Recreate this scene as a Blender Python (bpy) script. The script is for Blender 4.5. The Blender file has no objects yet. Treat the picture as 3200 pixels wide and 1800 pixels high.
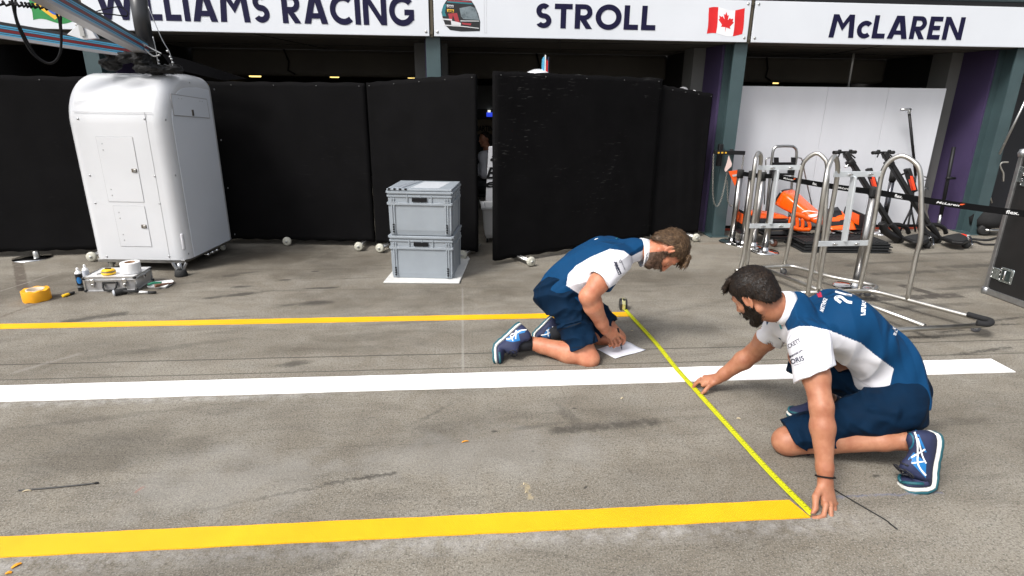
import bpy, bmesh, math, random
import numpy as np
from mathutils import Vector, Matrix, Euler
from mathutils.bvhtree import BVHTree
random.seed(7); np.random.seed(7)
SC = bpy.context.scene
COL = SC.collection
V = Vector
# ------------------------------------------------------------------ camera survey (metres from the photographer's feet)
FOC, PIT, ROL, YAW, CAMH = 1473.3 / 2576 * 3200, .3134, .0107, -.0849, 1.635
_cp, _sp, _cr, _sr, _cy, _sy = math.cos(PIT), math.sin(PIT), math.cos(ROL), math.sin(ROL), math.cos(YAW), math.sin(YAW)
RC = Matrix(((_cy, -_sy, 0), (_sy, _cy, 0), (0, 0, 1))) @ Matrix(((1, 0, 0), (0, _sp, -_cp), (0, _cp, _sp))) @ Matrix(((_cr, -_sr, 0), (_sr, _cr, 0), (0, 0, 1)))
CAM = V((0, 0, CAMH))
def ray(px, py): return RC @ V((px - 1600, -(py - 900), -FOC))
def G(px, py, z=0.0):
    v = ray(px, py); return CAM + v * ((z - CAMH) / v.z)
def P(px, py, Y):
    v = ray(px, py); return CAM + v * (Y / v.y)
def PX(px, py, X):
    v = ray(px, py); return CAM + v * (X / v.x)
def proj(p):
    c = RC.transposed() @ (V(p) - CAM); return (1600 + FOC * c.x / -c.z, 900 - FOC * c.y / -c.z)
def z1(x, y): return (1450 + x / 2.415, 650 + y / 2.415)
def z2(x, y): return (2100 + x / 1.61, 780 + y / 1.61)
def z3(x, y): return (2200 + x / 2.576, 300 + y / 2.576)
def z4(x, y): return (x / 3.22, 600 + y / 3.22)
def z0(x, y): return (x / 3.22, y / 3.22)
def z5(x, y): return (1150 + x / 2.0127, 180 + y / 2.0127)
cam = bpy.data.cameras.new('camera'); cam.lens = FOC / 3200 * 36; cam.sensor_width = 36; cam.clip_end = 800; cam.clip_start = .05
co = bpy.data.objects.new('camera', cam); COL.objects.link(co); co.matrix_world = Matrix.Translation(CAM) @ RC.to_4x4(); SC.camera = co
# ------------------------------------------------------------------ light
SUN_DIR = V((-.50, -.42, .78)).normalized()
w = bpy.data.worlds.new('World'); SC.world = w; w.use_nodes = True
nt = w.node_tree; bg = nt.nodes['Background']; sky = nt.nodes.new('ShaderNodeTexSky'); sky.sky_type = 'NISHITA'; sky.sun_disc = False
sky.sun_elevation = math.asin(SUN_DIR.z); sky.sun_rotation = math.atan2(SUN_DIR.x, SUN_DIR.y); sky.air_density = 1.0; sky.dust_density = 4.0; sky.ozone_density = 1.0
hs = nt.nodes.new('ShaderNodeHueSaturation'); hs.inputs['Saturation'].default_value = .32
nt.links.new(sky.outputs[0], hs.inputs['Color']); nt.links.new(hs.outputs[0], bg.inputs[0]); bg.inputs[1].default_value = .14
sl = bpy.data.lights.new('sun', 'SUN'); sl.energy = 1.9; sl.angle = math.radians(15); sl.color = (1, .97, .93)
so = bpy.data.objects.new('sun', sl); COL.objects.link(so); so.rotation_euler = SUN_DIR.to_track_quat('Z', 'Y').to_euler(); so.location = (-4, -4, 8)
SC.view_settings.view_transform = 'Standard'; SC.view_settings.look = 'None'; SC.view_settings.gamma = 1; SC.view_settings.exposure = .70
SC.cycles.max_bounces = 6; SC.cycles.diffuse_bounces = 3
# ------------------------------------------------------------------ materials
def lin(c):
    if isinstance(c, str):
        c = tuple(int(c[i:i + 2], 16) / 255 for i in (0, 2, 4))
        return tuple((x / 12.92 if x <= .04045 else ((x + .055) / 1.055) ** 2.4) for x in c)
    return tuple(c)
MATS = {}
def M(name, col, rough=.6, metal=0.0, var=0.0, vs=8.0, bump=0.0, bs=200.0, spec=.5, coat=0.0, sss=0.0, emit=0.0, stretch=None, col2=None, var_detail=4.0, bdist=.002, sheen=0.0):
    """var: share of large brightness variation; bump: fine relief."""
    if name in MATS: return MATS[name]
    m = bpy.data.materials.new(name); m.use_nodes = True; t = m.node_tree; b = t.nodes['Principled BSDF']
    c = lin(col); b.inputs['Base Color'].default_value = (*c, 1); b.inputs['Roughness'].default_value = rough; b.inputs['Metallic'].default_value = metal
    b.inputs['Specular IOR Level'].default_value = spec
    if coat: b.inputs['Coat Weight'].default_value = coat; b.inputs['Coat Roughness'].default_value = .08
    if sheen: b.inputs['Sheen Weight'].default_value = sheen
    if sss:
        b.inputs['Subsurface Weight'].default_value = sss; b.inputs['Subsurface Radius'].default_value = (.012, .005, .003); b.inputs['Subsurface Scale'].default_value = .6
    if emit: b.inputs['Emission Color'].default_value = (*c, 1); b.inputs['Emission Strength'].default_value = emit
    co_ = None
    if var or bump:
        tc = t.nodes.new('ShaderNodeTexCoord'); co_ = tc.outputs['Object']
        if stretch:
            mp = t.nodes.new('ShaderNodeMapping'); mp.inputs['Scale'].default_value = stretch; t.links.new(co_, mp.inputs[0]); co_ = mp.outputs[0]
    if var:
        n = t.nodes.new('ShaderNodeTexNoise'); n.inputs['Scale'].default_value = vs; n.inputs['Detail'].default_value = var_detail; n.inputs['Roughness'].default_value = .6
        t.links.new(co_, n.inputs['Vector'])
        r = t.nodes.new('ShaderNodeValToRGB'); r.color_ramp.elements[0].position = .3; r.color_ramp.elements[1].position = .7
        d = lin(col2) if col2 else tuple(x * (1 - var) for x in c)
        r.color_ramp.elements[0].color = (*d, 1); r.color_ramp.elements[1].color = (*(c if col2 else tuple(min(1, x * (1 + var * .6)) for x in c)), 1)
        t.links.new(n.outputs[0], r.inputs[0]); t.links.new(r.outputs[0], b.inputs['Base Color'])
        rr = t.nodes.new('ShaderNodeMapRange'); rr.inputs[3].default_value = max(0, rough - .12); rr.inputs[4].default_value = min(1, rough + .12)
        t.links.new(n.outputs[0], rr.inputs[0]); t.links.new(rr.outputs[0], b.inputs['Roughness'])
    if bump:
        n2 = t.nodes.new('ShaderNodeTexNoise'); n2.inputs['Scale'].default_value = bs; n2.inputs['Detail'].default_value = 3; t.links.new(co_, n2.inputs['Vector'])
        bp = t.nodes.new('ShaderNodeBump'); bp.inputs['Strength'].default_value = bump; bp.inputs['Distance'].default_value = bdist
        t.links.new(n2.outputs[0], bp.inputs['Height']); t.links.new(bp.outputs[0], b.inputs['Normal'])
    MATS[name] = m; return m
def wrinkle(m, scale=14., strength=.5, dist=.012, stretch=(1, 1, 1)):
    """adds soft cloth creases under the fine weave of a material"""
    t = m.node_tree; b = t.nodes['Principled BSDF']; N = t.nodes.new; tc = N('ShaderNodeTexCoord'); mp = N('ShaderNodeMapping'); mp.inputs['Scale'].default_value = stretch; t.links.new(tc.outputs['Object'], mp.inputs[0])
    n = N('ShaderNodeTexNoise'); n.noise_type = 'RIDGED_MULTIFRACTAL'; n.inputs['Scale'].default_value = scale; n.inputs['Detail'].default_value = 2; n.inputs['Distortion'].default_value = .8; t.links.new(mp.outputs[0], n.inputs['Vector'])
    bp = N('ShaderNodeBump'); bp.inputs['Strength'].default_value = strength; bp.inputs['Distance'].default_value = dist; t.links.new(n.outputs[0], bp.inputs['Height'])
    if b.inputs['Normal'].links: t.links.new(b.inputs['Normal'].links[0].from_socket, bp.inputs['Normal'])
    t.links.new(bp.outputs[0], b.inputs['Normal']); return m
# ------------------------------------------------------------------ objects
WM = {}          # world matrix of everything we link (no depsgraph needed)
def wm(o): return WM.get(o.name, Matrix.Identity(4))
def tag(o, label=None, cat=None, group=None, kind=None):
    if label: o['label'] = label
    if cat: o['category'] = cat
    if group: o['group'] = group
    if kind: o['kind'] = kind
    return o
def thing(name, label, cat, loc=(0, 0, 0), rz=0.0, group=None):
    o = bpy.data.objects.new(name, None); COL.objects.link(o); o.location = loc; o.rotation_euler = (0, 0, rz); o.empty_display_size = .1
    WM[o.name] = Matrix.Translation(V(loc)) @ Matrix.Rotation(rz, 4, 'Z')
    return tag(o, label, cat, group)
def link_mesh(name, me, mats, parent=None, origin=None):
    """me holds world coordinates; origin: world point that becomes the object's origin."""
    o = bpy.data.objects.new(name, me); COL.objects.link(o)
    for m in (mats if isinstance(mats, (list, tuple)) else [mats]): me.materials.append(m)
    if parent is not None:
        base = wm(parent); me.transform(base.inverted()); o.parent = parent; WM[o.name] = base.copy()
    else:
        if origin is None:
            vs = me.vertices; n = max(1, len(vs))
            xs = [v.co for v in vs]
            origin = V(((min(v.x for v in xs) + max(v.x for v in xs)) / 2, (min(v.y for v in xs) + max(v.y for v in xs)) / 2, min(v.z for v in xs)))
        T = Matrix.Translation(origin); me.transform(T.inverted()); o.location = origin; WM[o.name] = T
    return o
def dup(o, loc=None, rz=None, label=None, parent=None):
    c = o.copy(); COL.objects.link(c)
    if parent is not None: c.parent = parent
    if loc is not None: c.location = loc
    if rz is not None: c.rotation_euler = (0, 0, rz)
    if label: c['label'] = label
    WM[c.name] = (Matrix.Translation(V(c.location)) @ Matrix.Rotation(c.rotation_euler[2], 4, 'Z')) if parent is None else wm(parent).copy()
    for ch in list(o.children): dup(ch, parent=c)
    return c
def frame(d, up=(0, 0, 1)):
    d = V(d).normalized(); up = V(up)
    if abs(d.dot(up.normalized())) > .98: up = V((0, 1, 0)) if abs(d.y) < .9 else V((1, 0, 0))
    s = d.cross(up).normalized(); u = s.cross(d).normalized()
    return d, s, u
class MB:
    def __init__(s): s.b = bmesh.new(); s.mi = 0; s.sm = False
    def f(s, vs, smooth=None):
        try: fa = s.b.faces.new(vs)
        except ValueError: return None
        fa.material_index = s.mi; fa.smooth = s.sm if smooth is None else smooth; return fa
    def v(s, p): return s.b.verts.new(p)
    def poly(s, pts): return s.f([s.v(p) for p in pts])
    def box(s, c, size, rot=None, bev=0.0, rz=0.0):
        R = rot.to_3x3() if rot is not None else Matrix.Rotation(rz, 3, 'Z')
        h = V(size) / 2; c = V(c); vs = []
        for i in range(8): vs.append(s.v(c + R @ V((h.x if i & 1 else -h.x, h.y if i & 2 else -h.y, h.z if i & 4 else -h.z))))
        fs = [s.f([vs[i] for i in q], False) for q in ((0, 2, 3, 1), (4, 5, 7, 6), (0, 1, 5, 4), (2, 6, 7, 3), (0, 4, 6, 2), (1, 3, 7, 5))]
        if bev:
            es = list({e for f_ in fs for e in f_.edges})
            r = bmesh.ops.bevel(s.b, geom=es, offset=min(bev, min(size) * .45), segments=2, affect='EDGES', profile=.5)
            for f_ in r['faces']: f_.material_index = s.mi; f_.smooth = True
        return s
    def bar(s, a, b, w_, h_, up=(0, 0, 1), bev=0.0):
        a, b = V(a), V(b); d, sd, u = frame(b - a, up); R = Matrix((d, sd, u)).transposed()
        return s.box((a + b) / 2, ((b - a).length, w_, h_), R.to_4x4(), bev)
    def cyl(s, a, b, r, r2=None, n=16, cap=True):
        a, b = V(a), V(b); r2 = r if r2 is None else r2; d, sd, u = frame(b - a)
        A, B = [], []
        for i in range(n):
            t = 2 * math.pi * i / n; o = sd * math.cos(t) + u * math.sin(t); A.append(s.v(a + o * r)); B.append(s.v(b + o * r2))
        for i in range(n): s.f((A[i], B[i], B[(i + 1) % n], A[(i + 1) % n]), True)
        if cap: s.f(A, False); s.f(B[::-1], False)
        return s
    def ring(s, a, b, r, ri, n=24):
        """hollow cylinder"""
        a, b = V(a), V(b); d, sd, u = frame(b - a); L = [[], [], [], []]
        for i in range(n):
            t = 2 * math.pi * i / n; o = sd * math.cos(t) + u * math.sin(t)
            for k, p in enumerate((a + o * r, b + o * r, b + o * ri, a + o * ri)): L[k].append(s.v(p))
        for i in range(n):
            j = (i + 1) % n
            for k in range(4): s.f((L[k][i], L[(k + 1) % 4][i], L[(k + 1) % 4][j], L[k][j]), k in (0, 2))
        return s
    def tube(s, pts, r, n=10, closed=False, rs=None):
        pts = [V(p) for p in pts]; m = len(pts); rings = []; pu = None
        for i, p in enumerate(pts):
            a = pts[(i - 1) % m] if (i or closed) else p; b = pts[(i + 1) % m] if (i < m - 1 or closed) else p
            d = (b - a).normalized()
            if pu is None: _, sd, u = frame(d)
            else:
                u = pu - d * pu.dot(d)
                if u.length < 1e-4: _, sd, u = frame(d)
                u.normalize(); sd = d.cross(u).normalized()
            pu = u; rr = rs[i] if rs else r
            rings.append([s.v(p + (sd * math.cos(2 * math.pi * k / n) + u * math.sin(2 * math.pi * k / n)) * rr) for k in range(n)])
        for i in range(m if closed else m - 1):
            A, B = rings[i], rings[(i + 1) % m]
            for k in range(n): s.f((A[k], A[(k + 1) % n], B[(k + 1) % n], B[k]), True)
        if not closed: s.f(rings[0][::-1], False); s.f(rings[-1], False)
        return s
    def lathe(s, base, prof, n=24, axis=(0, 0, 1)):
        d, sd, u = frame(axis, (0, 1, 0) if abs(V(axis).z) > .9 else (0, 0, 1)); base = V(base); rings = []
        for r, h in prof:
            if r < 1e-6: rings.append([s.v(base + d * h)])
            else: rings.append([s.v(base + d * h + (sd * math.cos(2 * math.pi * k / n) + u * math.sin(2 * math.pi * k / n)) * r) for k in range(n)])
        for A, B in zip(rings, rings[1:]):
            for k in range(n):
                j = (k + 1) % n
                if len(A) == 1 and len(B) == 1: continue
                if len(A) == 1: s.f((A[0], B[k], B[j]), True)
                elif len(B) == 1: s.f((A[k], B[0], A[j]), True)
                else: s.f((A[k], B[k], B[j], A[j]), True)
        return s
    def prism(s, pts, off):
        """flat polygon given by 3D points, extruded by vector off"""
        off = V(off); A = [s.v(V(p)) for p in pts]; B = [s.v(V(p) + off) for p in pts]; n = len(A)
        s.f(A); s.f(B[::-1])
        for i in range(n): s.f((A[i], B[i], B[(i + 1) % n], A[(i + 1) % n]), False)
        return s
    def loft(s, rings, closed=True, caps=True, smooth=True):
        R = [[s.v(p) for p in r] for r in rings]; n = len(R[0])
        for A, B in zip(R, R[1:]):
            for k in range(n if closed else n - 1): s.f((A[k], A[(k + 1) % n], B[(k + 1) % n], B[k]), smooth)
        if caps and closed: s.f(R[0][::-1], False); s.f(R[-1], False)
        return s
    def build(s, name, mats, parent=None, bevel=0.0, bseg=2, origin=None, recalc=True, label=None, tri=False):
        if recalc: bmesh.ops.recalc_face_normals(s.b, faces=s.b.faces)
        me = bpy.data.meshes.new(name); s.b.to_mesh(me); s.b.free()
        o = link_mesh(name, me, mats, parent, origin)
        if bevel:
            md = o.modifiers.new('bevel', 'BEVEL'); md.width = bevel; md.segments = bseg; md.limit_method = 'ANGLE'; md.angle_limit = math.radians(40); md.harden_normals = False
        if label: o['label'] = label
        return o
def arc(c, r, a0, a1, n, ex, ey):
    return [V(c) + V(ex) * (r * math.cos(a0 + (a1 - a0) * i / n)) + V(ey) * (r * math.sin(a0 + (a1 - a0) * i / n)) for i in range(n + 1)]
def bez(pts, n=24):
    """smooth Catmull-Rom curve through points"""
    pts = [V(p) for p in pts]; q = [pts[0] * 2 - pts[1]] + pts + [pts[-1] * 2 - pts[-2]]; out = []
    for i in range(1, len(q) - 2):
        for k in range(n):
            t = k / n; a, b, c, d = q[i - 1:i + 3]
            out.append(.5 * ((2 * b) + (c - a) * t + (2 * a - 5 * b + 4 * c - d) * t * t + (3 * b - a - 3 * c + d) * t ** 3))
    return out + [pts[-1]]
def struct(o): o['kind'] = 'structure'; return o
# ------------------------------------------------------------------ writing
def text_polys(txt, size=1.0, bold=0.0, shear=0.0, space=1.0):
    """flat letter mesh (verts 2D, faces) from the built-in font, baseline at y=0, starting at x=0"""
    cu = bpy.data.curves.new('text', 'FONT'); cu.body = txt; cu.size = size; cu.offset = bold; cu.shear = shear; cu.space_character = space; cu.resolution_u = 3
    ob = bpy.data.objects.new('text', cu); COL.objects.link(ob); dg = bpy.context.evaluated_depsgraph_get(); me = bpy.data.meshes.new_from_object(ob.evaluated_get(dg))
    vs = [(v.co.x, v.co.y) for v in me.vertices]; fs = [tuple(p.vertices) for p in me.polygons]
    bpy.data.objects.remove(ob); bpy.data.curves.remove(cu); bpy.data.meshes.remove(me)
    x0 = min(v[0] for v in vs)
    return [(v[0] - x0, v[1]) for v in vs], fs
def text_on(mb, txt, fn, w_=None, h_=None, bold=.01, shear=0.0, space=1.0):
    """fn maps (u,v) -> 3D or None; letters are scaled so the line is w_ wide and capitals h_ tall"""
    vs, fs = text_polys(txt, 1.0, bold, shear, space); W = max(v[0] for v in vs); Hh = .72
    out = []
    for x, y in vs:
        p = fn(x / W * w_, y / Hh * h_); out.append(None if p is None else mb.v(p))
    for f_ in fs:
        q = [out[i] for i in f_]
        if all(x is not None for x in q): mb.f(q)
# stroke letters of a heavy geometric capital face; unit cap height, stroke .2
def _arc2(cx, cy, rx, ry, a0, a1, t, n=20):
    """ring sector polygon list (quads)"""
    out = []
    for i in range(n):
        A = math.radians(a0 + (a1 - a0) * i / n); B = math.radians(a0 + (a1 - a0) * (i + 1) / n)
        out.append([(cx + rx * math.cos(A), cy + ry * math.sin(A)), (cx + rx * math.cos(B), cy + ry * math.sin(B)), (cx + (rx - t) * math.cos(B), cy + (ry - t) * math.sin(B)), (cx + (rx - t) * math.cos(A), cy + (ry - t) * math.sin(A))])
    return out
def _dg(x0, y0, x1, y1, w_): return [[(x0 - w_ / 2, y0), (x0 + w_ / 2, y0), (x1 + w_ / 2, y1), (x1 - w_ / 2, y1)]]
def _rc(x0, y0, x1, y1): return [[(x0, y0), (x1, y0), (x1, y1), (x0, y1)]]
T_ = .215
def glyph(c):
    t = T_
    if c == 'I': return t, _rc(0, 0, t, 1)
    if c == 'L': return .60, _rc(0, 0, t, 1) + _rc(t, 0, .58, t)
    if c == 'E': return .60, _rc(0, 0, t, 1) + _rc(t, 0, .58, t * .95) + _rc(t, 1 - t * .95, .58, 1) + _rc(t, .41, .52, .41 + t * .9)
    if c == 'T': return .70, _rc(.35 - t / 2, 0, .35 + t / 2, 1 - t) + _rc(0, 1 - t, .70, 1)
    if c == 'A': return .92, _dg(.125, 0, .41, 1, .25) + _dg(.795, 0, .51, 1, .25) + _rc(.27, .18, .65, .18 + t * .85)
    if c == 'W': return 1.36, _dg(.12, 1, .36, 0, .24) + _dg(.36, 0, .68, .98, .22) + _dg(.68, .98, 1.0, 0, .22) + _dg(1.0, 0, 1.24, 1, .24)
    if c == 'M': return 1.14, _dg(.12, 0, .21, 1, .23) + _dg(1.02, 0, .93, 1, .23) + [[(.12, 1), (.33, 1), (.57, .62), (.57, .30)]] + [[(1.02, 1), (.81, 1), (.57, .62), (.57, .30)]]
    if c == 'N': return .92, _rc(0, 0, t, 1) + _rc(.92 - t, 0, .92, 1) + [[(0, 1), (t * 1.05, 1), (.92, .0), (.92 - t * 1.05, .0)]]
    if c == 'O': return 1.04, _arc2(.52, .5, .52, .52, 0, 360, t, 40)
    if c == 'C': return .86, _arc2(.52, .5, .52, .52, 48, 312, t, 30)
    if c == 'c': return .62, _arc2(.37, .37, .37, .385, 45, 315, t * .95, 26)
    if c == 'G': return .96, _arc2(.52, .5, .52, .52, 42, 330, t, 30) + _rc(.60, .36, .98, .36 + t * .9) + _rc(.78, .18, .98, .36)
    if c == 'R': return .72, _rc(0, 0, t, 1) + _rc(t, 1 - t * .9, .38, 1) + _rc(t, .36, .38, .36 + t * .9) + _arc2(.38, .68, .31, .32, -90, 90, t * .92, 18) + _dg(.34, .36, .58, 0, .25)
    if c == 'S': return .66, _arc2(.33, .699, .29, .301, 42, 270, .204, 24) + _arc2(.33, .301, .315, .301, -148, 90, .204, 24)
    if c == ' ': return .26, []
def sign_text(mb, txt, x0, x1, zb, h, Y, shear=0.0, small='c'):
    """row of stroke letters on plane Y between x0 and x1, each stroke its own shallow layer"""
    gap = .105; W = -gap
    for c in txt: W += glyph(c)[0] + gap
    k = (x1 - x0) / W; x = x0; lay = 0
    for c in txt:
        w_, st = glyph(c)
        for q in st:
            lay += 1; d = .0004 * (lay % 7)
            mb.prism([(x + (u + shear * v) * k, Y - .003 - d, zb + v * h) for u, v in q], (0, .002, 0))
        x += (w_ + gap) * k
# ================================================================== GROUND
def ground_material():
    m = bpy.data.materials.new('worn asphalt concrete'); m.use_nodes = True; t = m.node_tree; b = t.nodes['Principled BSDF']; N = t.nodes.new; Lk = t.links.new
    tc = N('ShaderNodeTexCoord'); co_ = tc.outputs['Object']
    sx = N('ShaderNodeSeparateXYZ'); Lk(co_, sx.inputs[0])
    def math_(op, a, b_=None, c_=None):
        n = N('ShaderNodeMath'); n.operation = op
        for i, x in enumerate((a, b_, c_)):
            if x is None: continue
            if hasattr(x, 'is_output') or hasattr(x, 'links'): Lk(x, n.inputs[i])
            else: n.inputs[i].default_value = x
        return n.outputs[0]
    cache = {}
    def noise(scale, det=4, rough=.6, vec=None, dist=0):
        if vec is None:
            k = (scale, det, rough, dist)
            if k not in cache: cache[k] = noise_(scale, det, rough, co_, dist)
            return cache[k]
        return noise_(scale, det, rough, vec, dist)
    def noise_(scale, det, rough, vec, dist):
        n = N('ShaderNodeTexNoise'); n.inputs['Scale'].default_value = scale; n.inputs['Detail'].default_value = det; n.inputs['Roughness'].default_value = rough; n.inputs['Distortion'].default_value = dist
        Lk(vec if vec is not None else co_, n.inputs['Vector']); return n.outputs[0]
    def mapr(x, a, b_, c_=0., d=1., clamp=True):
        n = N('ShaderNodeMapRange'); n.clamp = clamp; Lk(x, n.inputs[0])
        for i, q in enumerate((a, b_, c_, d)): n.inputs[i + 1].default_value = q
        return n.outputs[0]
    def mapping(scale, rot=0.):
        n = N('ShaderNodeMapping'); n.inputs['Scale'].default_value = scale; n.inputs['Rotation'].default_value = (0, 0, rot); Lk(co_, n.inputs[0]); return n.outputs[0]
    def mix(fac, a, b_):
        n = N('ShaderNodeMix'); n.data_type = 'RGBA'
        if hasattr(fac, 'links'): Lk(fac, n.inputs[0])
        else: n.inputs[0].default_value = fac
        for i, x in ((6, a), (7, b_)):
            if hasattr(x, 'links'): Lk(x, n.inputs[i])
            else: n.inputs[i].default_value = (*x, 1)
        return n.outputs[2]
    big = noise(.9, 5, .62); med = noise(5, 5, .65, dist=.6); fine = noise(70, 3, .75); grit = noise(150, 2, .75); streak = noise(1.0, 5, .65, mapping((1.5, 4.5, 1), .45), 1.2)
    c = mix(mapr(big, .3, .7), (.158, .137, .106), (.255, .230, .188))
    c = mix(math_('MULTIPLY', mapr(med, .42, .70), .62), c, (.275, .258, .222))
    c = mix(math_('MULTIPLY', mapr(streak, .47, .72), .55), c, (.085, .073, .058))
    c = mix(math_('MULTIPLY', mapr(fine, .50, .64), .62), c, (.060, .054, .044))
    c = mix(math_('MULTIPLY', mapr(grit, .55, .68), .62), c, (.42, .40, .355))
    c = mix(math_('MULTIPLY', mapr(grit, .45, .32), .72), c, (.05, .047, .04))
    X, Yc = sx.outputs[0], sx.outputs[1]
    wob = math_('MULTIPLY', math_('SUBTRACT', noise(1.3, 3), .5), .06)
    def blotch(px, py, rx, ry, col, amt, ang=0., nz=1.6, wobs=6.):
        """irregular blotch of colour round a spot on the ground"""
        nonlocal c
        g = G(px, py); ca, sa = math.cos(ang), math.sin(ang)
        dx, dy = math_('SUBTRACT', X, g.x), math_('SUBTRACT', Yc, g.y)
        u = math_('ADD', math_('MULTIPLY', dx, ca / rx), math_('MULTIPLY', dy, sa / rx)); v = math_('ADD', math_('MULTIPLY', dx, -sa / ry), math_('MULTIPLY', dy, ca / ry))
        d = math_('ADD', math_('MULTIPLY', u, u), math_('MULTIPLY', v, v)); d = math_('ADD', d, math_('MULTIPLY', math_('SUBTRACT', noise(wobs, 4), .5), nz * 2))
        c = mix(math_('MULTIPLY', mapr(d, 1.1, .1), amt), c, col)
    def patch(p0, p1, w_, col, amt, soft=.006, rag=.012):
        """straight strip stain p0->p1 (ground points)"""
        nonlocal c
        a, b2 = V(p0), V(p1); d = (b2 - a); L = d.length; d.normalize()
        dx, dy = math_('SUBTRACT', X, a.x), math_('SUBTRACT', Yc, a.y)
        u = math_('ADD', math_('MULTIPLY', dx, d.x), math_('MULTIPLY', dy, d.y)); v = math_('ADD', math_('MULTIPLY', dx, -d.y), math_('MULTIPLY', dy, d.x))
        v = math_('ADD', v, math_('MULTIPLY', math_('SUBTRACT', noise(30, 3), .5), rag * 2))
        e = math_('MULTIPLY', mapr(math_('ABSOLUTE', v), w_ / 2 + soft, w_ / 2 - soft), mapr(math_('ABSOLUTE', math_('SUBTRACT', u, L / 2)), L / 2 + soft, L / 2 - soft))
        e = math_('MULTIPLY', e, mapr(noise(14, 4, .7), .30, .5))
        c = mix(math_('MULTIPLY', e, amt), c, col)
    DK = (.040, .036, .031)
    # dark slab joints running along the pit lane
    for yy, ww, am in ((3.62, .010, .75), (3.40, .009, .65), (5.05, .007, .35), (2.55, .005, .2)):
        s_ = math_('ABSOLUTE', math_('SUBTRACT', math_('ADD', Yc, math_('MULTIPLY', wob, .35)), yy))
        c = mix(math_('MULTIPLY', mapr(s_, ww, ww * .4), am), c, DK)
    # pale worn lane left of the crates and pale chalk dust by the near tape
    d_ = math_('MULTIPLY', mapr(math_('ABSOLUTE', math_('SUBTRACT', X, G(1446, 1000).x)), .012, .003), mapr(math_('ABSOLUTE', math_('SUBTRACT', Yc, 4.2)), .9, .8)); c = mix(math_('MULTIPLY', d_, .45), c, (.33, .32, .29))
    ds = math_('MULTIPLY', mapr(math_('ABSOLUTE', math_('SUBTRACT', Yc, 1.86)), .085, .0), mapr(X, 1.9, 1.2)); c = mix(math_('MULTIPLY', math_('MULTIPLY', ds, mapr(noise(16, 6, .75), .40, .72)), .62), c, (.52, .51, .50))
    ds = math_('MULTIPLY', mapr(math_('ABSOLUTE', math_('SUBTRACT', Yc, 3.09)), .06, .01), mapr(X, -.6, -1.2)); c = mix(math_('MULTIPLY', math_('MULTIPLY', ds, mapr(noise(16, 6, .75), .42, .72)), .5), c, (.52, .51, .50))
    # broad brown blotches, stronger towards the garages, then stains and scuffs
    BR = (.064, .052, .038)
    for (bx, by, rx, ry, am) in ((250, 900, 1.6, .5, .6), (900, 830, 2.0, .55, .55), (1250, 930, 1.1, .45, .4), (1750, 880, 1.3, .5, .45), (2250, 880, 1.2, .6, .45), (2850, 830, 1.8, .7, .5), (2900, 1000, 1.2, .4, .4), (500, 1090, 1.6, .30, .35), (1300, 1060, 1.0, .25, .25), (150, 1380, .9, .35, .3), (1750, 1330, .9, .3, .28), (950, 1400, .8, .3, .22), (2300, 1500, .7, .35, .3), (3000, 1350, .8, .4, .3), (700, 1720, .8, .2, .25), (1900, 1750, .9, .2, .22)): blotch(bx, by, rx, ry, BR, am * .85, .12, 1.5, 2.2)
    blotch(735, 922, .30, .05, DK, .75, .35); blotch(750, 896, .10, .035, DK, .7, .1); blotch(888, 875, .08, .035, DK, .65, .1); blotch(1012, 900, .16, .035, DK, .8, .1); blotch(985, 948, .15, .07, DK, .7, .2); blotch(900, 953, .08, .03, DK, .5, .2); blotch(775, 852, .12, .03, DK, .55, .3); blotch(983, 848, .04, .015, DK, .85, .1); blotch(720, 862, .10, .05, DK, .5, .2); blotch(920, 1136, .12, .05, DK, .65, .2); blotch(600, 1000, .5, .03, DK, .35, .15); blotch(1100, 870, .3, .02, DK, .4, .1); blotch(1250, 1010, .5, .03, DK, .25, .1); blotch(500, 1090, .5, .05, DK, .3, .3); blotch(1480, 1330, .4, .2, DK, .16, .4, 1.8, 3.); blotch(700, 1330, .6, .25, DK, .18, .4, 1.8, 3.); blotch(330, 1420, .5, .2, DK, .2, .2, 1.8, 3.); blotch(900, 1740, .6, .12, DK, .2, .1, 1.8, 3.); blotch(700, 800, 1.5, .45, (.065, .055, .042), .85, .1, 1.2, 3.)  # last, wide blotch: dirt plus the shade near the black screens, painted together
    blotch(1690, 1330, .16, .025, DK, .4, .2); blotch(1780, 1300, .05, .16, DK, .35, .3); blotch(2700, 980, .5, .05, DK, .35, .15); blotch(2950, 920, .5, .06, DK, .35, .25); blotch(2900, 1330, .5, .06, DK, .35, .1)
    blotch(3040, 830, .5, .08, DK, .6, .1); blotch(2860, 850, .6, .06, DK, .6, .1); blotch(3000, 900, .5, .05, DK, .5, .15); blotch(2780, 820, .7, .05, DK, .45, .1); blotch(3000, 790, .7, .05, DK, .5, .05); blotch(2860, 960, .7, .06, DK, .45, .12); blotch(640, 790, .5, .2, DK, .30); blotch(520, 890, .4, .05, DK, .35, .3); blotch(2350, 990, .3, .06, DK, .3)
    blotch(1545, 1348, .022, .012, DK, .9, 0, .15); blotch(1795, 1276, .016, .010, DK, .85, 0, .15); blotch(1830, 1523, .018, .008, DK, .9, .8, .15); blotch(2738, 1487, .028, .011, DK, .8, .2, .15); blotch(2654, 831, .07, .03, DK, .75, 0, .15); blotch(1665, 1410, .012, .010, DK, .8, 0, .2)
    blotch(380, 1300, .6, .03, DK, .25, .2); blotch(700, 1500, .5, .3, (.27, .26, .24), .35); blotch(1500, 1420, .7, .25, (.27, .26, .24), .3); blotch(2250, 760, .35, .05, (.17, .13, .09), .5, .1)
    patch(G(1720, 1345), G(2060, 1318), .07, DK, .7, .02, .05); patch(G(2060, 1318), G(2220, 1300), .03, DK, .3, .02, .04)
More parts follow.
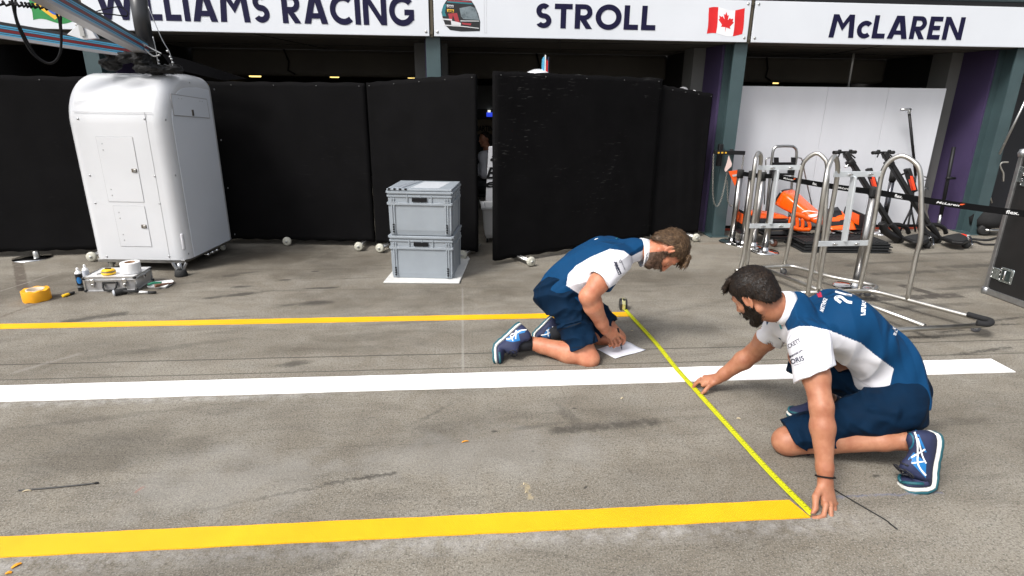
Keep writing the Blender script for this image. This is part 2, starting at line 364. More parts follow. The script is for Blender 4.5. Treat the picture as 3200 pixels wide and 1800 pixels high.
    patch(G(770, 1565), G(1240, 1475), .012, DK, .55, .01, .03); patch(G(1010, 1512), G(1240, 1478), .016, DK, .65, .008, .03); patch(G(620, 1600), G(770, 1565), .01, DK, .4, .01, .03)
    patch(G(2290, 935), G(2060, 980), .05, DK, .25, .03, .05)
    patch(G(52, 805), G(72, 905), .085, (.075, .058, .045), .75, .006, .02); patch(G(0, 992), G(240, 900), .03, (.07, .05, .04), .5, .012, .03); patch(G(0, 910), G(190, 850), .012, (.33, .31, .28), .6)
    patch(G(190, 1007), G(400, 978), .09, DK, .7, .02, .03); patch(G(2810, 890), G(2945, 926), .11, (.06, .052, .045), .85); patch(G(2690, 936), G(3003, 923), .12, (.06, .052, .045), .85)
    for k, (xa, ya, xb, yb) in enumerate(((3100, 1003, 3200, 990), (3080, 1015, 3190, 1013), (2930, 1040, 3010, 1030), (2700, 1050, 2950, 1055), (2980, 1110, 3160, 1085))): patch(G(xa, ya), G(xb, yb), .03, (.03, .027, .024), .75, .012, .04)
    for k in range(6): patch(G(1290 + k * 22, 1322 - k * 11), G(1345 + k * 14, 1302 - k * 9), .016, DK, .35, .012, .03)
    patch(G(2560, 1555), G(2945, 1539), .012, (.10, .13, .27), .38, .006, .02); patch(G(1640, 1510), G(1660, 1560), .02, (.42, .34, .2), .55, .006, .05); patch(G(420, 1540), G(450, 1520), .008, (.35, .09, .07), .5)
    patch(G(40, 1165), G(250, 1105), .03, (.33, .31, .28), .4, .02, .03)
    Lk(c, b.inputs['Base Color']); b.inputs['Specular IOR Level'].default_value = .3
    Lk(mapr(med, .3, .7, .72, .92), b.inputs['Roughness'])
    bp = N('ShaderNodeBump'); bp.inputs['Strength'].default_value = .5; bp.inputs['Distance'].default_value = .004; Lk(math_('ADD', math_('MULTIPLY', grit, .7), math_('ADD', fine, math_('MULTIPLY', med, 1.5))), bp.inputs['Height']); Lk(bp.outputs[0], b.inputs['Normal'])
    return m
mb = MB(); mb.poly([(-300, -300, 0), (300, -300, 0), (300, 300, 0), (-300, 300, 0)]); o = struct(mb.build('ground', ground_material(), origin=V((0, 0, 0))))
# ---- floor tape lines
def tape_mat(name, col, diag=False):
    m = M(name, col, .55, 0, .10, 3., .25, 60.)
    if diag:
        t = m.node_tree; b = t.nodes['Principled BSDF']; wv = t.nodes.new('ShaderNodeTexWave'); tc = t.nodes.new('ShaderNodeTexCoord'); mp = t.nodes.new('ShaderNodeMapping'); mp.inputs['Rotation'].default_value = (0, 0, .9)
        wv.inputs['Scale'].default_value = 45; wv.inputs['Distortion'].default_value = 1.5; wv.inputs['Detail'].default_value = 2; t.links.new(tc.outputs['Object'], mp.inputs[0]); t.links.new(mp.outputs[0], wv.inputs[0])
        bp = t.nodes.new('ShaderNodeBump'); bp.inputs['Strength'].default_value = .6; bp.inputs['Distance'].default_value = .002; t.links.new(wv.outputs[1], bp.inputs['Height']); t.links.new(bp.outputs[0], b.inputs['Normal'])
    return m
YEL = tape_mat('yellow floor tape', (.82, .425, .003)); YEL2 = tape_mat('yellow embossed floor tape', (.84, .425, .003), True); WHT = tape_mat('white floor tape', (.92, .92, .92))
def tape_line(name, y0, y1, xe0, xe1, m, label, xs=-9.0):
    mb = MB(); n = 90; A, B = [], []
    for i in range(n + 1):
        t = (i / n) ** .6; j = .0012 * math.sin(i * 1.7) + .0009 * math.sin(i * .61)
        A.append((xs + (xe0 - xs) * t, y0 + j, .0045)); B.append((xs + (xe1 - xs) * t, y1 - j, .0045))
    lo = [(p[0], p[1], .0002) for p in A]; lo2 = [(p[0], p[1], .0002) for p in B]
    for i in range(n):
        mb.f([mb.v(p) for p in (A[i], A[i + 1], B[i + 1], B[i])]); mb.f([mb.v(p) for p in (lo[i], lo[i + 1], A[i + 1], A[i])]); mb.f([mb.v(p) for p in (B[i], B[i + 1], lo2[i + 1], lo2[i])])
    mb.poly([lo[-1], lo2[-1], B[-1], A[-1]])
    bmesh.ops.remove_doubles(mb.b, verts=mb.b.verts, dist=1e-5)
    return tag(mb.build(name, m), label, 'floor line')
tape_line('floor_line', 1.897, 2.010, 1.407, 1.377, YEL2, 'wide yellow taped line nearest the camera, its end at the left hand of the bearded man', -7)
tape_line('floor_line', 3.122, 3.318, 3.503, 3.515, WHT, 'broad white taped line crossing the ground between the two kneeling men', -8)
tape_line('floor_line', 4.247, 4.345, 1.294, 1.299, YEL, 'thin yellow taped line farther back, its end at the tape measure case', -9)
# ================================================================== PIT BUILDING
TEAL = M('teal steel paint', (.044, .074, .080), .45, 0, .15, 2.5, .08, 90.)
TEALD = M('dark teal steel paint', (.022, .038, .040), .5, 0, .15, 3.)
PURP = M('purple painted wall', (.055, .037, .10), .7, 0, .15, 2., .1, 60.)
CEIL = M('brown soffit lining', (.12, .108, .092), .8, 0, .2, 1.3, .1, 40.)
DARKW = M('dark interior paint', (.018, .017, .017), .85, 0, .2, 1.)
GREYW = M('grey pilaster paint', (.16, .16, .155), .8, 0, .12, 2.)
DARKM = M('black painted steel', (.008, .008, .009), .5, spec=.3)
BLACK = M('matt black', (.006, .006, .007), .75, spec=.2)
bld = thing('pit_building', 'long pit garage building with teal steel posts and dark open bays behind the sign boards', 'building', (1.4, 7.0, 0))
POSTX = (-3.89, -.305, 3.19, 6.67)
for x in POSTX:
    mb = MB(); z = 2.262
    mb.box((x, 6.985, z / 2), (.155, .018, z)); mb.box((x, 7.10, z / 2), (.014, .21, z)); mb.box((x, 7.215, z / 2), (.155, .018, z))
    for k in range(5):
        for s in (-1, 1): mb.cyl((x + s * .055, 6.977, .35 + k * .42), (x + s * .055, 6.973, .35 + k * .42), .006, n=8)
    mb.box((x, 7.10, .006), (.24, .32, .012)); mb.build('pillar', TEAL, bld)
for i, x in enumerate(POSTX):
    mb = MB(); mb.box((x - .02, 7.48, 1.13), (.17, .50, 2.262)); mb.build('partition_wall', PURP, bld)
    mb = MB(); mb.box((x - .06, 7.90, 1.13), (.40, .335, 2.262)); mb.build('pilaster', GREYW, bld)
    mb = MB(); mb.box((x - .02, 10.6, 1.3), (.15, 5.0, 2.6)); mb.build('partition_wall', DARKW, bld)
mb = MB(); mb.box((1.4, 8.1, 2.30), (16, 2.2, .07)); mb.build('soffit', CEIL, bld)
mb = MB()
for y in (7.35, 8.35): mb.box((1.4, y, 2.2625), (16, .012, .006))
for x in (-2.2, 1.1, 4.9): mb.bar((x, 7.0, 2.262), (x + .35, 9.1, 2.262), .01, .006)
mb.build('soffit_joint', DARKM, bld)
for x0, x1 in zip(POSTX, POSTX[1:]):
    mb = MB(); mb.box(((x0 + x1) / 2, 9.3, 2.09), (x1 - x0 - .2, .26, .36), bev=.05); mb.build('shutter_box', CEIL, bld)
    mb = MB(); a = x0 + 1.4; mb.tube([(a, 9.12, 2.26), (a + .05, 9.14, 2.1), (a + .03, 9.13, 1.98), (a + .12, 9.14, 1.93)], .012, 6); mb.build('shutter_cord', BLACK, bld)
mb = MB(); mb.box((1.4, 13.1, 1.35), (16, .2, 2.7)); mb.build('back_wall', DARKW, bld)
mb = MB(); mb.box((1.4, 11.3, 2.66), (16, 3.7, .08)); mb.build('inner_ceiling', DARKW, bld)
mb = MB(); mb.box((1.4, 6.98, 2.715), (16.4, .10, .05)); mb.build('fascia_rail', DARKM, bld)
mb = MB(); mb.box((1.4, 7.00, 2.86), (16.4, .16, .235), bev=.02); mb.build('fascia_beam', TEAL, bld)
mb = MB(); mb.box((1.4, 7.3, 3.6), (16.4, .3, 1.24)); mb.build('upper_wall', GREYW, bld)
mb = MB(); mb.box((1.4, 7.05, 2.48), (16.4, .03, .42)); mb.build('sign_backing', DARKM, bld)
mb = MB(); mb.box((-6.7, 10.0, 1.35), (.15, 6.2, 2.7)); mb.build('partition_wall', DARKW, bld)
mb = MB(); mb.box((9.5, 10.0, 1.35), (.15, 6.2, 2.7)); mb.build('partition_wall', DARKW, bld)
LAMP = M('warm strip lamp', (1, .72, .22), .5, emit=1.3)
for k, (px, py, w_) in enumerate(((797, 236, .17), (1045, 238, .14), (1285, 240, .12), (1525, 241, .11))):
    c = P(px, py, 11)
    t = thing('ceiling_light', ['warm strip lamp low in the dark garage, just right of the white equipment cabinet', 'warm strip lamp in the dark garage, above the middle black screen', 'warm strip lamp in the dark garage, left of the middle teal post', 'warm strip lamp in the dark garage, above the gap between the black screens'][k], 'ceiling light', (c.x, 11, c.z), group='warm lamps inside the garage')
    mb = MB(); mb.box((c.x, 11, c.z), (w_, .12, .05), bev=.01); mb.build('diffuser', LAMP, t)
    mb = MB(); mb.box((c.x, 11, c.z + .045), (w_ + .06, .16, .03)); mb.tube([(c.x, 11, c.z + .05), (c.x, 11, 2.62)], .008, 6); mb.build('housing', DARKM, t)
c = P(2424, 259, 10.4); t = thing('ceiling_light', 'small warm lamp in the dark bay above the white panel, beside the teal post', 'ceiling light', tuple(c), group='warm lamps inside the garage')
mb = MB(); mb.box(c, (.09, .05, .03), bev=.008); mb.build('diffuser', LAMP, t)
mb = MB(); mb.box(c + V((0, 0, .035)), (.22, .1, .03)); mb.tube([c + V((0, 0, .04)), (c.x, c.y, 2.62)], .008, 6); mb.build('housing', DARKM, t)
# ================================================================== SIGN BOARDS
SIGNW = M('white sign board', (.62, .645, .685), .4, 0, .03, 1.5); NAVY = M('navy sign lettering', (.009, .008, .034), .5, spec=.15); BOLT = M('galvanised bolt', (.45, .45, .44), .4, .9)
SY, ZB, ZT = 6.90, 2.262, 2.690
def board(x0, x1, name, label):
    t = thing(name, label, 'sign', ((x0 + x1) / 2, SY, ZB)); mb = MB(); mb.box(((x0 + x1) / 2, SY + .0125, (ZB + ZT) / 2), (x1 - x0, .025, ZT - ZB)); mb.build('board', SIGNW, t, bevel=.004)
    mb = MB()
    for x in (x0 + .035, x1 - .035):
        for z in (ZB + .045, ZT - .035): mb.lathe((x, SY, z), [(.014, 0), (.014, .004), (.008, .007), (0, .008)], 10, (0, -1, 0))
    mb.build('bolt', BOLT, t); return t
JX = (-3.87, -.31, 3.24, 6.80); g = .026
s0 = board(-7.4, JX[0] - g, 'sign_board', 'white sign board with a waving green and yellow flag, partly behind striped beams')
s1 = board(JX[0] + g, JX[1] - g, 'sign_board', 'white sign board with two words in navy capitals, above the white cabinet')
s2 = board(JX[1] + g, JX[2] - g, 'sign_board', 'white sign board with a helmet picture, six navy letters and a red maple leaf flag')
s3 = board(JX[2] + g, 7.6, 'sign_board', 'white sign board with seven navy letters and no flag, above the white screen wall')
mb = MB(); sign_text(mb, 'WILLIAMS RACING', -3.70, -.497, 2.362, .283, SY); mb.build('lettering', NAVY, s1)
mb = MB(); sign_text(mb, 'STROLL', .807, 2.151, 2.366, .245, SY); mb.build('lettering', NAVY, s2)
mb = MB(); sign_text(mb, 'McLAREN', 4.165, 5.78, 2.329, .242, SY)
mb.build('lettering', NAVY, s3)
for jx in JX[:3]:
    mb = MB(); mb.box((jx, SY + .03, 2.475), (.03, .02, .44)); mb.box((jx - .004, SY + .012, ZB + .035), (.028, .02, .03)); mb.box((jx - .004, SY + .012, ZT - .03), (.028, .02, .03)); mb.build('joint_strip', M('bronze joint strip', (.10, .085, .06), .5, .5), bld)
# flags and helmet picture (flat prints on the boards)
RED = M('flag red', (.62, .010, .012), .5, 0, .15, 6.); FWH = M('flag white', (.75, .76, .78), .5, 0, .08, 8.); GRN = M('flag green', (.010, .21, .045), .5, 0, .2, 6.); FYE = M('flag yellow', (.75, .42, .02), .5, 0, .15, 6.); FBL = M('flag blue', (.02, .10, .42), .5, 0, .3, 6.)
def flat(mb, pts, lay=1): mb.prism([(p[0], SY - .001 - .0006 * lay, p[1]) for p in pts], (0, .0008, 0))
def wav(u, v, x0, x1, z0, z1, amp): return (x0 + (x1 - x0) * u + amp * .35 * math.sin(v * 5), z0 + (z1 - z0) * v + amp * math.sin(u * 6.6 + .4))
def wquad(mb, u0, u1, v0, v1, lay, F, n=10):
    flat(mb, [F(u0 + (u1 - u0) * i / n, v0) for i in range(n + 1)] + [F(u1, v0 + (v1 - v0) * i / 4) for i in range(1, 4)] + [F(u1 - (u1 - u0) * i / n, v1) for i in range(n + 1)] + [F(u0, v1 - (v1 - v0) * i / 4) for i in range(1, 4)], lay)
Fc = lambda u, v: wav(u, v, 2.74, 3.15, 2.335, 2.60, .016)
mb = MB(); wquad(mb, 0, .26, 0, 1, 1, Fc); wquad(mb, .74, 1, 0, 1, 1, Fc)
leaf = [(0, -.5), (.025, -.22), (.30, -.27), (.25, -.15), (.48, .08), (.40, .13), (.44, .30), (.28, .26), (.24, .33), (.10, .18), (.16, .46), (.07, .42), (0, .60)]
leaf = leaf + [(-x, y) for x, y in leaf[-2:0:-1]]
flat(mb, [Fc(.50 + x * .46, .48 + y * .72) for x, y in leaf], 2); mb.build('flag_print', RED, s2)
mb = MB(); wquad(mb, .26, .74, 0, 1, 1, Fc); mb.build('flag_print', FWH, s2)
Fb = lambda u, v: wav(u, v, -4.34, -3.925, 2.335, 2.615, .022)
mb = MB(); wquad(mb, 0, 1, 0, 1, 1, Fb, 16); mb.build('flag_print', GRN, s0)
mb = MB(); flat(mb, [Fb(.08, .5), Fb(.5, .1), Fb(.92, .5), Fb(.5, .9)], 2); mb.build('flag_print', FYE, s0)
mb = MB(); flat(mb, [Fb(.5 + .17 * math.cos(a * .3), .5 + .24 * math.sin(a * .3)) for a in range(21)], 3); mb.build('flag_print', FBL, s0)
def HZ(x, y): q = P(1300 + x / 2.342, y / 2.342, SY); return (q.x, q.z)
HB = M('helmet print black', (.012, .012, .014), .4, 0, .3, 9.); HV = M('helmet print visor', (.16, .20, .22), .3, 0, .4, 12.); HW = M('helmet print white', (.6, .6, .62), .4); HT = M('helmet print teal', (.02, .16, .19), .4); HR = M('helmet print red', (.33, .03, .04), .4)
def hp(name, m, polys, lay):
    mb = MB()
    for p in polys: flat(mb, [HZ(*q) for q in p], lay)
    mb.build(name, m, s2)
hp('helmet_print', HB, [[(195, 130), (186, 90), (200, 40), (225, 0), (260, -28), (330, -34), (395, -10), (432, 45), (455, 100), (470, 160), (468, 228), (330, 231), (250, 220), (215, 185)]], 1)
hp('helmet_stripe', HT, [[(190, 70), (205, 30), (224, 28), (212, 90), (222, 120), (192, 118)], [(228, 8), (410, 22), (414, 32), (226, 18)]], 2)
hp('helmet_stripe', HR, [[(236, 0), (404, 12), (408, 18), (232, 8)], [(235, 100), (300, 95), (320, 165), (290, 165), (270, 110), (262, 160), (245, 150)], [(335, 165), (405, 172), (400, 186), (340, 178)]], 2)
hp('helmet_stripe', HW, [[(242, -12), (400, -4), (404, 4), (240, -5)], [(188, 135), (262, 140), (264, 150), (192, 144)], [(205, 180), (340, 190), (460, 205), (460, 210), (340, 196), (208, 188)], [(225, 34), (275, 38), (273, 58), (228, 54)], [(326, 150), (462, 152), (462, 157), (326, 156)], [(255, 150), (330, 168), (326, 190), (260, 186)]], 3)
hp('helmet_visor', HV, [[(318, 60), (398, 45), (436, 60), (462, 146), (346, 140), (330, 120)]], 3)
hp('helmet_badge', FYE, [[(226, 66), (278, 70), (276, 92), (230, 88)]], 3)
mb = MB()
for txt, a, b_, hh in (('ORIS', (231, 53), (271, 56), .018), ('JCB', (233, 86), (273, 89), .018)):
    p0, p1 = HZ(*a), HZ(*b_); text_on(mb, txt, lambda u, v: (p0[0] + (p1[0] - p0[0]) * u, SY - .0045, p0[1] + (p1[1] - p0[1]) * u + v), 1, hh, .03)
mb.build('badge_lettering', HB, s2)
mb = MB()
for a, b_ in (((498, -20), (500, 238)), ((515, -20), (517, 240)), ((500, 239), (517, 240))):
    p0, p1 = HZ(*a), HZ(*b_); mb.bar((p0[0], SY - .001, p0[1]), (p1[0], SY - .001, p1[1]), .003, .002, (0, 1, 0))
mb.build('printed_frame', M('pale grey print', (.5, .5, .52), .5), s2)
# ================================================================== WHITE PANEL IN THE RIGHT BAY
WPAN = M('white wall panel', (.60, .61, .645), .35, 0, .07, 1.4, stretch=(1, 1, .35))
t = thing('screen_wall', 'tall white screen wall closing the right garage bay', 'panel', (4.77, 7.37, 0))
mb = MB()
for x0, x1 in ((3.42, 4.55), (4.553, 5.35), (5.353, 6.12)): mb.box(((x0 + x1) / 2, 7.37, .935), (x1 - x0, .03, 1.745))
mb.build('board', WPAN, t, bevel=.002)
mb = MB(); mb.box((4.77, 7.36, .045), (2.7, .05, .03)); mb.build('base_strip', BLACK, t)
mb = MB(); mb.box((4.77, 7.355, .016), (2.7, .06, .026)); mb.build('red_strip', M('rust red strip', (.32, .045, .02), .6), t)
mb = MB(); a = P(2652, 268, 7.6); b_ = P(2664, 193, 7.6); mb.tube([a - V((0, 0, .4)), b_, b_ + V((0, 0, .1))], .015, 8); tag(mb.build('support_pole', M('grey pole', (.25, .25, .24), .4, .5)), 'thin pale pole rising above the white screen wall in the dark bay', 'pole')
# ================================================================== BLACK SCREENS
def fabric_mat(name, crease):
    m = M(name, (.0052, .0050, .0054), .95, 0, .3, 3., .35, 350., spec=.07)
    t = m.node_tree; b = t.nodes['Principled BSDF']; N = t.nodes.new; Lk = t.links.new
    tc = N('ShaderNodeTexCoord'); mp = N('ShaderNodeMapping'); mp.inputs['Scale'].default_value = (4, 4, 26); n = N('ShaderNodeTexNoise'); n.inputs['Scale'].default_value = 2.2; n.inputs['Detail'].default_value = 2; n.inputs['Distortion'].default_value = .4
    Lk(tc.outputs['Object'], mp.inputs[0]); Lk(mp.outputs[0], n.inputs[0]); r = N('ShaderNodeMapRange'); r.inputs[1].default_value = .63; r.inputs[2].default_value = .74; Lk(n.outputs[0], r.inputs[0])
    n2 = N('ShaderNodeTexNoise'); n2.inputs['Scale'].default_value = 1.1; Lk(tc.outputs['Object'], n2.inputs[0]); r2 = N('ShaderNodeMapRange'); r2.inputs[1].default_value = .47; r2.inputs[2].default_value = .58; Lk(n2.outputs[0], r2.inputs[0])
    mu = N('ShaderNodeMath'); mu.operation = 'MULTIPLY'; Lk(r.outputs[0], mu.inputs[0]); Lk(r2.outputs[0], mu.inputs[1]); m2 = N('ShaderNodeMath'); m2.operation = 'MULTIPLY'; m2.inputs[1].default_value = crease; Lk(mu.outputs[0], m2.inputs[0])
    mx = N('ShaderNodeMix'); mx.data_type = 'RGBA'; src = b.inputs['Base Color'].links[0].from_socket; Lk(m2.outputs[0], mx.inputs[0]); Lk(src, mx.inputs[6]); mx.inputs[7].default_value = (.055, .054, .052, 1); Lk(mx.outputs[2], b.inputs['Base Color'])
    return m
FAB = fabric_mat('black screen fabric', .12); FABC = fabric_mat('creased black screen fabric', .8)
WHEEL = M('cream castor wheel', (.48, .47, .40), .5); STEEL = M('brushed steel', (.46, .46, .45), .32, 1.0, .12, 12.); CHROME = M('polished chrome', (.72, .72, .72), .07, 1.0); GALV = M('galvanised steel', (.38, .39, .40), .38, .9, .2, 30.)
def screen(p0, p1, h0, h1, label, m=FAB, feet=(), fw=.9):
    p0, p1 = V(p0), V(p1); d = (p1 - p0); L = d.length; d.normalize(); nrm = V((d.y, -d.x, 0)); nrm = nrm if nrm.y < 0 else -nrm
    t = thing('fabric_screen', label, 'screen', tuple((p0 + p1) / 2 * V((1, 1, 0)) if False else ((p0.x + p1.x) / 2, (p0.y + p1.y) / 2, 0)), group='black fabric screens in front of the garage')
    mb = MB(); mb.sm = True; nx, nz = 44, 36; z0 = p0.z; th = .045
    def sag(u, v): return .010 * math.sin(u * math.pi) * math.sin(v * math.pi) * math.sin(u * 9 + v * 3.1) + .004 * math.sin(u * 31 + 5 * v) * (1 - v) * math.sin(v * math.pi)
    gf = [[mb.v(p0 + d * (L * i / nx) + V((0, 0, (h0 + (h1 - h0) * i / nx - z0) * k / nz - .006 * math.sin(i * 1.3) * (k == 0) - .004 * math.sin(i * .9) * (k == nz))) + nrm * (th / 2 + sag(i / nx, k / nz))) for k in range(nz + 1)] for i in range(nx + 1)]
    gb = [[mb.v(p0 + d * (L * i / nx) + V((0, 0, (h0 + (h1 - h0) * i / nx - z0) * k / nz - .006 * math.sin(i * 1.3) * (k == 0) - .004 * math.sin(i * .9) * (k == nz))) - nrm * th / 2) for k in (0, nz)] for i in range(nx + 1)]
    for i in range(nx):
        for k in range(nz): mb.f((gf[i][k], gf[i + 1][k], gf[i + 1][k + 1], gf[i][k + 1]))
        mb.f((gb[i][0], gb[i][1], gb[i + 1][1], gb[i + 1][0]), False); mb.f((gf[i][0], gb[i][0], gb[i + 1][0], gf[i + 1][0]), False); mb.f((gf[i][nz], gf[i + 1][nz], gb[i + 1][1], gb[i][1]), False)
    for i in (0, nx): mb.f([gf[i][k] for k in range(nz + 1)] + [gb[i][1], gb[i][0]], False)
    mb.build('fabric', m, t)
    mb = MB()
    for i in range(5): u = .03 + .94 * i / 4; c = p0 + d * (L * u) + V((0, 0, h0 + (h1 - h0) * u - z0 - .035)) + nrm * (th / 2 + .004); mb.lathe(c, [(.006, 0), (.006, .003), (0, .004)], 8, nrm)
    mb.build('stud', M('dull stud', (.10, .10, .10), .5, .6), t)
    for u, f in feet:
        c = p0 + d * (L * u); c.z = .055; e = c + nrm * f
        mb = MB(); mb.cyl(c - nrm * .3, e, .014, n=10); mb.cyl(c - nrm * .3 + d * .035, e + d * .035, .014, n=10); mb.cyl(c + V((0, 0, -.02)), c + V((0, 0, .2)), .012); ft = mb.build('foot_bar', STEEL, t)
        w_ = e + d * .018 + nrm * .02; mb = MB(); mb.lathe(w_ - nrm * .0, [(0, -.02), (.03, -.02), (.047, -.014), (.05, 0), (.047, .016), (.03, .02), (.012, .02), (.012, .026), (0, .026)], 20, nrm); mb.build('wheel', WHEEL, ft)
        mb = MB(); mb.lathe(w_ + nrm * .026, [(.011, 0), (.009, .006), (0, .007)], 8, nrm); mb.build('axle_cap', GALV, ft)
    return t
screen((.300, 5.80, .05), (2.235, 6.80, .06), 1.875, 1.853, 'large black fabric screen with pale crease marks, behind the man writing', FABC, ((.13, .22),))
screen((2.20, 6.84, .06), (2.91, 6.985, .06), 1.80, 1.71, 'narrow black fabric screen in shade, right of the large creased one beside the teal post', FAB, ((.75, .22),))
screen((-.985, 6.62, .06), (.148, 6.135, .06), 1.775, 1.862, 'black fabric screen right behind the grey crates, its free edge at the gap', FAB, ((.12, .20), (.9, .15)))
screen((-2.95, 6.90, .06), (-1.015, 6.66, .06), 1.772, 1.774, 'black fabric screen between the white cabinet and the screen behind the crates', FAB, ((.12, .28), (.48, .05), (.93, .22)))
screen((-5.55, 6.28, .06), (-3.55, 6.45, .06), 1.80, 1.79, 'black fabric screen at the far left, behind the white cabinet', FAB, ((.86, .30),))
# ================================================================== IMPLICIT MODELLING (one continuous surface from blended forms)
class Sdf:
    def __init__(s, vox=.005): s.ops = []; s.vox = vox; s.post = None
    def add(s, kind, args, k=.02, mode='u'): s.ops.append((kind, args, k, mode)); return s
    def cap(s, a, b, ra, rb=None, k=.02, mode='u'): return s.add('cap', (np.array(a, float), np.array(b, float), ra, ra if rb is None else rb), k, mode)
    def ell(s, c, r, R=None, k=.02, mode='u'): return s.add('ell', (np.array(c, float), np.array(r, float), np.eye(3) if R is None else np.array(R, float)), k, mode)
    def chain(s, pts, rs, k=.012):
        for i in range(len(pts) - 1): s.cap(pts[i], pts[i + 1], rs[i], rs[i + 1], k)
        return s
    def cut(s, p, n, c, rad): return s.add('cut', (np.array(p, float), np.array(n, float) / np.linalg.norm(n), np.array(c, float), rad), 0, 'c')
    @staticmethod
    def ev(kind, a, Pn):
        if kind == 'cap':
            A, B, ra, rb = a; d = B - A; L2 = d @ d; t = np.clip(((Pn - A) @ d) / max(L2, 1e-12), 0, 1)
            return np.linalg.norm(Pn - A - t[..., None] * d, axis=-1) - (ra + (rb - ra) * t)
        if kind == 'slv':
            A, B, ra, rb, ri, ext = a; n = ext / np.linalg.norm(ext); d0 = B - A; d0 = d0 / np.linalg.norm(d0)
            o = Sdf.ev('cap', (A, B + d0 * .06, ra, rb), Pn); o = np.maximum(o, (Pn - B) @ n); return np.maximum(o, -Sdf.ev('cap', (B - d0 * .03, B + d0 * .09, ri, ri), Pn))
        if kind == 'ell':
            C, r, R = a; q = (Pn - C) @ R; k0 = np.linalg.norm(q / r, axis=-1); k1 = np.linalg.norm(q / (r * r), axis=-1); return k0 * (k0 - 1) / np.maximum(k1, 1e-9)
    def bounds(s):
        lo, hi = np.full(3, 1e9), np.full(3, -1e9)
        for kind, a, k, mode in s.ops:
            if mode != 'u': continue
            l, h = s.bb(kind, a); lo = np.minimum(lo, l); hi = np.maximum(hi, h)
        return lo, hi
    @staticmethod
    def bb(kind, a):
        if kind in ('cap', 'slv'): r = max(a[2], a[3]) + (.06 if kind == 'slv' else 0); return np.minimum(a[0], a[1]) - r, np.maximum(a[0], a[1]) + r
        if kind == 'ell': e = np.abs(a[2]) @ a[1]; return a[0] - e, a[0] + e
        if kind == 'cut': return a[2] - a[3], a[2] + a[3]
    def grid(s):
        lo, hi = s.bounds(); lo = lo - .04; hi = hi + .04; n = np.ceil((hi - lo) / s.vox).astype(int) + 1
        D = np.full(n, .08, np.float32); ax = [lo[i] + s.vox * np.arange(n[i]) for i in range(3)]
        for kind, a, k, mode in s.ops:
            l, h = s.bb(kind, a); m = k + .03 if mode != 'c' else 0; i0 = np.clip(np.floor((l - m - lo) / s.vox).astype(int), 0, n); i1 = np.clip(np.ceil((h + m - lo) / s.vox).astype(int) + 1, 0, n)
            if (i1 <= i0).any(): continue
            sl = tuple(slice(i0[q], i1[q]) for q in range(3)); Pn = np.stack(np.meshgrid(*[ax[q][sl[q]] for q in range(3)], indexing='ij'), -1); d0 = D[sl]
            if mode == 'c':
                p, nn, c, rad = a; pl = (Pn - p) @ nn; ins = np.linalg.norm(Pn - c, axis=-1) < rad; D[sl] = np.where(ins, np.maximum(d0, pl), d0); continue
            d = s.ev(kind, a, Pn)
            if mode == 'u': hh = np.clip(.5 + .5 * (d0 - d) / k, 0, 1); D[sl] = d0 * (1 - hh) + d * hh - k * hh * (1 - hh)
            else: hh = np.clip(.5 - .5 * (d0 + d) / k, 0, 1); D[sl] = d0 * (1 - hh) - d * hh + k * hh * (1 - hh)
        if s.post is not None:
            Pn = np.stack(np.meshgrid(*ax, indexing='ij'), -1); D = s.post(D, Pn)
        return D, lo
    def mesh(s, name='body'):
        D, lo = s.grid(); return nets(D, lo, s.vox, name)
def nets(D, lo, h, name):
    D = np.asarray(D, np.float32); D = np.where(np.abs(D) < 1e-7, 1e-7, D); I = D < 0; n = np.array(D.shape)
    cs = [(i, j, k) for i in (0, 1) for j in (0, 1) for k in (0, 1)]
    S = sum(I[i:n[0] - 1 + i, j:n[1] - 1 + j, k:n[2] - 1 + k].astype(np.int8) for i, j, k in cs); act = (S > 0) & (S < 8); idx = np.argwhere(act)
    val = {c: D[idx[:, 0] + c[0], idx[:, 1] + c[1], idx[:, 2] + c[2]] for c in cs}; acc = np.zeros((len(idx), 3)); cnt = np.zeros(len(idx))
    for a in cs:
        for q in range(3):
            if a[q]: continue
            b = list(a); b[q] = 1; b = tuple(b); va, vb = val[a], val[b]; m = (va < 0) != (vb < 0); t = np.where(m, va / np.where(m, va - vb, 1), 0); pt = np.tile(np.array(a, float), (len(idx), 1)); pt[:, q] += t; acc[m] += pt[m]; cnt[m] += 1
    vs = lo + h * (idx + acc / cnt[:, None]); num = -np.ones(act.shape, int); num[tuple(idx.T)] = np.arange(len(idx)); F = []
    for q in range(3):
        o = [0, 1, 2]; o.remove(q); u, v = o; sl = lambda d: tuple(slice(d[i], n[i] - 1 + d[i]) for i in range(3))
        a = [0, 0, 0]; b = [0, 0, 0]; b[q] = 1; A, B = I[sl(a)], I[sl(b)]; e = np.argwhere((A != B)); e = e[(e[:, u] > 0) & (e[:, v] > 0)]
        if not len(e): continue
        du = np.zeros(3, int); dv = np.zeros(3, int); du[u] = 1; dv[v] = 1
        Q = np.stack([num[tuple((e - du - dv).T)], num[tuple((e - dv).T)], num[tuple(e.T)], num[tuple((e - du).T)]], 1); fl = A[tuple(e.T)]
        if q == 1: fl = ~fl
        Q = np.where(fl[:, None], Q, Q[:, ::-1]); F.append(Q[(Q >= 0).all(1)])
    F = np.concatenate(F); me = bpy.data.meshes.new(name); me.vertices.add(len(vs)); me.vertices.foreach_set('co', vs.astype(np.float32).ravel()); me.loops.add(len(F) * 4); me.loops.foreach_set('vertex_index', F.astype(np.int32).ravel())
    me.polygons.add(len(F)); me.polygons.foreach_set('loop_start', np.arange(0, len(F) * 4, 4, dtype=np.int32)); me.polygons.foreach_set('loop_total', np.full(len(F), 4, np.int32)); me.polygons.foreach_set('use_smooth', np.ones(len(F), bool)); me.update(); me.validate(); return me
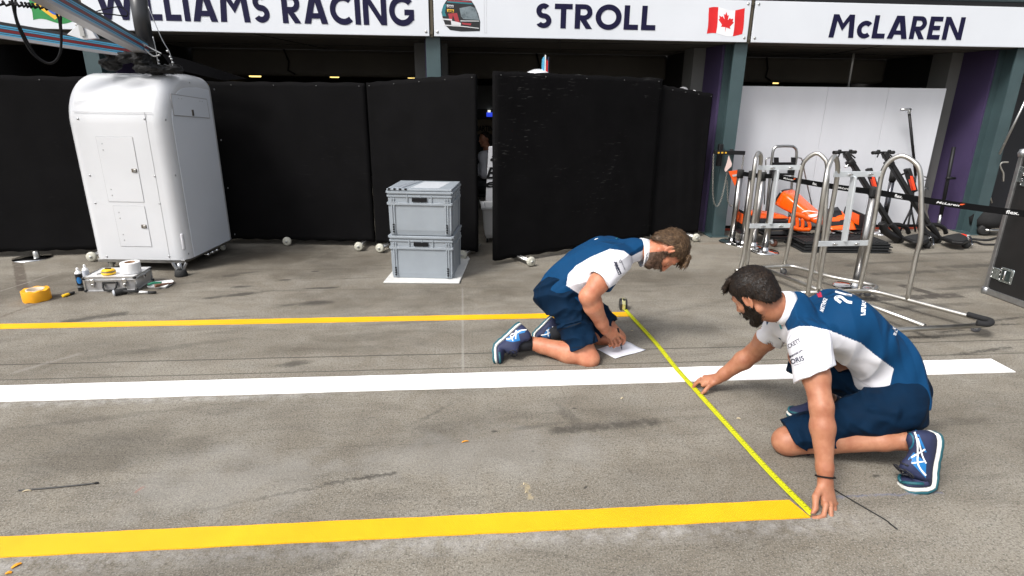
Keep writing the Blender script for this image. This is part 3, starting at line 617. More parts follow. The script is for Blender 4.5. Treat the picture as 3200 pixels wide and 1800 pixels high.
def face_data(me):
    n = len(me.polygons); c = np.zeros(n * 3, np.float32); me.polygons.foreach_get('center', c); nn = np.zeros(n * 3, np.float32); me.polygons.foreach_get('normal', nn); return c.reshape(-1, 3), nn.reshape(-1, 3)
def set_mat(me, idx): me.polygons.foreach_set('material_index', np.asarray(idx, np.int32)); me.update()
def projn(C):
    q = (C - np.array(CAM)) @ np.array(RC); return np.stack([1600 + FOC * q[:, 0] / -q[:, 2], 900 - FOC * q[:, 1] / -q[:, 2]], 1)
def in_poly(pt, poly):
    x, y = pt[:, 0], pt[:, 1]; r = np.zeros(len(pt), bool); m = len(poly)
    for i in range(m):
        (x0, y0), (x1, y1) = poly[i], poly[(i + 1) % m]; c = (y0 > y) != (y1 > y); r ^= c & (x < (x1 - x0) * (y - y0) / ((y1 - y0) if y1 != y0 else 1e-9) + x0)
    return r
def split_mesh(me, mask, name, mat=None):
    """new mesh of the masked faces"""
    bm = bmesh.new(); bm.from_mesh(me); bm.faces.ensure_lookup_table(); bmesh.ops.delete(bm, geom=[f_ for f_ in bm.faces if not mask[f_.index]], context='FACES'); m2 = bpy.data.meshes.new(name); bm.to_mesh(m2); bm.free(); return m2
def bvh_of(me, mw=None):
    v = [x.co.copy() for x in me.vertices]; return BVHTree.FromPolygons(v, [tuple(p.vertices) for p in me.polygons])
def stick(bvh, px, py, lift=.0015):
    """point where the sight line through a photo pixel meets the surface, lifted along its normal"""
    h = bvh.ray_cast(CAM, ray(px, py).normalized())
    if h[0] is None: return None
    n = h[1]; n = n if n.dot(CAM - h[0]) > 0 else -n; return h[0] + n * lift
def decal_text(parent, bvh, txt, a, b, hpx, mat, name='lettering', bold=.012, shear=0., flip=1):
    """lettering printed on cloth: baseline from photo point a to b, capitals hpx photo pixels tall"""
    dx, dy = b[0] - a[0], b[1] - a[1]; L = math.hypot(dx, dy); nx, ny = dy / L * flip, -dx / L * flip
    mb = MB(); text_on(mb, txt, lambda u, v: stick(bvh, a[0] + dx * u + nx * v, a[1] + dy * u + ny * v), 1.0, hpx, bold, shear)
    return mb.build(name, mat, parent, recalc=False)
def decal_poly(parent, bvh, polys, mat, name='print', lift=.0015, sub=5, offs=None):
    """filled strips: each polygon is a list of photo points (quads are subdivided to follow the cloth)"""
    mb = MB()
    for p in polys:
        if len(p) == 4:
            g = [[stick(bvh, *[((p[0][q] * (1 - u) + p[1][q] * u) * (1 - v) + (p[3][q] * (1 - u) + p[2][q] * u) * v) for q in (0, 1)], lift) for v in [k / sub for k in range(sub + 1)]] for u in [k / sub for k in range(sub + 1)]]
            for i in range(sub):
                for k in range(sub):
                    q = (g[i][k], g[i + 1][k], g[i + 1][k + 1], g[i][k + 1])
                    if all(x is not None for x in q): mb.f([mb.v(x) for x in q])
        else:
            q = [stick(bvh, *x, lift) for x in p]
            if all(x is not None for x in q): mb.poly(q)
    return mb.build(name, mat, parent, recalc=False)
def decal_stroke(parent, bvh, lines, mat, name='print', lift=.0015):
    """ribbons given as (points, width in photo pixels)"""
    mb = MB()
    for li, (pts, w_) in enumerate(lines):
        pts = [V((x, y, 0)) for x, y in pts]; pts = bez(pts, 5) if len(pts) > 2 else [pts[0].lerp(pts[1], k / 6) for k in range(7)]; L_, R_ = [], []
        for i, p in enumerate(pts):
            d = (pts[min(i + 1, len(pts) - 1)] - pts[max(0, i - 1)]).normalized(); n = V((-d.y, d.x, 0)) * w_ / 2; L_.append(stick(bvh, p.x + n.x, p.y + n.y, lift + .0003 * li)); R_.append(stick(bvh, p.x - n.x, p.y - n.y, lift + .0003 * li))
        for i in range(len(pts) - 1):
            q = (L_[i], L_[i + 1], R_[i + 1], R_[i])
            if all(x is not None for x in q) and (q[0] - q[1]).length < .06: mb.f([mb.v(x) for x in q])
    return mb.build(name, mat, parent, recalc=False)
# ---- head in its own frame: x to the face, y to the left ear, z to the crown
def basis(fwd, up):
    x = V(fwd).normalized(); y = V(up).cross(x).normalized(); z = x.cross(y); return np.array([x, y, z]).T
def add_head(S, C, R, s=1.0):
    w_ = lambda *p: np.array(C) + R @ (np.array(p, float) * s)
    e = lambda p, r, k=.02, mode='u': S.ell(w_(*p), np.array(r) * s, R, k * s, mode)
    c = lambda p, q, ra, rb, k=.012, mode='u': S.cap(w_(*p), w_(*q), ra * s, rb * s, k * s, mode)
    e((-.012, 0, .038), (.096, .076, .086)); e((.020, 0, -.02), (.070, .064, .088), .03); c((-.01, .046, -.055), (.062, .014, -.108), .020, .017, .02); c((-.01, -.046, -.055), (.062, -.014, -.108), .020, .017, .02); e((.072, 0, -.108), (.020, .024, .017), .015)
    c((.070, .034, .024), (.070, -.034, .024), .017, .017, .015)                      # brow
    c((.058, .045, -.022), (.070, .026, -.035), .016, .014, .016); c((.058, -.045, -.022), (.070, -.026, -.035), .016, .014, .016)   # cheekbones
    for y in (1, -1): e((.089, y * .031, .003), (.018, .016, .011), .010, 's')
    for y in (1, -1): e((.074, y * .031, .001), (.0135, .0145, .0125), .003)           # lids over the eyes
    c((.086, 0, .016), (.112, 0, -.030), .008, .0115, .010); e((.108, 0, -.033), (.012, .012, .010), .006)
    for y in (1, -1): e((.098, y * .012, -.036), (.011, .0075, .008), .006)
    for y in (1, -1): e((.104, y * .0065, -.0445), (.005, .0035, .004), .003, 's')
    e((.079, 0, -.062), (.020, .026, .017), .012); c((.094, .014, -.066), (.094, -.014, -.066), .0055, .0055, .005); c((.091, .012, -.076), (.091, -.012, -.076), .0065, .0065, .005); c((.101, .018, -.0712), (.101, -.018, -.0712), .0028, .0028, .003, 's')
    for y in (1, -1):
        e((-.008, y * .079, .000), (.021, .0075, .034), .008); e((-.006, y * .088, .003), (.012, .007, .021), .005, 's'); e((-.006, y * .081, -.028), (.010, .006, .010), .006); c((.004, y * .084, .02), (.006, y * .084, -.012), .004, .003, .004)
    return w_
def add_hand(S, W, xd, zd, side, fing, thumb, s=1.0):
    """W wrist; xd toward the knuckles; zd back of the hand; side +1 puts the thumb at +y. fing: per finger (curl1,curl2,curl3,spread) in degrees or a list of world points."""
    x = np.array(V(xd).normalized()); z = np.array(zd, float); z = z - x * (z @ x); z /= np.linalg.norm(z); y = np.cross(z, x) * side
    T = lambda a, b, c: np.array(W) + (x * a + y * b + z * c) * s
    mcp = [(.090, .027, .002), (.093, .007, .005), (.088, -.013, .003), (.079, -.031, -.002)]; ln = [(.045, .026, .021), (.049, .030, .022), (.045, .028, .022), (.035, .021, .019)]; rd = (.0098, .0098, .0092, .0082); tips = []
    for m in mcp: S.cap(T(.0, m[1] * .45, 0), T(*m), .0165 * s, .0125 * s, .014 * s)
    S.cap(T(.045, .018, -.006), T(.055, -.018, -.006), .014 * s, .013 * s, .012 * s)
    for i in range(4):
        f_ = fing[i]
        if isinstance(f_[0], (tuple, list, Vector, np.ndarray)): pts = [np.array(q, float) for q in f_]
        else:
            p = T(*mcp[i]); sp = math.radians(f_[3]); a = 0; pts = [p]
            for L, cu in zip(ln[i], f_[:3]):
                a += math.radians(cu); d = x * math.cos(a) * math.cos(sp) + y * math.sin(sp) - z * math.sin(a); p = p + d / np.linalg.norm(d) * L * s; pts.append(p)
        r = rd[i] * s; S.cap(T(*mcp[i]), pts[0], r * 1.25, r * 1.15, .006 * s); S.chain(pts, [r * 1.12, r * 1.0, r * .92, r * .78][:len(pts)], .0035 * s); tips.append(pts)
    th = [np.array(q, float) for q in thumb] if isinstance(thumb[0], (Vector, np.ndarray)) else [T(*q) for q in thumb]
    S.cap(T(.012, .012, -.006), th[0], .0165 * s, .0135 * s, .012 * s); S.chain(th, [.0132 * s, .0112 * s, .0085 * s][:len(th)] if len(th) == 3 else [.0132 * s, .0112 * s], .005 * s)
    return T, tips, th
# ================================================================== WHITE EQUIPMENT CABINET WITH GANTRY ARMS
GELW = M('glossy white fibreglass', (.56, .57, .59), .2, 0, .03, 2.5, coat=.4); GELS = M('satin white side plate', (.60, .63, .68), .45, 0, .03, 2., .12, 420.); RUB = M('black rubber', (.012, .012, .012), .75, 0, .2, 12.)
A = G(294, 817, .1); B = G(530, 818, .1); e1 = (B - A); e1.z = 0; e1.normalize(); e1 = Matrix.Rotation(-.04, 3, 'Z') @ e1; e2 = V((-e1.y, e1.x, 0)); CW, CD = .91, .97
def cp(u, v, z): return V((A.x, A.y, 0)) + e1 * u + e2 * v + V((0, 0, z))
crt = thing('equipment_cabinet', 'tall glossy white cabinet on castors with striped beams and a black mast on top', 'cabinet', tuple(cp(CW / 2, CD / 2, 0)))
prof = [(0, .125), (0, .5), (0, 1.0), (0, 1.38)] + [(.43 - .43 * math.cos(a), 1.38 + .44 * math.sin(a)) for a in [math.pi / 2 * i / 12 for i in range(1, 13)]] + [(.62, 1.826), (.76, 1.815)] + [(.83 + .14 * math.sin(a), 1.668 + .14 * math.cos(a)) for a in [math.pi / 2 * i / 6 for i in range(7)]] + [(CD, 1.2), (CD, .6), (CD, .125)]
def inset(pr, r):
    out = []; n = len(pr)
    for i, (v, z) in enumerate(pr):
        a = pr[i - 1] if i else (pr[0][0], pr[0][1] - .1); b = pr[i + 1] if i < n - 1 else (pr[-1][0], pr[-1][1] - .1)
        tx, tz = b[0] - a[0], b[1] - a[1]; L = math.hypot(tx, tz); nx, nz = tz / L, -tx / L
        out.append((v + nx * r, max(.125, z + nz * r) if 0 < i < n - 1 else .125))
    return out
RR = .11; mb = MB(); mb.sm = True; rings = []
for k in range(9):
    a = math.pi / 2 * k / 8; rings.append([cp(RR - RR * math.sin(math.pi / 2 - a) if False else RR - RR * math.cos(math.pi / 2 - a), 0, 0) * 0 + cp(RR * (1 - math.sin(a)), v, z) for v, z in inset(prof, RR * (1 - math.cos(a)))])
rings = rings[::-1]
for k in range(9):
    a = math.pi / 2 * k / 8; rings.append([cp(CW - RR + RR * math.sin(a), v, z) for v, z in inset(prof, RR * (1 - math.cos(a)))])
mb.loft(rings, caps=False); mb.sm = False; mb.poly(rings[0]); mb.poly(rings[-1]); so_ = mb.build('shell', GELW, crt); so_.data.set_sharp_from_angle(angle=math.radians(28))
ip = inset(prof, RR + .012); mb = MB(); mb.prism([cp(CW - .002, v, z) for v, z in ip], e1 * .006); mb.build('side_panel', GELS, crt, bevel=.002)
def plate(name, cs, off, m, parent, bev=.003, label=None): mb = MB(); mb.prism(cs, off); return mb.build(name, m, parent, bevel=bev, label=label)
# front face doors: local (u,z) rectangles
LATCH = M('dull latch metal', (.16, .14, .12), .4, .7)
def fdoor(u0, u1, z0_, z1_, lu, lz):
    d = plate('door', [cp(u, -.004, z) for u, z in ((u0, z0_), (u1, z0_), (u1, z1_), (u0, z1_))], -e2 * -.010, GELW, crt, .004)
    mb = MB()
    for (a, b_) in (((u0, z0_), (u1, z0_)), ((u1, z0_), (u1, z1_)), ((u1, z1_), (u0, z1_)), ((u0, z1_), (u0, z0_))): mb.bar(cp(a[0], -.0015, a[1]), cp(b_[0], -.0015, b_[1]), .006, .002, e2)
    mb.build('door_gap', M('grey seam', (.30, .30, .31), .7), d)
    mb = MB(); mb.box(cp(lu, -.006, lz), (.048, .010, .034), rz=math.atan2(e1.y, e1.x), bev=.003); mb.build('latch', LATCH, d)
    mb = MB(); mb.box(cp(lu + .008, -.012, lz), (.024, .006, .024), rz=math.atan2(e1.y, e1.x), bev=.002); mb.build('latch', STEEL, d)
    mb = MB()
    for z in (z0_ + .06, z0_ + .115, z1_ - .06, z1_ - .115): mb.lathe(cp(u0 + .045, -.004, z), [(.006, 0), (.006, .002), (0, .003)], 8, -e2)
    mb.build('rivet', GALV, d)
def fuz(px, py):   # (u,z) of a photo point on the cabinet's front face
    r = ray(px, py); n = e2; t_ = (A - CAM).dot(n) / r.dot(n); q = CAM + r * t_ - A; return q.dot(e1), q.z + .1
def fz(x, y): return fuz(150 + x / 2.012, 180 + y / 2.012)
a0, a1 = fz(385, 905), fz(530, 500); la = fz(545, 710); fdoor(.5 * (fz(300, 500)[0] + a0[0]), .5 * (fz(605, 905)[0] + a1[0]), a0[1], a1[1], *la)
a0, a1 = fz(460, 1185), fz(610, 935); la = fz(606, 1061); fdoor(.5 * (fz(410, 935)[0] + a0[0]), .5 * (fz(650, 1185)[0] + a1[0]), a0[1], a1[1], *la)
mb = MB(); us = [fz(187, 385), fz(263, 741), fz(298, 915), fz(371, 1251), fz(607, 385), fz(672, 746), fz(702, 918), fz(762, 1250)]
for u, z in us: mb.lathe(cp(u, 0, z), [(.010, 0), (.009, .003), (0, .004)], 10, -e2)
mb.build('screw', GALV, crt)
SEAM = MATS['grey seam']; uS = .5 * (fz(620, 400)[0] + fz(765, 1275)[0]); mb = MB(); zS = fz(400, 343)[1]; mb.bar(cp(uS, -.0005, .13), cp(uS, -.0005, zS), .004, .002, e2); mb.bar(cp(.10, -.0005, zS), cp(CW - .1, -.0005, zS), .002, .004, e2); mb.build('panel_seam', SEAM, crt)
def suz(px, py):   # (v,z) on right side face
    r = ray(px, py); o_ = cp(CW + .004, 0, 0); t_ = (o_ - CAM).dot(e1) / r.dot(e1); q = CAM + r * t_ - o_; return q.dot(e2), q.z
def sz(x, y): return suz(150 + x / 2.012, 180 + y / 2.012)
c4 = [sz(768, 228), sz(995, 262), sz(1015, 380), sz(790, 362)]
d = plate('door', [cp(CW + .004, v, z) for v, z in c4], e1 * .005, GELS, crt, .003)
mb = MB()
for i in range(4): q0, q1 = c4[i], c4[(i + 1) % 4]; mb.bar(cp(CW + .006, *q0), cp(CW + .006, *q1), .008, .008, e1)
mb.build('door_gap', SEAM, d); q = sz(907, 347); mb = MB(); mb.box(cp(CW + .010, *q), (.008, .03, .055), rz=math.atan2(e1.y, e1.x), bev=.002); mb.build('latch', LATCH, d)
mb = MB()
for x, y in ((740, 392), (801, 741), (890, 156), (1046, 200), (1089, 519), (1132, 820), (1175, 1111), (884, 1233)): mb.lathe(cp(CW + .003, *sz(x, y)), [(.010, 0), (.009, .003), (0, .004)], 10, e1)
for x, y in ((818, 257), (836, 259), (952, 274), (966, 276)): mb.lathe(cp(CW + .009, *sz(x, y)), [(.005, 0), (.004, .002), (0, .003)], 8, e1)
mb.build('screw', GALV, crt)
mb = MB(); mb.box(cp(CW - .045, .045, .30) + (e1 - e2) * .010, (.03, .03, .16), rz=math.atan2(e1.y, e1.x) + .785, bev=.012); mb.build('recessed_grip', M('shaded white grip', (.5, .5, .52), .4), crt)
mb = MB(); mb.box(cp(CW / 2, CD / 2, .108), (CW - .06, CD - .02, .034), rz=math.atan2(e1.y, e1.x)); mb.build('base_frame', STEEL, crt, bevel=.004)
def castor(c, r, wd, yaw, parent, wm_=None, fork=STEEL, name='castor'):
    c = V(c); ax = V((math.cos(yaw), math.sin(yaw), 0)); rad = V((-ax.y, ax.x, 0)); mb = MB(); mb.cyl(c + V((0, 0, r)) + rad * r * .6, c + V((0, 0, r * 2.1)) + rad * r * .6, r * .42, n=12)
    for s in (-1, 1): mb.bar(c + ax * s * wd * .75 + V((0, 0, r)), c + ax * s * wd * .75 + V((0, 0, r * 1.9)) + rad * r * .5, r * .9, wd * .2, ax)
    f = mb.build(name, fork, parent); w_ = c + V((0, 0, r)); mb = MB(); mb.lathe(w_ - ax * wd * .5, [(0, 0), (r * .55, 0), (r * .95, .1 * wd), (r, .3 * wd), (r, .7 * wd), (r * .95, .9 * wd), (r * .55, wd), (0, wd)], 20, ax); mb.build('wheel', wm_ or RUB, f)
    mb = MB(); mb.cyl(w_ - ax * wd * .85, w_ + ax * wd * .85, r * .22, n=10); mb.build('axle', GALV, f); return f
castor(cp(CW - .1, .88, 0), .052, .035, math.atan2(e1.y, e1.x), crt, WHEEL); castor(cp(.1, .88, 0), .052, .035, .1, crt, WHEEL); castor(cp(.08, .12, 0), .05, .035, .4, crt, WHEEL)
fo = G(567, 862); mb = MB(); mb.cyl(fo + V((0, 0, .055)), fo + V((0, 0, .125)), .02); mb.bar(fo + V((-.03, 0, .06)), fo + V((-.075, .03, .12)), .02, .02); mb.bar(fo + V((.025, 0, .06)), fo + V((.05, .03, .12)), .018, .018); j = mb.build('levelling_jack', GALV, crt)
mb = MB(); mb.lathe(fo, [(0, 0), (.055, 0), (.058, .01), (.05, .055), (.04, .062), (0, .062)], 20); mb.build('rubber_foot', RUB, j)
mb = MB()
for k in range(3): mb.lathe(cp(CW - .06, .48 + k * .09, .06), [(0, -.03), (.022, -.03), (.026, 0), (.022, .03), (0, .03)], 12, e2)
mb.build('hose_coupling', CHROME, crt)
# gantry arms
CY_ = M('arm stripe light blue', (.09, .38, .60), .4); RD_ = M('arm stripe dark red', (.19, .018, .022), .4); NV_ = M('arm stripe navy', (.012, .018, .05), .4); PL_ = M('arm pale grey', (.34, .34, .36), .35); DG_ = M('arm dark grey', (.03, .03, .034), .5)
def arm(a, b, h0, h1, wd):
    a, b = V(a), V(b); mb = MB(); bands = [(0, .20, 4), (.20, .29, 0), (.295, .325, 2), (.33, .40, 0), (.405, .43, 2), (.435, .60, 1), (.605, .63, 2), (.635, .70, 0), (.705, .735, 2), (.74, .81, 0), (.815, 1, 3)]
    d, sd, u = frame(b - a)
    for t0, t1, mi in bands:
        mb.mi = mi; rings = []
        for p, h in ((a, h0), (b, h1)):
            q0, q1 = p + u * (h / 2 - t0 * h), p + u * (h / 2 - t1 * h); rings.append([q0 + sd * wd / 2, q0 - sd * wd / 2, q1 - sd * wd / 2, q1 + sd * wd / 2])
        mb.loft(rings, smooth=False)
    return mb.build('gantry_arm', [CY_, RD_, NV_, PL_, DG_], crt)
ap = P(438, 158, 6.0); arm(ap + V((.03, 0, -.02)), P(-420, 28, 5.15), .115, .135, .09); arm(ap + V((.02, .02, .02)), P(150, -6, 4.5) + (P(150, -6, 4.5) - ap) * .55, .115, .13, .09)
MAST = M('carbon mast', (.030, .031, .034), .35, 0, .3, 3., stretch=(1, 1, .1)); mb = MB(); q0, q1 = P(458, 160, 6.1), P(424, -60, 6.1); mb.cyl(q0, q1, .068, .074, 20); mb.build('mast', MAST, crt)
CLOTH = M('crumpled black cloth', (.004, .004, .0045), .85, 0, .2, 9., .3, 60.)
def cable(pts, r, name='cable', m=BLACK): mb = MB(); mb.tube(bez(pts, 10), r, 7); return mb.build(name, m, crt)
cable([P(36, -10, 5.1), P(45, 40, 5.1), P(62, 95, 5.1), P(100, 165, 5.15), P(150, 198, 5.2), P(182, 180, 5.2), P(192, 130, 5.2), P(190, 60, 5.2), P(195, -10, 5.2)], .009)
cable([P(48, -10, 5.15), P(50, 50, 5.15), P(75, 110, 5.15), P(115, 175, 5.2), P(160, 197, 5.2), P(190, 160, 5.2), P(186, 70, 5.2), P(178, 40, 5.2), P(195, -8, 5.2)], .008)
cable([P(285, 41, 5.2), P(330, 28, 5.2), P(375, 22, 5.3), P(398, 38, 5.3), P(396, 52, 5.3)], .004); cable([P(285, 38, 5.2), P(340, 44, 5.2), P(396, 51, 5.3)], .005)
mb = MB(); L_ = bez([P(-40, 9, 5.0), P(60, 14, 5.05), P(120, 20, 5.1), P(215, 34, 5.2)], 14); L2 = [p + V((0, 0, .016 * math.sin(i * 2.1))) + V((0, .016 * math.cos(i * 2.1), 0)) for i, p in enumerate(L_)]; mb.tube(L2, .010, 6); mb.build('air_hose', BLACK, crt)
cable([P(463, 20, 5.9), P(505, 120, 5.9), P(530, 165, 5.9), P(541, 212, 5.9)], .0035, 'stay_wire', GALV); cable([P(441, 133, 5.9), P(470, 150, 5.9), P(505, 168, 5.9)], .006, 'stay_wire', GALV); cable([P(478, 115, 5.9), P(488, 160, 5.9), P(495, 208, 5.9)], .0045, 'stay_wire', GALV); cable([P(450, 152, 5.9), P(478, 175, 5.9), P(500, 172, 5.9)], .008, 'stay_wire', GALV)
mb = MB()
for px, py in ((495, 190), (497, 200), (524, 160), (532, 178), (540, 196), (536, 185), (444, 138), (451, 142)): mb.lathe(P(px, py, 5.9), [(0, -.012), (.010, -.008), (.012, 0), (.010, .008), (0, .012)], 8)
mb.build('shackle', GALV, crt)
mb = MB(); mb.prism([P(208, 108, 5.6), P(250, 70, 5.6), P(275, 78, 5.6), P(302, 120, 5.6), P(262, 124, 5.6)], (0, .05, 0)); br = mb.build('bracket', GELW, crt, bevel=.004); mb = MB(); mb.prism([P(243, 76, 5.585), P(256, 78, 5.585), P(265, 112, 5.585), P(252, 114, 5.585)], (0, .01, 0)); mb.build('bracket_strap', STEEL, br)
mb = MB(); mb.prism([P(505, 168, 6.6), P(575, 184, 6.6), P(770, 246, 6.6), P(700, 252, 6.6), P(540, 215, 6.6)], (0, .02, 0)); mb.build('rear_boom', M('sooty black', (.0025, .0025, .003), .9, spec=.05), crt)
S = Sdf(.009); rs = np.random.RandomState(3)
for k in range(17):
    u = k / 16; c = np.array(P(335 + 205 * u, 205 - 30 * math.sin(math.pi * min(1, u * 1.6)) * (u < .62) + (12 if u > .62 else 0), 5.95)) + rs.randn(3) * (.02, .03, .008); S.ell(c, (.055 + .03 * rs.rand(), .07, .028 + .02 * rs.rand() * (u < .7)), None, .02)
for k in range(6): c = np.array(P(345 + 22 * k, 172 + 6 * (k % 2), 5.95)); S.ell(c, (.05, .05, .03), None, .02)
S.post = lambda D, Pn: D + .010 * np.sin(Pn[..., 0] * 60 + 3 * np.sin(Pn[..., 2] * 70)) * np.sin(Pn[..., 1] * 45 + 2 * np.sin(Pn[..., 0] * 40))
link_mesh('cloth_cover', S.mesh('cloth_cover'), CLOTH, crt)
# ================================================================== GREY CRATES
CRG = M('grey crate plastic', (.255, .285, .315), .5, 0, .07, 5., .10, 260.); CRS = M('grey crate plastic scuffed', (.235, .265, .295), .55, 0, .15, 9.)
c0, c1_, c2_ = G(1224.5, 868, .02), G(1416, 873, .02), G(1454, 821, .02); u1 = (c1_ - c0); CWd = u1.length; u1.normalize(); u2 = V((-u1.y, u1.x, 0)); CDp = .54; CHh = .405; rzc = math.atan2(u1.y, u1.x)
def crate(base, label):
    def q(u, v, z): return base + u1 * u + u2 * v + V((0, 0, z))
    t = thing('storage_crate', label, 'crate', tuple(q(CWd / 2, CDp / 2, 0)), group='grey stacked crates'); ctr = lambda u, v, z: q(u, v, z)
    tp = .006; mb = MB()   # hollow box wall: outer loft + inner loft
    R = lambda i, z: [q(i, i, z), q(CWd - i, i, z), q(CWd - i, CDp - i, z), q(i, CDp - i, z)]
    mb.loft([R(tp + .008, .0), R(tp, .05), R(.003, CHh), R(.016, CHh), R(.03, .02)], smooth=False); mb.build('body', CRG, t, bevel=.006)
    mb = MB()
    for z, h, o in ((CHh - .012, .024, .006), (CHh - .045, .008, .004), (CHh - .115, .012, .008)):
        for s in range(4):
            a = [(0, 0), (CWd, 0), (CWd, CDp), (0, CDp)]; p0, p1 = a[s], a[(s + 1) % 4]
            dx, dy = (p1[0] - p0[0]), (p1[1] - p0[1]); l = math.hypot(dx, dy); nx, ny = dy / l, -dx / l; k = .004 if s % 2 else 0
            mb.bar(q(p0[0] + nx * o * .2 - dx / l * k, p0[1] + ny * o * .2 - dy / l * k, z + .0013 * s), q(p1[0] + nx * o * .2 + dx / l * k, p1[1] + ny * o * .2 + dy / l * k, z + .0013 * s), h, .014 + o)
    mb.build('rim', CRG, t, bevel=.002)
    mb = MB()
    for x in (.035, .055, CWd - .055, CWd - .035): mb.bar(q(x, .002, .01), q(x, -.006, CHh - .06), .006, .014, u1)
    for y in (.05, .075, CDp - .075, CDp - .05): mb.bar(q(CWd - .002, y, .01), q(CWd + .006, y, CHh - .06), .014, .006, u1)
    for x in (.18, .30 * CWd / .58, CWd - .18): mb.bar(q(x, -.004, CHh - .11), q(x, -.006, CHh - .03), .006, .01, u1)
    for y in (.13, .27, .41): mb.bar(q(CWd + .005, y, CHh - .11), q(CWd + .007, y, CHh - .03), .01, .006, u1)
    # swept band under the rim
    for i in range(14):
        x0, x1 = CWd * (.03 + .94 * i / 14), CWd * (.03 + .94 * (i + 1) / 14); f_ = lambda x: CHh - .095 - .028 * math.sin(math.pi * x / CWd) ** 2
        mb.bar(q(x0, -.003, f_(x0)), q(x1, -.003, f_(x1)), .007, .008)
    mb.build('rib', CRG, t)
    mb = MB(); mb.box(q(CWd / 2, -.007, CHh - .075), (.135, .012, .036), rz=rzc, bev=.004); mb.build('handle_opening', BLACK, t)
    mb = MB()
    for x in (.045, CWd - .045):
        for k in range(4): mb.box(q(x, -.007, .035 + k * .022), (.014, .012, .011), rz=rzc)
    mb.build('latch_slot', BLACK, t); return t, q
t1, q1 = crate(V((c0.x, c0.y, .02)), 'lower grey plastic crate standing on the white board')
t2, q2 = crate(V((c0.x, c0.y, .02 + CHh + .004)), 'upper grey plastic crate with a lid and a paper sheet on top')
mb = MB(); mb.prism([q2(-.004, -.006, CHh + .002), q2(CWd + .004, -.006, CHh + .002), q2(CWd + .004, CDp, CHh + .002), q2(-.004, CDp, CHh + .002)], (0, 0, .02)); ld = mb.build('lid', CRG, t2, bevel=.005)
mb = MB(); mb.prism([q2(.06, .03, CHh + .022), q2(.13, .03, CHh + .022), q2(.22, CDp - .04, CHh + .022), q2(.15, CDp - .04, CHh + .022)], (0, 0, .006)); mb.build('clear_strip', M('clear grey plastic', (.33, .36, .40), .2), ld)
mb = MB()
for k in range(4): mb.box(q2(.02 + .05 * k, -.004, CHh + .018), (.02, .016, .014), rz=rzc)
mb.build('hinge', BLACK, ld)
mb = MB(); mb.prism([q2(.20, .06, CHh + .0225), q2(.46, .05, CHh + .0225), q2(.50, CDp - .09, CHh + .0225), q2(.25, CDp - .07, CHh + .0225)], (0, 0, .001)); tag(mb.build('paper_sheet', M('printed paper', (.45, .47, .50), .6, 0, .12, 30.)), 'pale paper sheet lying on the lid of the upper grey crate', 'paper')
bb = [G(*z5(97, 1422)), G(*z5(575, 1425)), G(*z5(640, 1272)), G(*z5(630, 1256)), G(*z5(160, 1345))]
mb = MB(); mb.prism([p + V((0, 0, .002)) for p in bb], (0, 0, .017)); tag(mb.build('board', M('white sheeted board', (.62, .62, .60), .5, 0, .12, 14.), bevel=.006), 'thin white board lying on the ground beneath the stacked grey crates', 'board')
# ================================================================== TOOL CASE AND TOOLS ON THE GROUND
ALU = M('ribbed aluminium sheet', (.52, .52, .53), .35, .75, .08, 14.); ALE = M('aluminium edging', (.60, .60, .60), .28, .9)
k0, k1, k2 = G(*z4(868, 1008)), G(*z4(1378, 995)), G(*z4(1567, 900)); v1 = k1 - k0; KW = v1.length; v1.normalize(); v2 = V((-v1.y, v1.x, 0)); KD = max(.3, min(.42, (k2 - k1).dot(v2))); KH = P(*z4(845, 862), k0.y).z; KH = max(.12, min(.2, KH)); rzk = math.atan2(v1.y, v1.x)
def kq(u, v, z): return k0 + v1 * u + v2 * v + V((0, 0, z))
case = thing('tool_case', 'silver aluminium tool case with a black handle, closed on the ground', 'tool case', tuple(kq(KW / 2, KD / 2, 0)))
mb = MB(); mb.box(kq(KW / 2, KD / 2, KH * .37 + .004), (KW - .006, KD - .006, KH * .72), rz=rzk); mb.build('body', ALU, case, bevel=.004)
mb = MB(); mb.box(kq(KW / 2, KD / 2, KH * .87), (KW - .006, KD - .006, KH * .24), rz=rzk); mb.build('lid', M('white case lid sheet', (.66, .66, .66), .4, .1, .08, 8.), case, bevel=.004)
mb = MB()
for z in (.006, KH * .735, KH * .765, KH - .003):
    for a, b_ in (((0, 0), (KW, 0)), ((KW, 0), (KW, KD)), ((KW, KD), (0, KD)), ((0, KD), (0, 0))): mb.bar(kq(*a, z), kq(*b_, z), .014, .010)
for a in ((0, 0), (KW, 0), (KW, KD), (0, KD)): mb.bar(kq(*a, .01), kq(*a, KH - .005), .012, .012, v1)
mb.build('edging', ALE, case)
mb = MB()
for a in ((0, 0), (KW, 0), (KW, KD), (0, KD)):
    for z in (.012, KH - .010): mb.box(kq(*a, z), (.026, .026, .022), rz=rzk, bev=.008)
mb.build('corner_cap', RUB, case)
mb = MB(); mb.tube([kq(KW * .37, -.006, KH * .60), kq(KW * .375, -.02, KH * .35), kq(KW * .40, -.028, KH * .18), kq(KW * .50, -.03, KH * .14), kq(KW * .60, -.028, KH * .18), kq(KW * .635, -.02, KH * .35), kq(KW * .64, -.006, KH * .60)], .009, 8); mb.bar(kq(KW * .36, -.006, KH * .62), kq(KW * .65, -.006, KH * .62), .014, .012); mb.build('handle', RUB, case)
for x in (.17, .80):
    mb = MB(); mb.box(kq(KW * x, -.009, KH * .70), (.034, .010, .05), rz=rzk, bev=.004); mb.box(kq(KW * x, -.012, KH * .45), (.022, .008, .03), rz=rzk, bev=.003); mb.build('clasp', CHROME, case)
mb = MB(); mb.box(kq(KW + .006, KD * .55, KH * .7), (.008, .04, .03), rz=rzk, bev=.003); mb.build('strap_ring', CHROME, case)
top = KH + .003
def onz(x, y, z): return G(*z4(x, y), z)
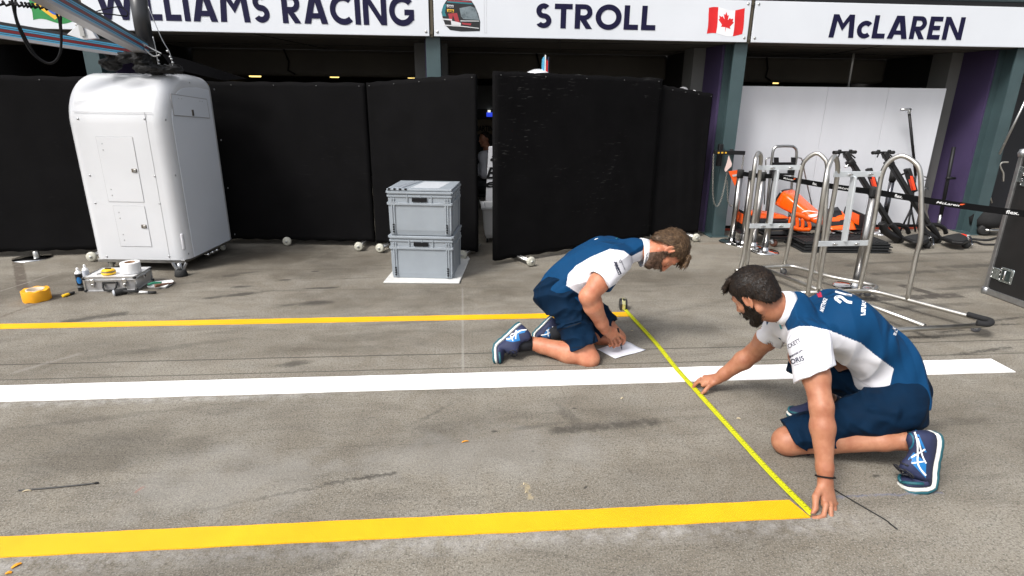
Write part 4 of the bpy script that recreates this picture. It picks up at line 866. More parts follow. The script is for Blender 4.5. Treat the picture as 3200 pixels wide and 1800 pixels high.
PAPW = M('white tape roll side', (.72, .72, .72), .5, 0, .05, 20.)
c = onz(1310, 832, top); c = kq(KW * .80, KD * .45, top); r_ = .078; hh = .092
rl = thing('tape_roll', 'white roll of wide tape standing on the silver tool case', 'tape roll', tuple(c)); mb = MB(); mb.ring(c, c + V((0, 0, hh)), r_, .042, 32); mb.build('tape', PAPW, rl, bevel=.002); mb = MB(); mb.ring(c + V((0, 0, .001)), c + V((0, 0, hh + .001)), .0415, .037, 28); mb.build('core', M('brown card', (.22, .12, .06), .8), rl)
c = onz(315, 1115, 0); r_ = .098; c += V((.0, .075, 0)); hh = .092
YTR = M('yellow tape roll side', (.80, .36, .008), .5, 0, .12, 6., .2, 40.)
rl = thing('tape_roll', 'big yellow roll of floor tape standing on the ground at the far left', 'tape roll', tuple(c)); mb = MB(); mb.ring(c, c + V((0, 0, hh)), r_, .066, 40)
for v_ in mb.b.verts: v_.co += V((0, 0, .004 * math.sin(7 * math.atan2(v_.co.y - c.y, v_.co.x - c.x))))
mb.build('tape', YTR, rl, bevel=.003); mb = MB(); mb.ring(c + V((0, 0, .001)), c + V((0, 0, hh + .003)), .065, .057, 32); mb.build('core', M('pale card core', (.55, .46, .36), .8), rl)
# tape reel on the case
c = kq(KW * .40, KD * .30, top); YPL = M('yellow plastic', (.80, .47, .01), .4)
rl = thing('tape_reel', 'small yellow and grey tape reel lying on the silver tool case', 'tape reel', tuple(c)); mb = MB(); mb.lathe(c, [(0, 0), (.05, 0), (.056, .008), (.054, .018), (.02, .022), (0, .022)], 24); mb.build('lower_shell', YPL, rl); mb = MB(); mb.lathe(c + V((0, 0, .0225)), [(0, 0), (.054, 0), (.056, .006), (0, .0065)], 24); mb.build('grey_band', M('grey plastic', (.15, .14, .13), .5), rl)
mb = MB(); mb.lathe(c + V((0, 0, .0295)), [(0, 0), (.052, 0), (.046, .012), (.02, .016), (0, .016)], 24); mb.build('upper_shell', YPL, rl); mb = MB(); mb.box(c + V((.0, .0, .05)), (.05, .012, .012), bev=.004); mb.build('crank', RUB, rl); mb = MB(); mb.tube([c + V((-.05, 0, .012)), c + V((-.075, -.01, .006)), c + V((-.09, -.02, .004))], .004, 6); mb.build('hook', RUB, rl)
# spray cans
def can(c, label, mats, s=1.0):
    t = thing('spray_can', label, 'spray can', tuple(c)); r = .027 * s; h = .155 * s; mb = MB(); mb.lathe(c, [(0, 0), (r * .93, 0), (r, .004), (r, h)], 20); mb.build('body', mats[0], t); mb = MB(); mb.lathe(c + V((0, 0, h)), [(r, 0), (r * .85, .012), (r * .5, .02), (r * .42, .022), (r * .42, .03), (0, .03)], 20); mb.build('shoulder', mats[1], t)
    mb = MB(); mb.lathe(c + V((0, 0, h + .03)), [(r * .4, 0), (r * .38, .016), (r * .2, .022), (0, .022)], 12); mb.build('nozzle', mats[1], t)
    if mats[2]:
        mb = MB(); n = 14; th0 = math.atan2(-c.y, -c.x) - .2
        for i in range(n):
            a, b_ = th0 - .7 + 1.4 * i / n, th0 - .7 + 1.4 * (i + 1) / n; o = lambda t_, z: c + V((math.cos(t_) * (r + .0006), math.sin(t_) * (r + .0006), z)); f1 = .055 * math.sin(math.pi * i / n) ** .5; f2 = .055 * math.sin(math.pi * (i + 1) / n) ** .5
            mb.f([mb.v(o(a, .095 * s - f1 * .5)), mb.v(o(b_, .095 * s - f2 * .5)), mb.v(o(b_, .10 * s + f2 * .5)), mb.v(o(a, .10 * s + f1 * .5))])
        mb.build('blue_print', M('blue label print', (.02, .16, .42), .4), t)
        mb = MB()
        for z in (.035, .045): mb.ring(c + V((0, 0, z)), c + V((0, 0, z + .003)), r + .0005, r - .002, 20)
        mb.build('label_text_line', M('pale label lines', (.35, .38, .4), .5), t)
    return t
WPL = M('white plastic', (.72, .72, .72), .4); BLG = M('glossy black label', (.010, .012, .016), .3)
can(G(*z4(825, 990)), 'black spray can with blue print and white top, left of the silver case', (BLG, WPL, True)); can(G(*z4(858, 962)) + V((.0, .05, 0)), 'pale grey spray bottle half hidden behind the black spray can', (M('pale blue grey plastic', (.5, .53, .6), .4), WPL, None), .95)
# utility knife
a, b_ = G(*z4(632, 1062)), G(*z4(752, 1022)); d = (b_ - a).normalized(); up_ = V((0, 0, .014)); kn = thing('utility_knife', 'small yellow and black utility knife lying between the yellow roll and the spray can', 'knife', tuple(a)); L = (b_ - a).length
sd = V((-d.y, d.x, 0)); mb = MB(); mb.loft([[a + d * (L * t_) + sd * (w_ * math.cos(k * math.pi / 4)) + V((0, 0, .013 + .012 * math.sin(k * math.pi / 4))) for k in range(8)] for t_, w_ in ((0, .008), (.04, .016), (.2, .019), (.4, .017), (.52, .015))]); mb.build('handle', YPL, kn)
mb = MB(); mb.loft([[a + d * (L * t_) + sd * (w_ * math.cos(k * math.pi / 4)) + V((0, 0, .013 + .010 * math.sin(k * math.pi / 4))) for k in range(8)] for t_, w_ in ((.5, .014), (.7, .018), (.92, .014), (1, .006))]); mb.build('grip', RUB, kn)
# rubber mallet
a, b_ = G(*z4(1220, 1035)), G(*z4(1572, 1025)); d = (b_ - a).normalized(); sd = V((-d.y, d.x, 0)); ml = thing('rubber_mallet', 'black rubber mallet with a striped handle lying in front of the silver case', 'mallet', tuple(a))
mb = MB(); hx = (d * .8 + sd * .6).normalized(); mb.lathe(a + V((0, 0, .029)) - hx * .05, [(0, 0), (.022, .002), (.028, .010), (.026, .04), (.026, .065), (.028, .09), (.022, .098), (0, .10)], 20, hx); mb.build('head', RUB, ml)
mb = MB(); mb.lathe(a + V((0, 0, .029)) - hx * .058, [(0, 0), (.02, .001), (.026, .007), (.0285, .012), (.0, .012)], 20, hx); mb.build('white_face', M('pale rubber face', (.4, .42, .45), .6), ml)
L = (b_ - a).length; mb = MB(); mb.cyl(a + d * .02 + V((0, 0, .034)), a + d * (L * .52) + V((0, 0, .026)), .012); mb.cyl(a + d * (L * .78) + V((0, 0, .017)), b_ + V((0, 0, .013)), .011); hd = mb.build('handle', RUB, ml); mb = MB(); mb.cyl(a + d * (L * .5) + V((0, 0, .022)), a + d * (L * .78) + V((0, 0, .017)), .0095); mb.build('white_sleeve', WPL, hd)
# white tray with two tools
tr = [G(*z4(*q)) for q in ((1480, 975), (1670, 975), (1755, 920), (1735, 905), (1570, 920))]; cc = sum(tr, V()) / 5
t = thing('tray', 'shallow white plastic tray on the ground right of the silver case', 'tray', tuple(cc)); mb = MB(); mb.loft([[cc + (p - cc) * s + V((0, 0, z)) for p in tr] for s, z in ((.9, .002), (1.0, .022), (.96, .022), (.88, .008))], smooth=False); mb.build('dish', WPL, t, bevel=.003)
a, b_ = G(*z4(1487, 935), .03), G(*z4(1625, 915), .03); mb = MB(); mb.tube(bez([a, a * .6 + b_ * .4 + V((0, 0, .01)), b_], 6), .012, 8, rs=None); tag(mb.build('cutter', M('green tool handle', (.01, .16, .09), .4)), 'green handled cutter lying across the white tray', 'hand tool')
a, b_ = G(*z4(1560, 945), .034), G(*z4(1745, 912), .03); pts = bez([a, a * .7 + b_ * .3, a * .35 + b_ * .65, b_], 6); mb = MB(); mb.tube(pts, .012, 8, rs=[.016 + (-.012) * (i / (len(pts) - 1)) ** 1.3 for i in range(len(pts))]); tag(mb.build('scraper', M('brown wooden handle', (.14, .06, .03), .5)), 'brown wooden handled scraper lying in the white tray', 'hand tool')
c = G(*z4(330, 668)); t = thing('steel_base_plate', 'round steel base plate on the ground under the far left black screen', 'base plate', tuple(c)); mb = MB(); mb.lathe(c, [(0, 0), (.17, 0), (.17, .008), (.05, .014), (0, .014)], 32); mb.build('plate', CHROME, t); mb = MB(); mb.lathe(c + V((.03, .02, .014)), [(.03, 0), (.03, .05), (.024, .06), (0, .06)], 16); mb.build('socket', STEEL, t)
# ================================================================== TAPE MEASURE
BLADE = M('yellow tape blade', (.52, .53, .010), .4, 0, .05, 30.)
pts = bez([V((1.296, 4.375, .012)), V((1.306, 4.25, .006)), V((1.334, 3.7, .006)), G(2110, 1148, .006), G(2176, 1222, .007), G(2260, 1315, .006), G(2400, 1470, .006), V((1.421, 1.905, .006))], 10)
tm = thing('tape_measure', 'yellow steel tape measure pulled out along the ground between the two men', 'tape measure', (1.30, 4.42, 0))
mb = MB(); mb.sm = True; rows = []
for i, p in enumerate(pts):
    d = (pts[min(i + 1, len(pts) - 1)] - pts[max(i - 1, 0)]).normalized(); sd = V((d.y, -d.x, 0)).normalized(); rows.append([mb.v(p + sd * (x * .0165) + V((0, 0, .0028 * x * x))) for x in (-1, -.5, 0, .5, 1)])
for A_, B_ in zip(rows, rows[1:]):
    for k in range(4): mb.f((A_[k], A_[k + 1], B_[k + 1], B_[k]))
bl = mb.build('blade', BLADE, tm); md = bl.modifiers.new('solid', 'SOLIDIFY'); md.thickness = .0006
mb = MB(); acc = 0; nxt = .02; cnt = 0
for i in range(len(pts) - 1):
    a, b_ = pts[i], pts[i + 1]; L = (b_ - a).length
    while nxt < acc + L:
        p = a + (b_ - a) * ((nxt - acc) / L); d = (b_ - a).normalized(); sd = V((d.y, -d.x, 0)); w_ = .012 if cnt % 5 == 0 else .005; o = sd * (-.0125) + V((0, 0, .0034)); e_ = o + sd * w_; e_.z = .0012 + .0008
        mb.f([mb.v(p + o), mb.v(p + e_), mb.v(p + e_ + d * .0022), mb.v(p + o + d * .0022)]); nxt += .02; cnt += 1
    acc += L
mb.build('scale_mark', M('dark scale print', (.06, .055, .01), .6), bl, recalc=False)
c = V((1.290, 4.425, 0)); ax = V((.11, 1, 0)).normalized(); sx_ = V((ax.y, -ax.x, 0))
def tq(u, v, z): return c + sx_ * u + ax * v + V((0, 0, z))
def tprof(o): return [(-.045 + o, .002), (.045 - o, .002), (.045 - o, .06), (.03 - o, .083 - o), (0, .09 - o), (-.03 + o, .083 - o), (-.045 + o, .055)]
mb = MB(); mb.loft([[tq(u, v, z) for v, z in tprof(o)] for u, o in ((-.030, .008), (-.024, 0), (.024, 0), (.030, .008))], smooth=False); mb.build('case', M('black tape case', (.015, .015, .016), .4), tm, bevel=.005)
mb = MB(); mb.loft([[tq(u, v, z) for v, z in [(x, y + .0015) for x, y in tprof(-.002)[:]]] for u in (-.013, .013)], smooth=False); mb.build('chrome_band', M('chrome yellow band', (.6, .58, .30), .25, .6), tm, bevel=.003)
mb = MB(); mb.box(tq(0, -.02, .088), (.018, .03, .014), bev=.004); mb.build('lock_button', RUB, tm)
mb = MB(); p = pts[-1]; mb.box(p + V((0, -.002, .002)), (.022, .003, .016)); mb.build('end_hook', STEEL, tm)
# ================================================================== PAPER, WIRES AND SCRAPS
pp = [G(*z1(*q)) for q in ((1005, 1072), (1140, 1142), (1372, 1078), (1215, 1008))]
mb = MB(); mb.sm = True; n = 12; gr = [[mb.v((pp[0] * (1 - u) + pp[1] * u) * (1 - v) + (pp[3] * (1 - u) + pp[2] * u) * v + V((0, 0, .004 + .003 * math.sin(u * 7 + v * 3) * math.sin(v * 5) + .003 * (abs(u - .5) + abs(v - .5))))) for v in [k / n for k in range(n + 1)]] for u in [k / n for k in range(n + 1)]]
for i in range(n):
    for k in range(n): mb.f((gr[i][k], gr[i + 1][k], gr[i + 1][k + 1], gr[i][k + 1]))
ob = tag(mb.build('paper_sheet', M('white writing paper', (.74, .75, .82), .6, 0, .06, 12.)), 'white paper sheet on the ground under the writing hand', 'paper'); md = ob.modifiers.new('solid', 'SOLIDIFY'); md.thickness = .0006
WIRE = M('black cable tie', (.012, .012, .012), .4)
def s27(x, y): return G(x * 3200 / 2576, y * 3200 / 2576)
mb = MB(); a = [s27(*q) for q in ((48, 1236), (80, 1233), (140, 1228), (200, 1222), (244, 1217))]; mb.tube([p + V((0, 0, .004)) for p in bez(a, 6)], .0035, 6); mb.box(a[-1] + V((0, 0, .004)), (.012, .008, .007)); tag(mb.build('cable_tie', WIRE), 'black cable tie lying alone on the ground at the lower left', 'cable tie')
mb = MB(); a = [s27(*q) for q in ((2085, 1222), (2105, 1237), (2160, 1270), (2225, 1308), (2240, 1320), (2257, 1333))]; mb.tube([p + V((0, 0, .003)) for p in bez(a, 6)], .0028, 6); tag(mb.build('wire', WIRE), 'thin black wire lying on the ground beyond the left hand of the bearded man', 'wire')
def scrap(px, py, L, w_, ang, m, label, name='tape_scrap', cat='scrap'):
    c = s27(px, py); d = V((math.cos(ang), math.sin(ang), 0)); sd = V((-d.y, d.x, 0)); mb = MB(); mb.loft([[c + d * (L * (t_ - .5)) + sd * (w_ * k * (.6 + .4 * math.sin(3 * t_))) + V((0, 0, .0015 + z + .004 * math.sin(t_ * 3.1))) for k, z in ((-.5, 0), (.5, 0), (.5, .002), (-.5, .002))] for t_ in (0, .3, .6, 1)], smooth=False); tag(mb.build(name, m), label, cat)
OR_ = M('orange tape scrap', (.75, .30, .01), .5); CH = M('pale wood chip', (.50, .42, .28), .8)
scrap(1170, 1112, .035, .008, .3, OR_, 'small orange tape scrap on the ground near the middle of the picture'); scrap(42, 1424, .03, .014, .9, OR_, 'crumpled orange tape scrap at the lower left corner, below the near yellow line'); scrap(22, 1443, .02, .012, .2, OR_, 'tiny orange tape scrap at the very bottom left corner')
scrap(1318, 1218, .014, .006, 1.2, CH, 'pale flake on the ground left of the wristband hand', 'wood_chip', 'chip'); scrap(1323, 1240, .010, .005, .4, CH, 'pale flake just below another one above the near yellow line', 'wood_chip', 'chip'); scrap(1858, 1054, .02, .012, 2.6, CH, 'pale flake on the ground left of the raised forearm of the bearded man', 'wood_chip', 'chip'); scrap(1565, 1003, .02, .009, .4, CH, 'pale flake just below the broad white line', 'wood_chip', 'chip'); scrap(68, 1236, .032, .008, .2, CH, 'pale wood splinter under the left end of the cable tie', 'wood_chip', 'chip')
for k, (x, y) in enumerate(((1590, 833), (2095, 844), (2310, 823), (1557, 795))): scrap(x, y, .02, .008, k, CH, ['pale chip on the ground behind the tape measure blade', 'pale chip on the ground beneath the right knee rail of the rack', 'pale chip on the ground in front of the steel rack', 'pale chip on the ground left of the tape measure case'][k], 'wood_chip', 'chip')
# ================================================================== STEEL HOOP RACKS
TUBE = M('satin steel tube', (.56, .54, .50), .36, 1.0, .08, 10.); FLATB = M('pale aluminium bar', (.60, .63, .65), .45, .35, .06, 10.); FOAM = M('black foam sleeve', (.010, .010, .011), .9, 0, .2, 40.)
def on_plane(px, py, p0, p1):
    n = V((p1.y - p0.y, -(p1.x - p0.x), 0)); r = ray(px, py); return CAM + r * ((p0 - CAM).dot(n) / r.dot(n))
def rack(label, hoop_a, hoop_b, rail, left_rail, front, casts, foam=None, bars=(), tz=.10):
    c = G(*rail[1]); t = thing('hoop_rack', label, 'rack', (c.x, c.y, 0), group='steel hoop racks on castors')
    for nm, hp in (('hoop', hoop_a), ('hoop', hoop_b)): mb = MB(); mb.tube(bez(hp, 8), .0185, 12); mb.build(nm, TUBE, t)
    mb = MB(); mb.tube(bez([G(*q, tz) for q in rail], 6), .0185, 12); mb.build('base_rail', TUBE, t)
    mb = MB(); mb.tube([G(*q, tz - .004) for q in left_rail], .0175, 12); mb.build('base_rail', TUBE, t)
    mb = MB(); mb.tube([G(*q, tz - .012) for q in front], .0185, 12); mb.build('front_bar', TUBE, t)
    for (a, b_) in bars[:2]:
        mb = MB(); d = (b_ - a).normalized(); mb.bar(a - d * .02, b_ + d * .02, .008, .045, (0, 0, 1), .002); cb = mb.build('crossbar', FLATB, t)
        for k in (.28, .72):
            mb = MB(); p = a.lerp(b_, k); n = V((d.y, -d.x, 0)); n = n if n.y < 0 else -n; mb.cyl(p + n * .004, p + n * .02, .009, n=10); mb.bar(p + n * .018 - d * .022, p + n * .018 + d * .022, .01, .012, n, .003); mb.build('wing_nut', CHROME, cb)
    a, b_ = bars[2]; mb = MB(); mb.bar(a, b_, .055, .02, bars[0][1] - bars[0][0], .003); mb.build('upright', FLATB, t)
    for q in casts: castor(G(*q), .032, .022, 1.2, t, M('grey castor rubber', (.10, .10, .11), .5), GALV)
    if foam: mb = MB(); mb.tube(bez([G(*q, tz + .022) for q in foam], 8), .021, 12); mb.build('foam_sleeve', FOAM, t)
    return t
def hoopb(L0, R0, pts): return [L0] + [on_plane(*z3(*q), L0, R0) for q in pts] + [R0]
# nearer rack
L2, R2 = G(2685, 907, .10), G(2835, 937, .10); hb = hoopb(L2, R2, ((1330, 1200), (1385, 900), (1430, 640), (1490, 530), (1590, 483), (1690, 530), (1740, 620), (1750, 900), (1745, 1140), (1705, 1300)))
a0, a1 = G(2521, 938, .10), G(2557, 910, .10); ha = [a0, P(*z3(880, 1300), a0.y), P(*z3(930, 1000), a0.y), P(*z3(978, 690), a0.y), P(*z3(1005, 560), a0.y * .75 + a1.y * .25), P(*z3(1050, 487), (a0.y + a1.y) / 2), P(*z3(1076, 560), a0.y * .2 + a1.y * .8), P(*z3(1066, 690), a1.y), P(*z3(1010, 1000), a1.y), P(*z3(955, 1320), a1.y), a1]
br = [(P(*z3(1062, 630), a1.y - .03), on_plane(*z3(1432, 627), L2, R2)), (P(*z3(930, 1190), a1.y - .03), on_plane(*z3(1332, 1183), L2, R2))]
mid = (br[0][0].lerp(br[0][1], .40) + V((0, 0, -.02)), br[1][0].lerp(br[1][1], .48) + V((0, 0, .02)))
rack('nearer steel hoop rack on castors, its black foam end at the right of the picture', ha, hb, ((2521, 938), (2600, 914), (2690, 908), (2740, 913), (2835, 937), (2960, 970), (3060, 996), (3094, 1006), (3086, 1015)), ((2560, 905), (2705, 950), (2890, 1019)), ((3090, 1015), (2800, 1031), (2560, 1045)), ((3046, 1037), (2708, 926), (2680, 926)), ((3024, 982), (3060, 992), (3090, 1000), (3098, 1007), (3086, 1013), (3052, 1009)), br + [mid])
# farther rack
L3, R3 = G(2450, 829, .10), G(2561, 850, .10); hb = hoopb(L3, R3, ((680, 1200), (730, 900), (785, 590), (830, 505), (905, 462), (965, 500), (992, 570), (985, 800), (965, 1100), (940, 1280)))
a0, a1 = G(2312, 846, .10), G(2334, 829, .10); ha = [a0, P(*z3(325, 1250), a0.y), P(*z3(365, 900), a0.y), P(*z3(408, 560), a0.y), P(*z3(425, 480), a0.y * .7 + a1.y * .3), P(*z3(440, 460), (a0.y + a1.y) / 2), P(*z3(458, 490), a0.y * .3 + a1.y * .7), P(*z3(448, 620), a1.y), P(*z3(405, 950), a1.y), P(*z3(355, 1280), a1.y), a1]
br = [(P(*z3(455, 577), a1.y - .03), on_plane(*z3(783, 576), L3, R3)), (P(*z3(378, 1047), a1.y - .03), on_plane(*z3(706, 1043), L3, R3))]
mid = (br[0][0].lerp(br[0][1], .42) + V((0, 0, -.02)), br[1][0].lerp(br[1][1], .46) + V((0, 0, .02)))
rack('farther steel hoop rack on castors, behind the head of the crouching man', ha, hb, ((2298, 846), (2380, 837), (2440, 833), (2485, 834), (2588, 863), (2685, 882), (2728, 892), (2738, 900), (2725, 908)), ((2384, 838), (2524, 893), (2600, 922)), ((2728, 907), (2600, 912), (2480, 916)), ((2447, 858), (2320, 868), (2600, 935)), None, br + [mid])
# ================================================================== BELT BARRIER
def stanchion(base, label, h=.93, r=.15, yaw=0.):
    t = thing('barrier_post', label, 'barrier post', tuple(base), group='chrome belt barrier posts'); mb = MB(); mb.lathe(base, [(0, .0), (r, 0), (r, .010), (r * .9, .018), (r * .35, .024), (.042, .030), (.040, .06), (0, .06)], 40); mb.build('base', CHROME, t)
    mb = MB(); mb.cyl(base + V((0, 0, .03)), base + V((0, 0, h - .09)), .034, n=24); mb.build('post', M('brushed chrome post', (.36, .35, .34), .28, 1.0), t)
    mb = MB(); mb.lathe(base + V((0, 0, h - .092)), [(0, 0), (.037, 0), (.038, .085), (.034, .092), (0, .092)], 24); mb.box(base + V((-.03, -.02, h - .05)), (.03, .03, .07), bev=.006); mb.build('belt_head', RUB, t); return base + V((0, 0, h - .045))
h1 = stanchion(G(2286, 757), 'chrome belt post farthest left, standing nearest the chained teal post', .87); h2 = stanchion(G(2320, 766), 'chrome belt post second from the chained teal post', .87, .14); h3 = stanchion(G(2353, 772), 'chrome belt post seen between the tubes of the farther rack, third from the teal post', .87, .14); h4 = stanchion(G(2389, 788), 'chrome belt post whose mirror base lies in front of the farther rack upright', .90, .155)
h5 = stanchion(G(2672, 900), 'nearest chrome belt post, standing inside the nearer steel rack', .93, .19); h6 = PX(3330, 683, 4.56)
BELT = M('black belt webbing', (.004, .004, .0045), .85, 0, 0, 8, .3, 500., spec=.1); BLW = M('white belt print', (.6, .6, .6), .6); BLO = M('orange belt print', (.75, .09, .015), .5)
bt = thing('barrier_belt', 'black retractable belt with white lettering, stretched between the chrome posts', 'belt', tuple(h5))
mb = MB(); chain_ = [h1, h2, h3, h4]
for a, b_ in ((h1, h2), (h2, h3), (h3, h4)): mb.bar(a, b_, .0015, .05)
mb.build('belt', BELT, bt)
a, b_ = P(2410, 560, h4.y), P(2712, 597, h5.y)
def belt(p0, p1, marks):
    mb = MB(); n = 30; d = (p1 - p0); hd = V((d.x, d.y, 0)).normalized(); nr = V((hd.y, -hd.x, 0)); nr = nr if nr.y < 0 else -nr; f_ = lambda u: p0.lerp(p1, u) + V((0, 0, -.012 * 4 * u * (1 - u))); W = .026
    for i in range(n):
        q0, q1 = f_(i / n), f_((i + 1) / n); mb.f([mb.v(q0 + V((0, 0, -W))), mb.v(q1 + V((0, 0, -W))), mb.v(q1 + V((0, 0, W))), mb.v(q0 + V((0, 0, W)))])
    bmesh.ops.remove_doubles(mb.b, verts=mb.b.verts, dist=1e-5); o = mb.build('belt', BELT, bt); md = o.modifiers.new('solid', 'SOLIDIFY'); md.thickness = .0015; md.offset = 0
    for txt, u0, u1, hh, sw in marks:
        mb = MB(); text_on(mb, txt, lambda u, v: f_(u0 + (u1 - u0) * u) + nr * .003 + V((0, 0, v - hh * .5)), 1, hh, .02, .25 if sw else 0); mb.build('belt_lettering', BLW, o, recalc=False)
        if sw: mb = MB(); du = (u1 - u0); g_ = lambda u, z: f_(u0 + du * u) + nr * .003 + V((0, 0, z)); mb.poly([g_(1.0, hh * .2), g_(1.03, hh * .75), g_(1.22, hh * 1.0), g_(1.12, hh * .3)]); mb.build('belt_mark', BLO, o, recalc=False)
def upos(px, p0, p1):
    lo, hi = 0., 1.
    for _ in range(40):
        m = (lo + hi) / 2
        if proj(p0.lerp(p1, m))[0] < px: lo = m
        else: hi = m
    return lo
X3 = lambda x: 2200 + x / 2.576
belt(h4, h5, [('McLaren', upos(X3(642), h4, h5), upos(X3(722), h4, h5), .018, True), ('flex.', upos(X3(878), h4, h5), upos(X3(914), h4, h5), .026, False), ('McLaren', upos(X3(1082), h4, h5), upos(X3(1185), h4, h5), .018, True)])
belt(h5, h6, [('flex.', upos(X3(1537), h5, h6), upos(X3(1600), h5, h6), .028, False), ('McLaren', upos(X3(1873), h5, h6), upos(X3(2060), h5, h6), .018, True), ('flex.', upos(X3(2435), h5, h6), upos(X3(2540), h5, h6), .028, False)])
# two plain posts by the white panel
for px0, py0, px1, py1, lab in ((z3(1125, 1112)[0], z3(1125, 1112)[1], *z3(1152, 590), 'dark belt post by the white panel, left of the first scooter stem'), (z3(1425, 1108)[0], z3(1425, 1108)[1], *z3(1482, 600), 'dark belt post by the white panel, between the two scooters')):
    b0 = G(px0, py0); b0.y = min(b0.y, 7.15); tp = P(px1, py1, b0.y); t = thing('barrier_post', lab, 'barrier post', tuple(b0)); mb = MB(); mb.lathe(b0, [(0, 0), (.15, 0), (.15, .01), (.05, .022), (.036, .03), (.036, .05), (0, .05)], 32); mb.build('base', CHROME, t); mb = MB(); mb.cyl(b0 + V((0, 0, .03)), V((b0.x, b0.y, tp.z - .12)), .032, n=20); mb.build('post', M('dark chrome post', (.10, .10, .11), .2, 1.0), t); mb = MB(); mb.cyl(V((b0.x, b0.y, tp.z - .13)), V((b0.x, b0.y, tp.z)), .04, n=20); mb.build('belt_head', RUB, t)
# ================================================================== BRACKET WITH CHAINS AND PENNANTS ON THE TEAL POST
z8 = lambda x, y: (2200 + x / 4.025, 440 + y / 4.025); YB = 6.86
brk = thing('chain_bracket', 'black bracket arm on the teal post with hanging chains', 'bracket', tuple(P(*z8(330, 155), YB)))
mb = MB(); mb.bar(P(*z8(125, 145), YB), P(*z8(510, 152), YB), .04, .045); mb.bar(P(*z8(345, 130), YB), P(*z8(345, 130), 6.99), .04, .05); mb.build('arm', DARKM, brk, bevel=.003)
mb = MB()
for x in (185, 230, 275): c = P(*z8(x, 150), YB - .022); mb.box(c, (.022, .003, .018))
mb.build('yellow_mark', M('yellow mark', (.6, .33, .02), .6), brk); mb = MB(); c = P(*z8(195, 180), 6.95); mb.box(c, (.05, .06, .26), bev=.006); mb.build('switch_box', DARKM, brk)
def chain(pts, m, parent, r=.0115):
    mb = MB(); pts = bez(pts, 12); L = [0]
    for a, b_ in zip(pts, pts[1:]): L.append(L[-1] + (b_ - a).length)
    n = int(L[-1] / (r * 1.75)); k = 0
    for i in range(n):
        s_ = L[-1] * (i + .5) / n
        while L[k + 1] < s_: k += 1
        p = pts[k].lerp(pts[k + 1], (s_ - L[k]) / (L[k + 1] - L[k])); d, sd, u = frame(pts[k + 1] - pts[k], (0, 1, 0)); w_ = sd if i % 2 else u
        mb.tube([p + d * (r * 1.25 * math.cos(t_)) + w_ * (r * .72 * math.sin(t_)) for t_ in [math.pi * 2 * q / 8 for q in range(8)]], r * .28, 4, closed=True)
    o = mb.build('chain', m, parent); return o
CHN = M('dull chain steel', (.32, .31, .28), .4, .9)
chain([P(*z8(120, 170), YB), P(*z8(113, 450), YB), P(*z8(112, 650), YB), P(*z8(128, 780), YB), P(*z8(160, 822), YB), P(*z8(195, 785), YB), P(*z8(235, 670), YB), P(*z8(285, 430), YB), P(*z8(318, 190), YB)], CHN, brk); chain([P(*z8(497, 180), YB), P(*z8(490, 270), YB), P(*z8(475, 360), YB)], CHN, brk); chain([P(*z8(290, 500), YB + .03), P(*z8(296, 660), YB + .03), P(*z8(303, 760), YB + .03), P(*z8(335, 818), YB + .03), P(*z8(365, 812), YB + .03)], CHN, brk)
mb = MB(); mb.prism([P(*z8(312, 185), YB - .03), P(*z8(352, 290), YB - .03), P(*z8(345, 320), YB - .03), P(*z8(272, 392), YB - .03), P(*z8(258, 368), YB - .03), P(*z8(290, 270), YB - .03)], (0, .004, 0)); tag(mb.build('pennant', M('pale pink pennant cloth', (.66, .50, .46), .8)), 'pale pink pennant hanging from the black chain bracket', 'pennant')
mb = MB(); mb.prism([P(*z8(308, 385), YB - .04), P(*z8(470, 360), YB - .04), P(*z8(440, 460), YB - .04), P(*z8(388, 568), YB - .04)], (0, .004, 0)); pn = tag(mb.build('pennant', M('orange pennant cloth', (.80, .10, .008), .7)), 'bright orange triangular pennant hanging by the chain, beside the first belt post', 'pennant'); mb = MB(); mb.prism([P(*z8(356, 428), YB - .046), P(*z8(445, 415), YB - .046), P(*z8(440, 440), YB - .046), P(*z8(362, 452), YB - .046)], (0, .003, 0)); mb.build('grey_band', M('reflective band', (.45, .45, .45), .4), pn)
# ================================================================== HAND TRUCK
zh = lambda x, y: (2260 + x / 7.244, 440 + y / 7.244); YH = 7.12
ht = thing('hand_truck', 'tall steel hand truck with black rests, behind the orange nose cone', 'hand truck', (P(2430, 690, YH).x, YH, 0))
mb = MB(); lx, rx = P(2405, 600, YH).x, P(2484, 600, YH).x; q = [P(*zh(*c), YH) for c in ((1040, 1000), (1095, 480), (1130, 230), (1180, 150), (1260, 125), (1540, 125), (1630, 170), (1660, 260), (1640, 480), (1560, 900))]; b0 = P(2392, 700, YH); b1 = P(2468, 690, YH); b0.z = b1.z = .07; mb.tube(bez([b0] + q + [b1], 6), .017, 10); mb.build('frame', STEEL, ht)
mb = MB(); mb.tube(bez([P(*zh(930, 1440), YH), P(*zh(960, 600), YH), P(*zh(970, 430), YH), P(*zh(1030, 385), YH), P(*zh(1100, 385), YH)], 6), .008, 8); mb.build('side_stay', STEEL, ht); mb = MB(); mb.tube(bez([P(*zh(1660, 380), YH), P(*zh(1740, 390), YH), P(*zh(1790, 450), YH), P(*zh(1860, 800), YH), P(*zh(2010, 1480), YH)], 6), .008, 8); mb.build('side_stay', STEEL, ht)
def slab_px(mb, x0, y0, x1, y1, Y, th=.03): mb.prism([P(*zh(x0, y0), Y), P(*zh(x1, y0), Y), P(*zh(x1, y1), Y), P(*zh(x0, y1), Y)], (0, th, 0))
mb = MB(); slab_px(mb, 1130, 490, 1640, 552, YH - .04); slab_px(mb, 1170, 378, 1262, 488, YH - .04); slab_px(mb, 1560, 378, 1650, 488, YH - .04); slab_px(mb, 1085, 554, 1240, 780, YH - .04); slab_px(mb, 1480, 554, 1620, 735, YH - .04); slab_px(mb, 1100, 737, 1610, 780, YH - .042); mb.build('rest', DARKM, ht, bevel=.003)
